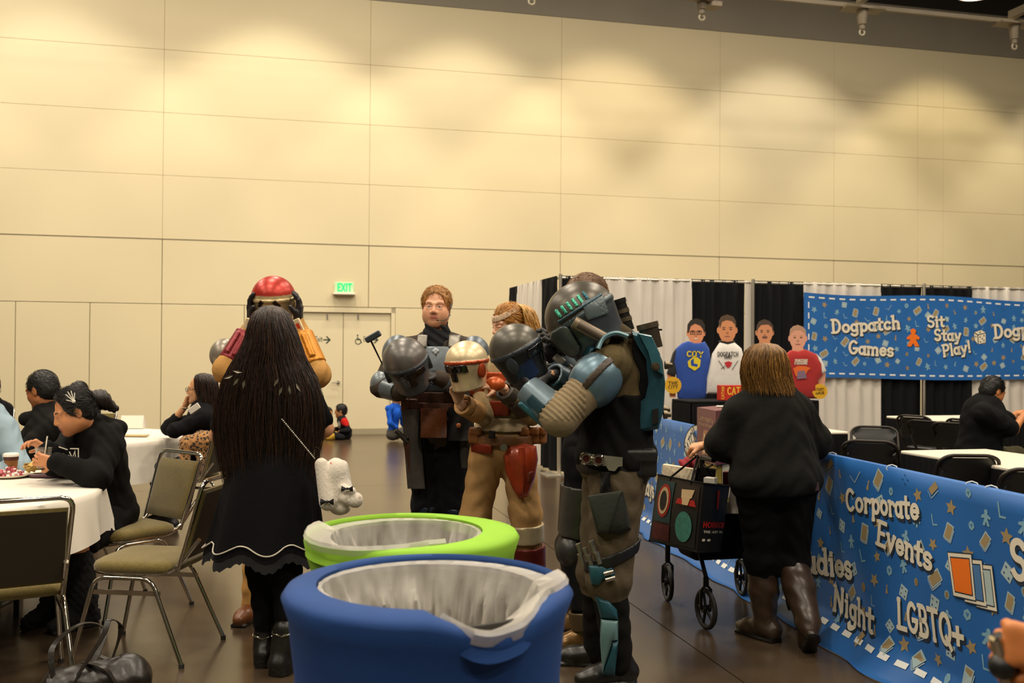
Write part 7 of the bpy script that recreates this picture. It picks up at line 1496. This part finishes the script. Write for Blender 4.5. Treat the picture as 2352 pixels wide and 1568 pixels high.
# P8 woman in the black hoodie
J = dict(pel=A(244, 1178, 5.86), neck=A(208, 992, 5.74), fwd=(-.62, -.78, 0), sh=(A(252, 1022, 5.62), A(168, 1010, 5.92)), el=(A(222, 1096, 5.42), A(128, 1062, 5.66)), wr=(A(132, 1062, 5.42), A(112, 1034, 5.56)),
         hip=(A(262, 1192, 5.78), A(215, 1185, 5.88)), kn=(A(178, 1250, 5.36), A(120, 1245, 5.48)), an=(A(190, 1372, 5.38), A(130, 1370, 5.48)))
SK8 = 'C58558'
p8 = person('woman in a black hoodie with a hair clip drinking at the near table', A(230, 1400, 5.7))
S, L, M = head_sdf(A(168, 944, 5.60), (-.80, -.52, -.40), (-.30, -.22, .93), 1.0, SK8, '20140E', '9A4A42', J['neck'], female=True, eyes='down')
S.u(s_el(L(0, .035, -.05), (.072, .06, .06), M), SK8, .03)
H = Sdf(); hand(H, J['wr'][0], (-.95, -.1, .15), (-.1, .9, .1), 1, (20, 35, 25), SK8, .95); hand(H, J['wr'][1], (-.75, -.2, .5), (-.3, -.5, -.5), -1, (35, 45, 30), SK8, .95)
sdf_obj('body', [(body_core(J, SK8, 1.04), .013), (S, .0045), (H, .0048)], M_skin, p8)
T = top_sdf(J, '0F0E0E', .022, 1.0, .025, ar=(.078, .072, .055), hem=-.10); T.u(s_rc(A(215, 975, 5.78), A(272, 985, 5.72), .06, .05), '131211', .05).u(s_rc(A(200, 1002, 5.66), A(255, 990, 5.64), .04, .045), '131211', .04)
sdf_obj('hoodie', [(T, .008)], M_cl, p8)
sdf_obj('skirt', [(legs_sdf(J, '100F10', (.115, .09, .07), 1.0, to=.42), .011)], M_cl, p8)
S = Sdf()
for i in (0, 1): limb(S, [lerp(J['kn'][i], J['an'][i], .3), J['an'][i]], [.075, .078], '0D0C0B', .03); shoe(S, J['an'][i], (-.6, -.8, 0), '0D0C0B', lift=0)
S.disp = lambda P: .008*np.sin(P[:, 0]*150)*np.sin(P[:, 1]*140)*np.sin(P[:, 2]*130); sdf_obj('furry_boots', [(S, .009)], mat('black_fur', None, .95, attr=True, bump=.8, bs=120), p8)
short_hair(L, M, 1.0, '120D0A', p8, .010, -.075, -.045, .0045, fringe=-.022, seed=2, nst=1500, slen=.05)
S = Sdf(); S.u(s_rc(L(.02, -.11, .03), L(.03, -.16, .0), .04, .05), '170F0B').u(s_rc(L(.03, -.16, .0), L(.03, -.21, -.08), .05, .025), '170F0B', .03); S.disp = lambda P: .003*np.sin(P[:, 0]*200+P[:, 1]*150); sdf_obj('ponytail', [(S, .006)], M_hair, p8)
MB().tube([L(.02+.035*math.cos(a), -.115+.006*math.sin(3*a), .03+.035*math.sin(a)) for a in [k*.5236 for k in range(12)]], .011, 8, closed=True).build('scrunchie', mat('scrunchie_rose', '6A4A42', .8, var=.3, vs=60), p8, 60)
hc_ = [L(.096, -.01+dx*.7, .045+dz) for dx, dz in ()]
clip = MB()
for k, (a, ln) in enumerate(((-28, .05), (-10, .062), (6, .064), (22, .058), (52, .04))):
    b0 = L(-.094, -.01, .060); dr = M@Vector((.25, math.sin(R(a)), math.cos(R(a)))); clip.tube([b0+dr*.012+M@Vector((-.012, 0, 0)), b0+dr*ln+M@Vector((-.008, 0, 0))], .0026, 6)
clip.sph(L(-.104, -.01, .063), .010, 6); clip.build('hair_clip', mat('bone_white', 'D9D2C2', .5), p8, 60)
T_ = (J['neck']-J['pel']); pm8 = lambda x, y, o: A(132+x, 1026+y, 5.455+.0014*x)
mb = MB()
for pts in ([(4, 0), (22, 6)], [(30, 4), (48, 4), (48, 34)], [(6, 20), (14, 16), (18, 26), (26, 20)], [(28, 12), (34, 26), (40, 10), (42, 30)]):
    for q in stroke_quads(pts, 2.6): mb.add([pm8(a[0], a[1], 0) for a in q], [(0, 1, 2, 3)])
mb.build('hoodie_print', mat('print_cream', 'E4DAC4', .6), p8)
cc = A(100, 1052, 5.47); cup = thing('plastic_cup', 'clear plastic cup of pink drink with a straw held by the hoodie woman', 'cup', cc-Vector((0, 0, .055)))
MB().lathe([(.001, -.055), (.032, -.055), (.044, .055), (.046, .058), (.043, .055), (.030, -.052), (.001, -.052)], cc, 28, cap=False).build('cup_wall', mat('clear_plastic', 'EDE8E0', .08, trans=.9, ior=1.3), cup, 40)
MB().lathe([(.001, -.051), (.0295, -.051), (.037, .012), (.001, .014)], cc, 24).build('drink', mat('pink_drink', 'CFA79A', .5), cup, 40); MB().tube([cc+Vector((0, 0, -.03)), cc+Vector((.012, .01, .10)), cc+Vector((.014, .012, .12))], .004, 8).build('straw', mat('white_plastic', 'E8E0CC', .5), cup, 60)
# P9 man with cropped hair
D = 6.9; J = dict(pel=A(118, 1120, D+.1), neck=A(112, 948, D), fwd=(-.9, -.1, 0), sh=(A(128, 985, D-.16), A(96, 985, D+.2)), el=(A(60, 1040, D-.22), A(40, 1030, D+.2)), wr=(A(18, 1062, D-.25), A(0, 1040, D+.1)), hip=(A(118, 1130, D), A(110, 1130, D+.2)), kn=(A(30, 1140, D-.05), A(20, 1140, D+.2)), an=(A(30, 1285, D-.05), A(20, 1280, D+.2)))
p9, L, M = seated('man with cropped dark hair in a black jacket turned away at the left', A(110, 1290, D), J, 'B06E42', (-.92, .28, -.30), A(96, 897, D), '171513', '141414', 1.06, hands=((J['wr'][0], (-.9, -.2, .1), (0, .2, -1), 1, (30, 30, 20), 'B06E42'),), hair='14100D', ar=(.085, .075, .055), fat=.03, sc=1.05, toes=((-1, 0, 0),)*2)
S = Sdf(); S.u(s_rc(A(60, 962, D-.05), A(140, 950, D-.02), .05, .06), '1B1917').u(s_rc(A(140, 950, D-.02), A(165, 985, D), .06, .08), '1B1917', .05); sdf_obj('jacket_hood', [(S, .010)], M_cl, p9)
# P10 woman with glasses
D = 8.3; J = dict(pel=A(452, 1060, D+.05), neck=A(470, 938, D), fwd=(-1, .1, 0), sh=(A(472, 958, D-.15), A(462, 958, D+.17)), el=(A(402, 988, D-.22), A(388, 982, D+.08)), wr=(A(392, 985, D+.02), A(424, 934, D+.03)), hip=(A(450, 1072, D-.05), A(448, 1072, D+.14)), kn=(A(365, 1075, D-.05), A(360, 1075, D+.12)), an=(A(385, 1178, D-.05), A(372, 1178, D+.12)))
p10, L, M = seated('woman with glasses in black resting her chin on her hand', A(440, 1200, D), J, 'CF9668', (-1, .05, -.03), A(459, 894, D), '121214', '0F0F11', .98, hands=((J['wr'][1], (.35, .0, .9), (.6, -.1, -.4), 1, (30, 40, 30), 'CF9668'),), sleeve=.72, female=True, brow='3A2418', toes=((-1, 0, 0),)*2)
prof = [(A(x, y, D), w/275, ry) for x, y, w, ry in ((465, 857, 5, .02), (465, 860, 20, .07), (468, 870, 27, .11), (470, 890, 28, .115), (474, 915, 27, .11), (478, 940, 25, .10), (480, 962, 20, .08))]
curtain_hair(p10, prof, (-1, .05, 0), 420, (-118, 118), '1E120C', (0, .8), .0032, 12, '3E2516', (.86, 1.0), .006)
gl = MB(); 
for s in (-1, 1): gl.tube([L(s*.032+.022*math.cos(a), .103, .002+.017*math.sin(a)) for a in [k*.5236 for k in range(12)]], .0022, 5, closed=True); gl.tube([L(s*.054, .102, .004), L(s*.08, .0, .006)], .002, 5)
gl.tube([L(-.01, .104, .004), L(.01, .104, .004)], .002, 5); gl.build('glasses', M_black, p10, 60)
MB().rbox(A(446, 938, D-.24), (.10, .012, .05), .004, Euler((0, R(-35), 0)).to_matrix()).build('name_badge', mat('badge_white', 'D9D0C0', .6), p10)
MB().tube([J['wr'][1]+Vector((.03*math.cos(a), .03*math.sin(a), -.01)) for a in [k*.5236 for k in range(12)]], .004, 6, closed=True).build('bracelet', M_chrome, p10, 60)
lb = thing('leopard_bag', 'leopard print fluffy bag hanging on the chair of the woman with glasses', 'bag', A(460, 1050, D-.2)-Vector((0, 0, .1)))
M_leo = mat('leopard_fur', 'A8783C', .9, bump=.4, bs=120, sheen=.4)
nt_ = M_leo.node_tree; vo = nt_.nodes.new('ShaderNodeTexVoronoi'); vo.inputs['Scale'].default_value = 46; cr = nt_.nodes.new('ShaderNodeValToRGB'); cr.color_ramp.elements[0].color = (.02, .012, .008, 1); cr.color_ramp.elements[0].position = .34; cr.color_ramp.elements[1].color = (.42, .2, .06, 1); cr.color_ramp.elements[1].position = .5
tcn = nt_.nodes.new('ShaderNodeTexCoord'); nt_.links.new(tcn.outputs['Object'], vo.inputs['Vector']); nt_.links.new(vo.outputs['Distance'], cr.inputs[0]); nt_.links.new(cr.outputs[0], nt_.nodes['Principled BSDF'].inputs['Base Color'])
S = Sdf(); S.u(s_rc(A(428, 1020, D-.26), A(424, 1052, D-.28), .05, .045)).u(s_rc(A(428, 1016, D-.26), A(470, 1010, D-.2), .055, .07), k=.04).u(s_rc(A(470, 1015, D-.2), A(472, 1068, D-.2), .075, .07), k=.05); S.disp = lambda P: .004*np.sin(P[:, 0]*120)*np.sin(P[:, 2]*110); sdf_obj('bag_body', [(S, .009)], M_leo, lb)
MB().tube(bez([A(440, 1006, D-.22), A(460, 990, D-.18), A(486, 1000, D-.16)], 6), .012, 6).build('bag_strap', M_leo, lb, 60)
# P11, P12, P13: partly seen at the left
D = 6.12; J = dict(pel=A(-30, 1140, D+.15), neck=A(-35, 945, D+.1), fwd=(.1, -1, 0), sh=(A(-105, 985, D+.08), A(12, 985, D+.05)), el=(A(-120, 1075, D-.08), A(42, 1072, D-.05)), wr=(A(-70, 1085, D-.3), A(8, 1082, D-.28)), hip=(A(-65, 1155, D+.1), A(0, 1155, D+.1)), kn=(A(-70, 1165, D-.32), A(5, 1165, D-.32)), an=(A(-70, 1330, D-.25), A(5, 1330, D-.25)))
seated('person in a light blue shirt cut off by the left edge', A(-30, 1360, D), J, 'C08A60', (.2, -1, -.2), A(-38, 893, D+.06), '8FA3AE', '2A2C34', 1.0, hair='1A1310', ar=(.075, .068, .055), fat=.02, toes=((0, -1, 0),)*2, vox=.011)
D = 10.2; J = dict(pel=A(-25, 1040, D), neck=A(-22, 926, D), fwd=(.5, -.85, 0), sh=(A(-60, 940, D), A(12, 940, D+.1)), el=(A(-68, 990, D-.1), A(20, 992, D)), wr=(A(-35, 1000, D-.3), A(8, 1000, D-.25)), hip=(A(-40, 1045, D), A(-5, 1045, D)), kn=(A(-40, 1048, D-.4), A(0, 1048, D-.4)), an=(A(-40, 1125, D-.4), A(0, 1125, D-.4)))
seated('person in black at the left edge behind the light blue shirt', A(-20, 1140, D), J, 'B9805A', (.5, -.8, 0), A(-22, 896, D), '111011', '141416', .95, hair='0F0C0A', vox=.013, ar=(.07, .06, .05))
p_ = dup(bpy.data.objects['banquet_chair'], (A(-22, 1100, 10.25).x, 10.3, 0), rz_of((.5, -.85)), 'olive banquet chair under the person in black at the left edge')
D = 9.9; J = dict(pel=A(180, 1040, D), neck=A(178, 927, D), fwd=(0, -1, 0), sh=(A(142, 942, D), A(214, 942, D)), el=(A(138, 995, D-.1), A(218, 995, D-.1)), wr=(A(150, 990, D-.35), A(205, 990, D-.35)), hip=(A(160, 1050, D), A(200, 1050, D)), kn=(A(160, 1052, D-.4), A(200, 1052, D-.4)), an=(A(160, 1140, D-.4), A(200, 1140, D-.4)))
seated('dark-haired person at the far side of the farther left table', A(178, 1150, D), J, 'B9805A', (-.4, -1, 0), A(178, 902, D), '1A1A1C', '141416', .9, hair='0F0C0A', vox=.014)
dup(bpy.data.objects['banquet_chair'], (A(180, 1100, 9.95).x, 10.0, 0), rz_of((0, -1)), 'olive banquet chair at the far side of the farther left table')
# ---- children and a person sitting on the floor by the doors
def floor_sitter(label, px, D, J, skin, hf, C, top, pants, hair, size, accents=()):
    p = person(label, A(px, 1000, D)); S, L, M = head_sdf(C, hf, (0, 0, 1), size, skin, '1A120E', 'A8605A', J['neck'])
    sdf_obj('body', [(body_core(J, skin, .62), .016), (S, .008)], M_skin, p)
    T = top_sdf(J, top, .010, .66, ar=(.07, .06, .05), sleeve=.9)
    for a, c in accents: T.paint(a, c, .02)
    sdf_obj('top', [(T, .012)], M_cl, p); sdf_obj('trousers', [(legs_sdf(J, pants, (.10, .085, .07), .7), .014)], M_cl, p)
    short_hair(L, M, size, hair, p, vox=.009); return p, L, M
D = 17.0
J = dict(pel=A(795, 996, D), neck=A(785, 962, D), fwd=(-1, -.2, 0), sh=(A(792, 968, D-.13), A(786, 968, D+.13)), el=(A(802, 988, D-.18), A(780, 985, D+.15)), wr=(A(778, 990, D-.2), A(766, 985, D+.0)), hip=(A(795, 1000, D-.08), A(795, 1000, D+.08)), kn=(A(764, 999, D-.2), A(762, 998, D+.15)), an=(A(786, 1004, D-.28), A(780, 1002, D-.1)))
floor_sitter('boy in a black and red jacket sitting cross-legged on the floor', 790, D, J, 'B07848', (-1, -.1, -.1), A(782, 944, D), '17171A', '17181C', '0F0B09', .92, [(s_el(A(795, 968, D-.15), (.09, .14, .07)), 'B81E1A'), (s_el(A(778, 975, D-.1), (.03, .2, .06)), 'B0A89C')])
J = dict(pel=A(745, 997, D), neck=A(752, 966, D), fwd=(.9, -.3, 0), sh=(A(747, 972, D-.12), A(752, 972, D+.12)), el=(A(752, 988, D-.2), A(756, 986, D+.1)), wr=(A(766, 985, D-.2), A(768, 984, D)), hip=(A(745, 1000, D-.08), A(745, 1000, D+.08)), kn=(A(770, 1000, D-.2), A(770, 999, D+.1)), an=(A(756, 1005, D-.3), A(758, 1003, D-.15)))
p, L, M = floor_sitter('small girl in red and yellow sitting on the floor facing the boy', 748, D, J, 'B07848', (.8, -.5, -.1), A(753, 950, D), '8A2A24', 'B0892E', '1A100B', .86)
S = Sdf(); S.u(s_rc(L(0, -.09, .02), L(0, -.10, -.16), .07, .04), '1A100B'); sdf_obj('long_hair', [(S, .012)], M_hair, p)
D = 16.6
J = dict(pel=A(902, 996, D), neck=A(908, 930, D), fwd=(.8, .6, 0), sh=(A(892, 938, D-.12), A(920, 938, D+.14)), el=(A(896, 972, D-.2), A(925, 970, D+.2)), wr=(A(915, 985, D-.1), A(930, 985, D+.2)), hip=(A(897, 1000, D-.08), A(910, 1000, D+.08)), kn=(A(935, 985, D-.05), A(938, 985, D+.2)), an=(A(928, 1003, D-.2), A(932, 1003, D+.1)))
floor_sitter('person in a bright blue shirt sitting on the floor by the wall', 902, D, J, 'B07848', (.8, .6, -.2), A(912, 911, D), '1A52B8', '4A4640', '0F0B09', .95)
# ---- P17 man at the booth table
D = 8.6
J = dict(pel=A(2248, 1035, D+.05), neck=A(2264, 928, D), fwd=(.85, .45, 0), sh=(A(2256, 948, D-.17), A(2268, 945, D+.18)), el=(A(2328, 988, D-.12), A(2318, 968, D+.2)), wr=(A(2356, 946, D+.05), A(2334, 950, D+.22)), hip=(A(2250, 1048, D-.05), A(2255, 1045, D+.14)), kn=(A(2335, 1050, D+.05), A(2335, 1045, D+.3)), an=(A(2335, 1170, D+.05), A(2335, 1170, D+.3)))
seated('man with short black hair in a black shirt seated in the booth', A(2260, 1200, D), J, 'BF7A46', (.85, .22, -.42), A(2281, 899, D), '0F0F10', '4A4430', 1.0, hu=(.35, .1, .93), hands=((J['wr'][1], (.9, .1, .2), (0, .2, -1), 1, (40, 40, 30), 'BF7A46'),), sleeve=.42, hair='0F0C0A', ar=(.085, .08, .06), fat=.02, sc=1.02, toes=((1, .3, 0),)*2)
# ---- P18 hand on a walker handle at the right edge, its owner standing outside the frame
D = 1.78; W = A(2450, 1490, D)
J = dict(pel=Vector((1.60, 1.66, .93)), neck=Vector((1.57, 1.70, 1.42)), fwd=(-.6, .8, 0), sh=(Vector((1.42, 1.56, 1.36)), Vector((1.73, 1.82, 1.36))), el=(Vector((1.30, 1.62, 1.08)), Vector((1.76, 1.90, 1.08))), wr=(W, Vector((1.60, 2.08, 1.0))), hip=(Vector((1.52, 1.60, .88)), Vector((1.68, 1.72, .88))), kn=(Vector((1.49, 1.66, .48)), Vector((1.64, 1.78, .48))), an=(Vector((1.52, 1.62, .08)), Vector((1.67, 1.74, .08))))
p18 = person('person at the right edge of whom only a hand gripping a walker shows', (1.60, 1.66)); SKP = 'C97A40'
S, L, M = head_sdf(Vector((1.56, 1.74, 1.60)), (-.6, .8, -.1), size=1.0, skin=SKP, neck=J['neck'])
H = Sdf(); hand(H, W, (-.95, .12, .05), (-.1, .9, -.1), 1, (78, 85, 60), SKP, 1.08, thumb=(35, 40))
sdf_obj('body', [(body_core(J, SKP), .014), (S, .008), (H, .004)], M_skin, p18)
sdf_obj('top', [(top_sdf(J, '2A3038', .014, sleeve=.62), .012)], M_cl, p18); sdf_obj('trousers', [(legs_sdf(J, '22242A'), .013)], M_cl, p18); short_hair(L, M, 1.0, '3A2A1E', p18, vox=.008)
S = Sdf(); shoe(S, J['an'][0], (-.6, .8, 0), '1A1816', lift=0); shoe(S, J['an'][1], (-.6, .8, 0), '1A1816', lift=0); sdf_obj('shoes', [(S, .010)], M_boot, p18)
wk = thing('walker', 'silver and black walker handle at the bottom right corner', 'walker', Vector((W.x-.02, W.y+.05, 0)))
tpw = A(2283, 1462, D+.02); bt = A(2300, 1512, D+.02)
MB().rbox(lerp(tpw, bt, .5), (.016, .03, (tpw-bt).length*1.05), .005, Matrix.Rotation(R(-16), 3, 'Y')).build('handle_trim', M_chrome, wk)
MB().tube([tpw+Vector((.012, .01, 0)), bt+Vector((.02, .01, -.01))], .016, 10).build('hand_grip', M_black, wk, 60)
bq = A(2302, 1530, D+.02); MB().sph(bq, .024, 10).build('joint', M_black, wk, 60); MB().tube([bq, bq+Vector((.03, .0, -.12)), Vector((bq.x+.10, bq.y, .02))], .010, 8).build('leg', M_chrome, wk, 60); MB().cyl(Vector((bq.x+.10, bq.y, 0)), Vector((bq.x+.10, bq.y, .03)), .018).build('rubber_tip', M_foot, wk)
MB().tube([bq, bq+Vector((.14, .05, -.03)), bq+Vector((.42, .2, -.03))], .011, 8).build('cross_tube', M_blackm, wk, 60)
q = bq+Vector((.42, .2, -.03)); MB().tube([q+Vector((0, 0, .1)), Vector((q.x+.06, q.y, .02))], .010, 8).build('leg', M_chrome, wk, 60); MB().cyl(Vector((q.x+.06, q.y, 0)), Vector((q.x+.06, q.y, .03)), .018).build('rubber_tip', M_foot, wk)
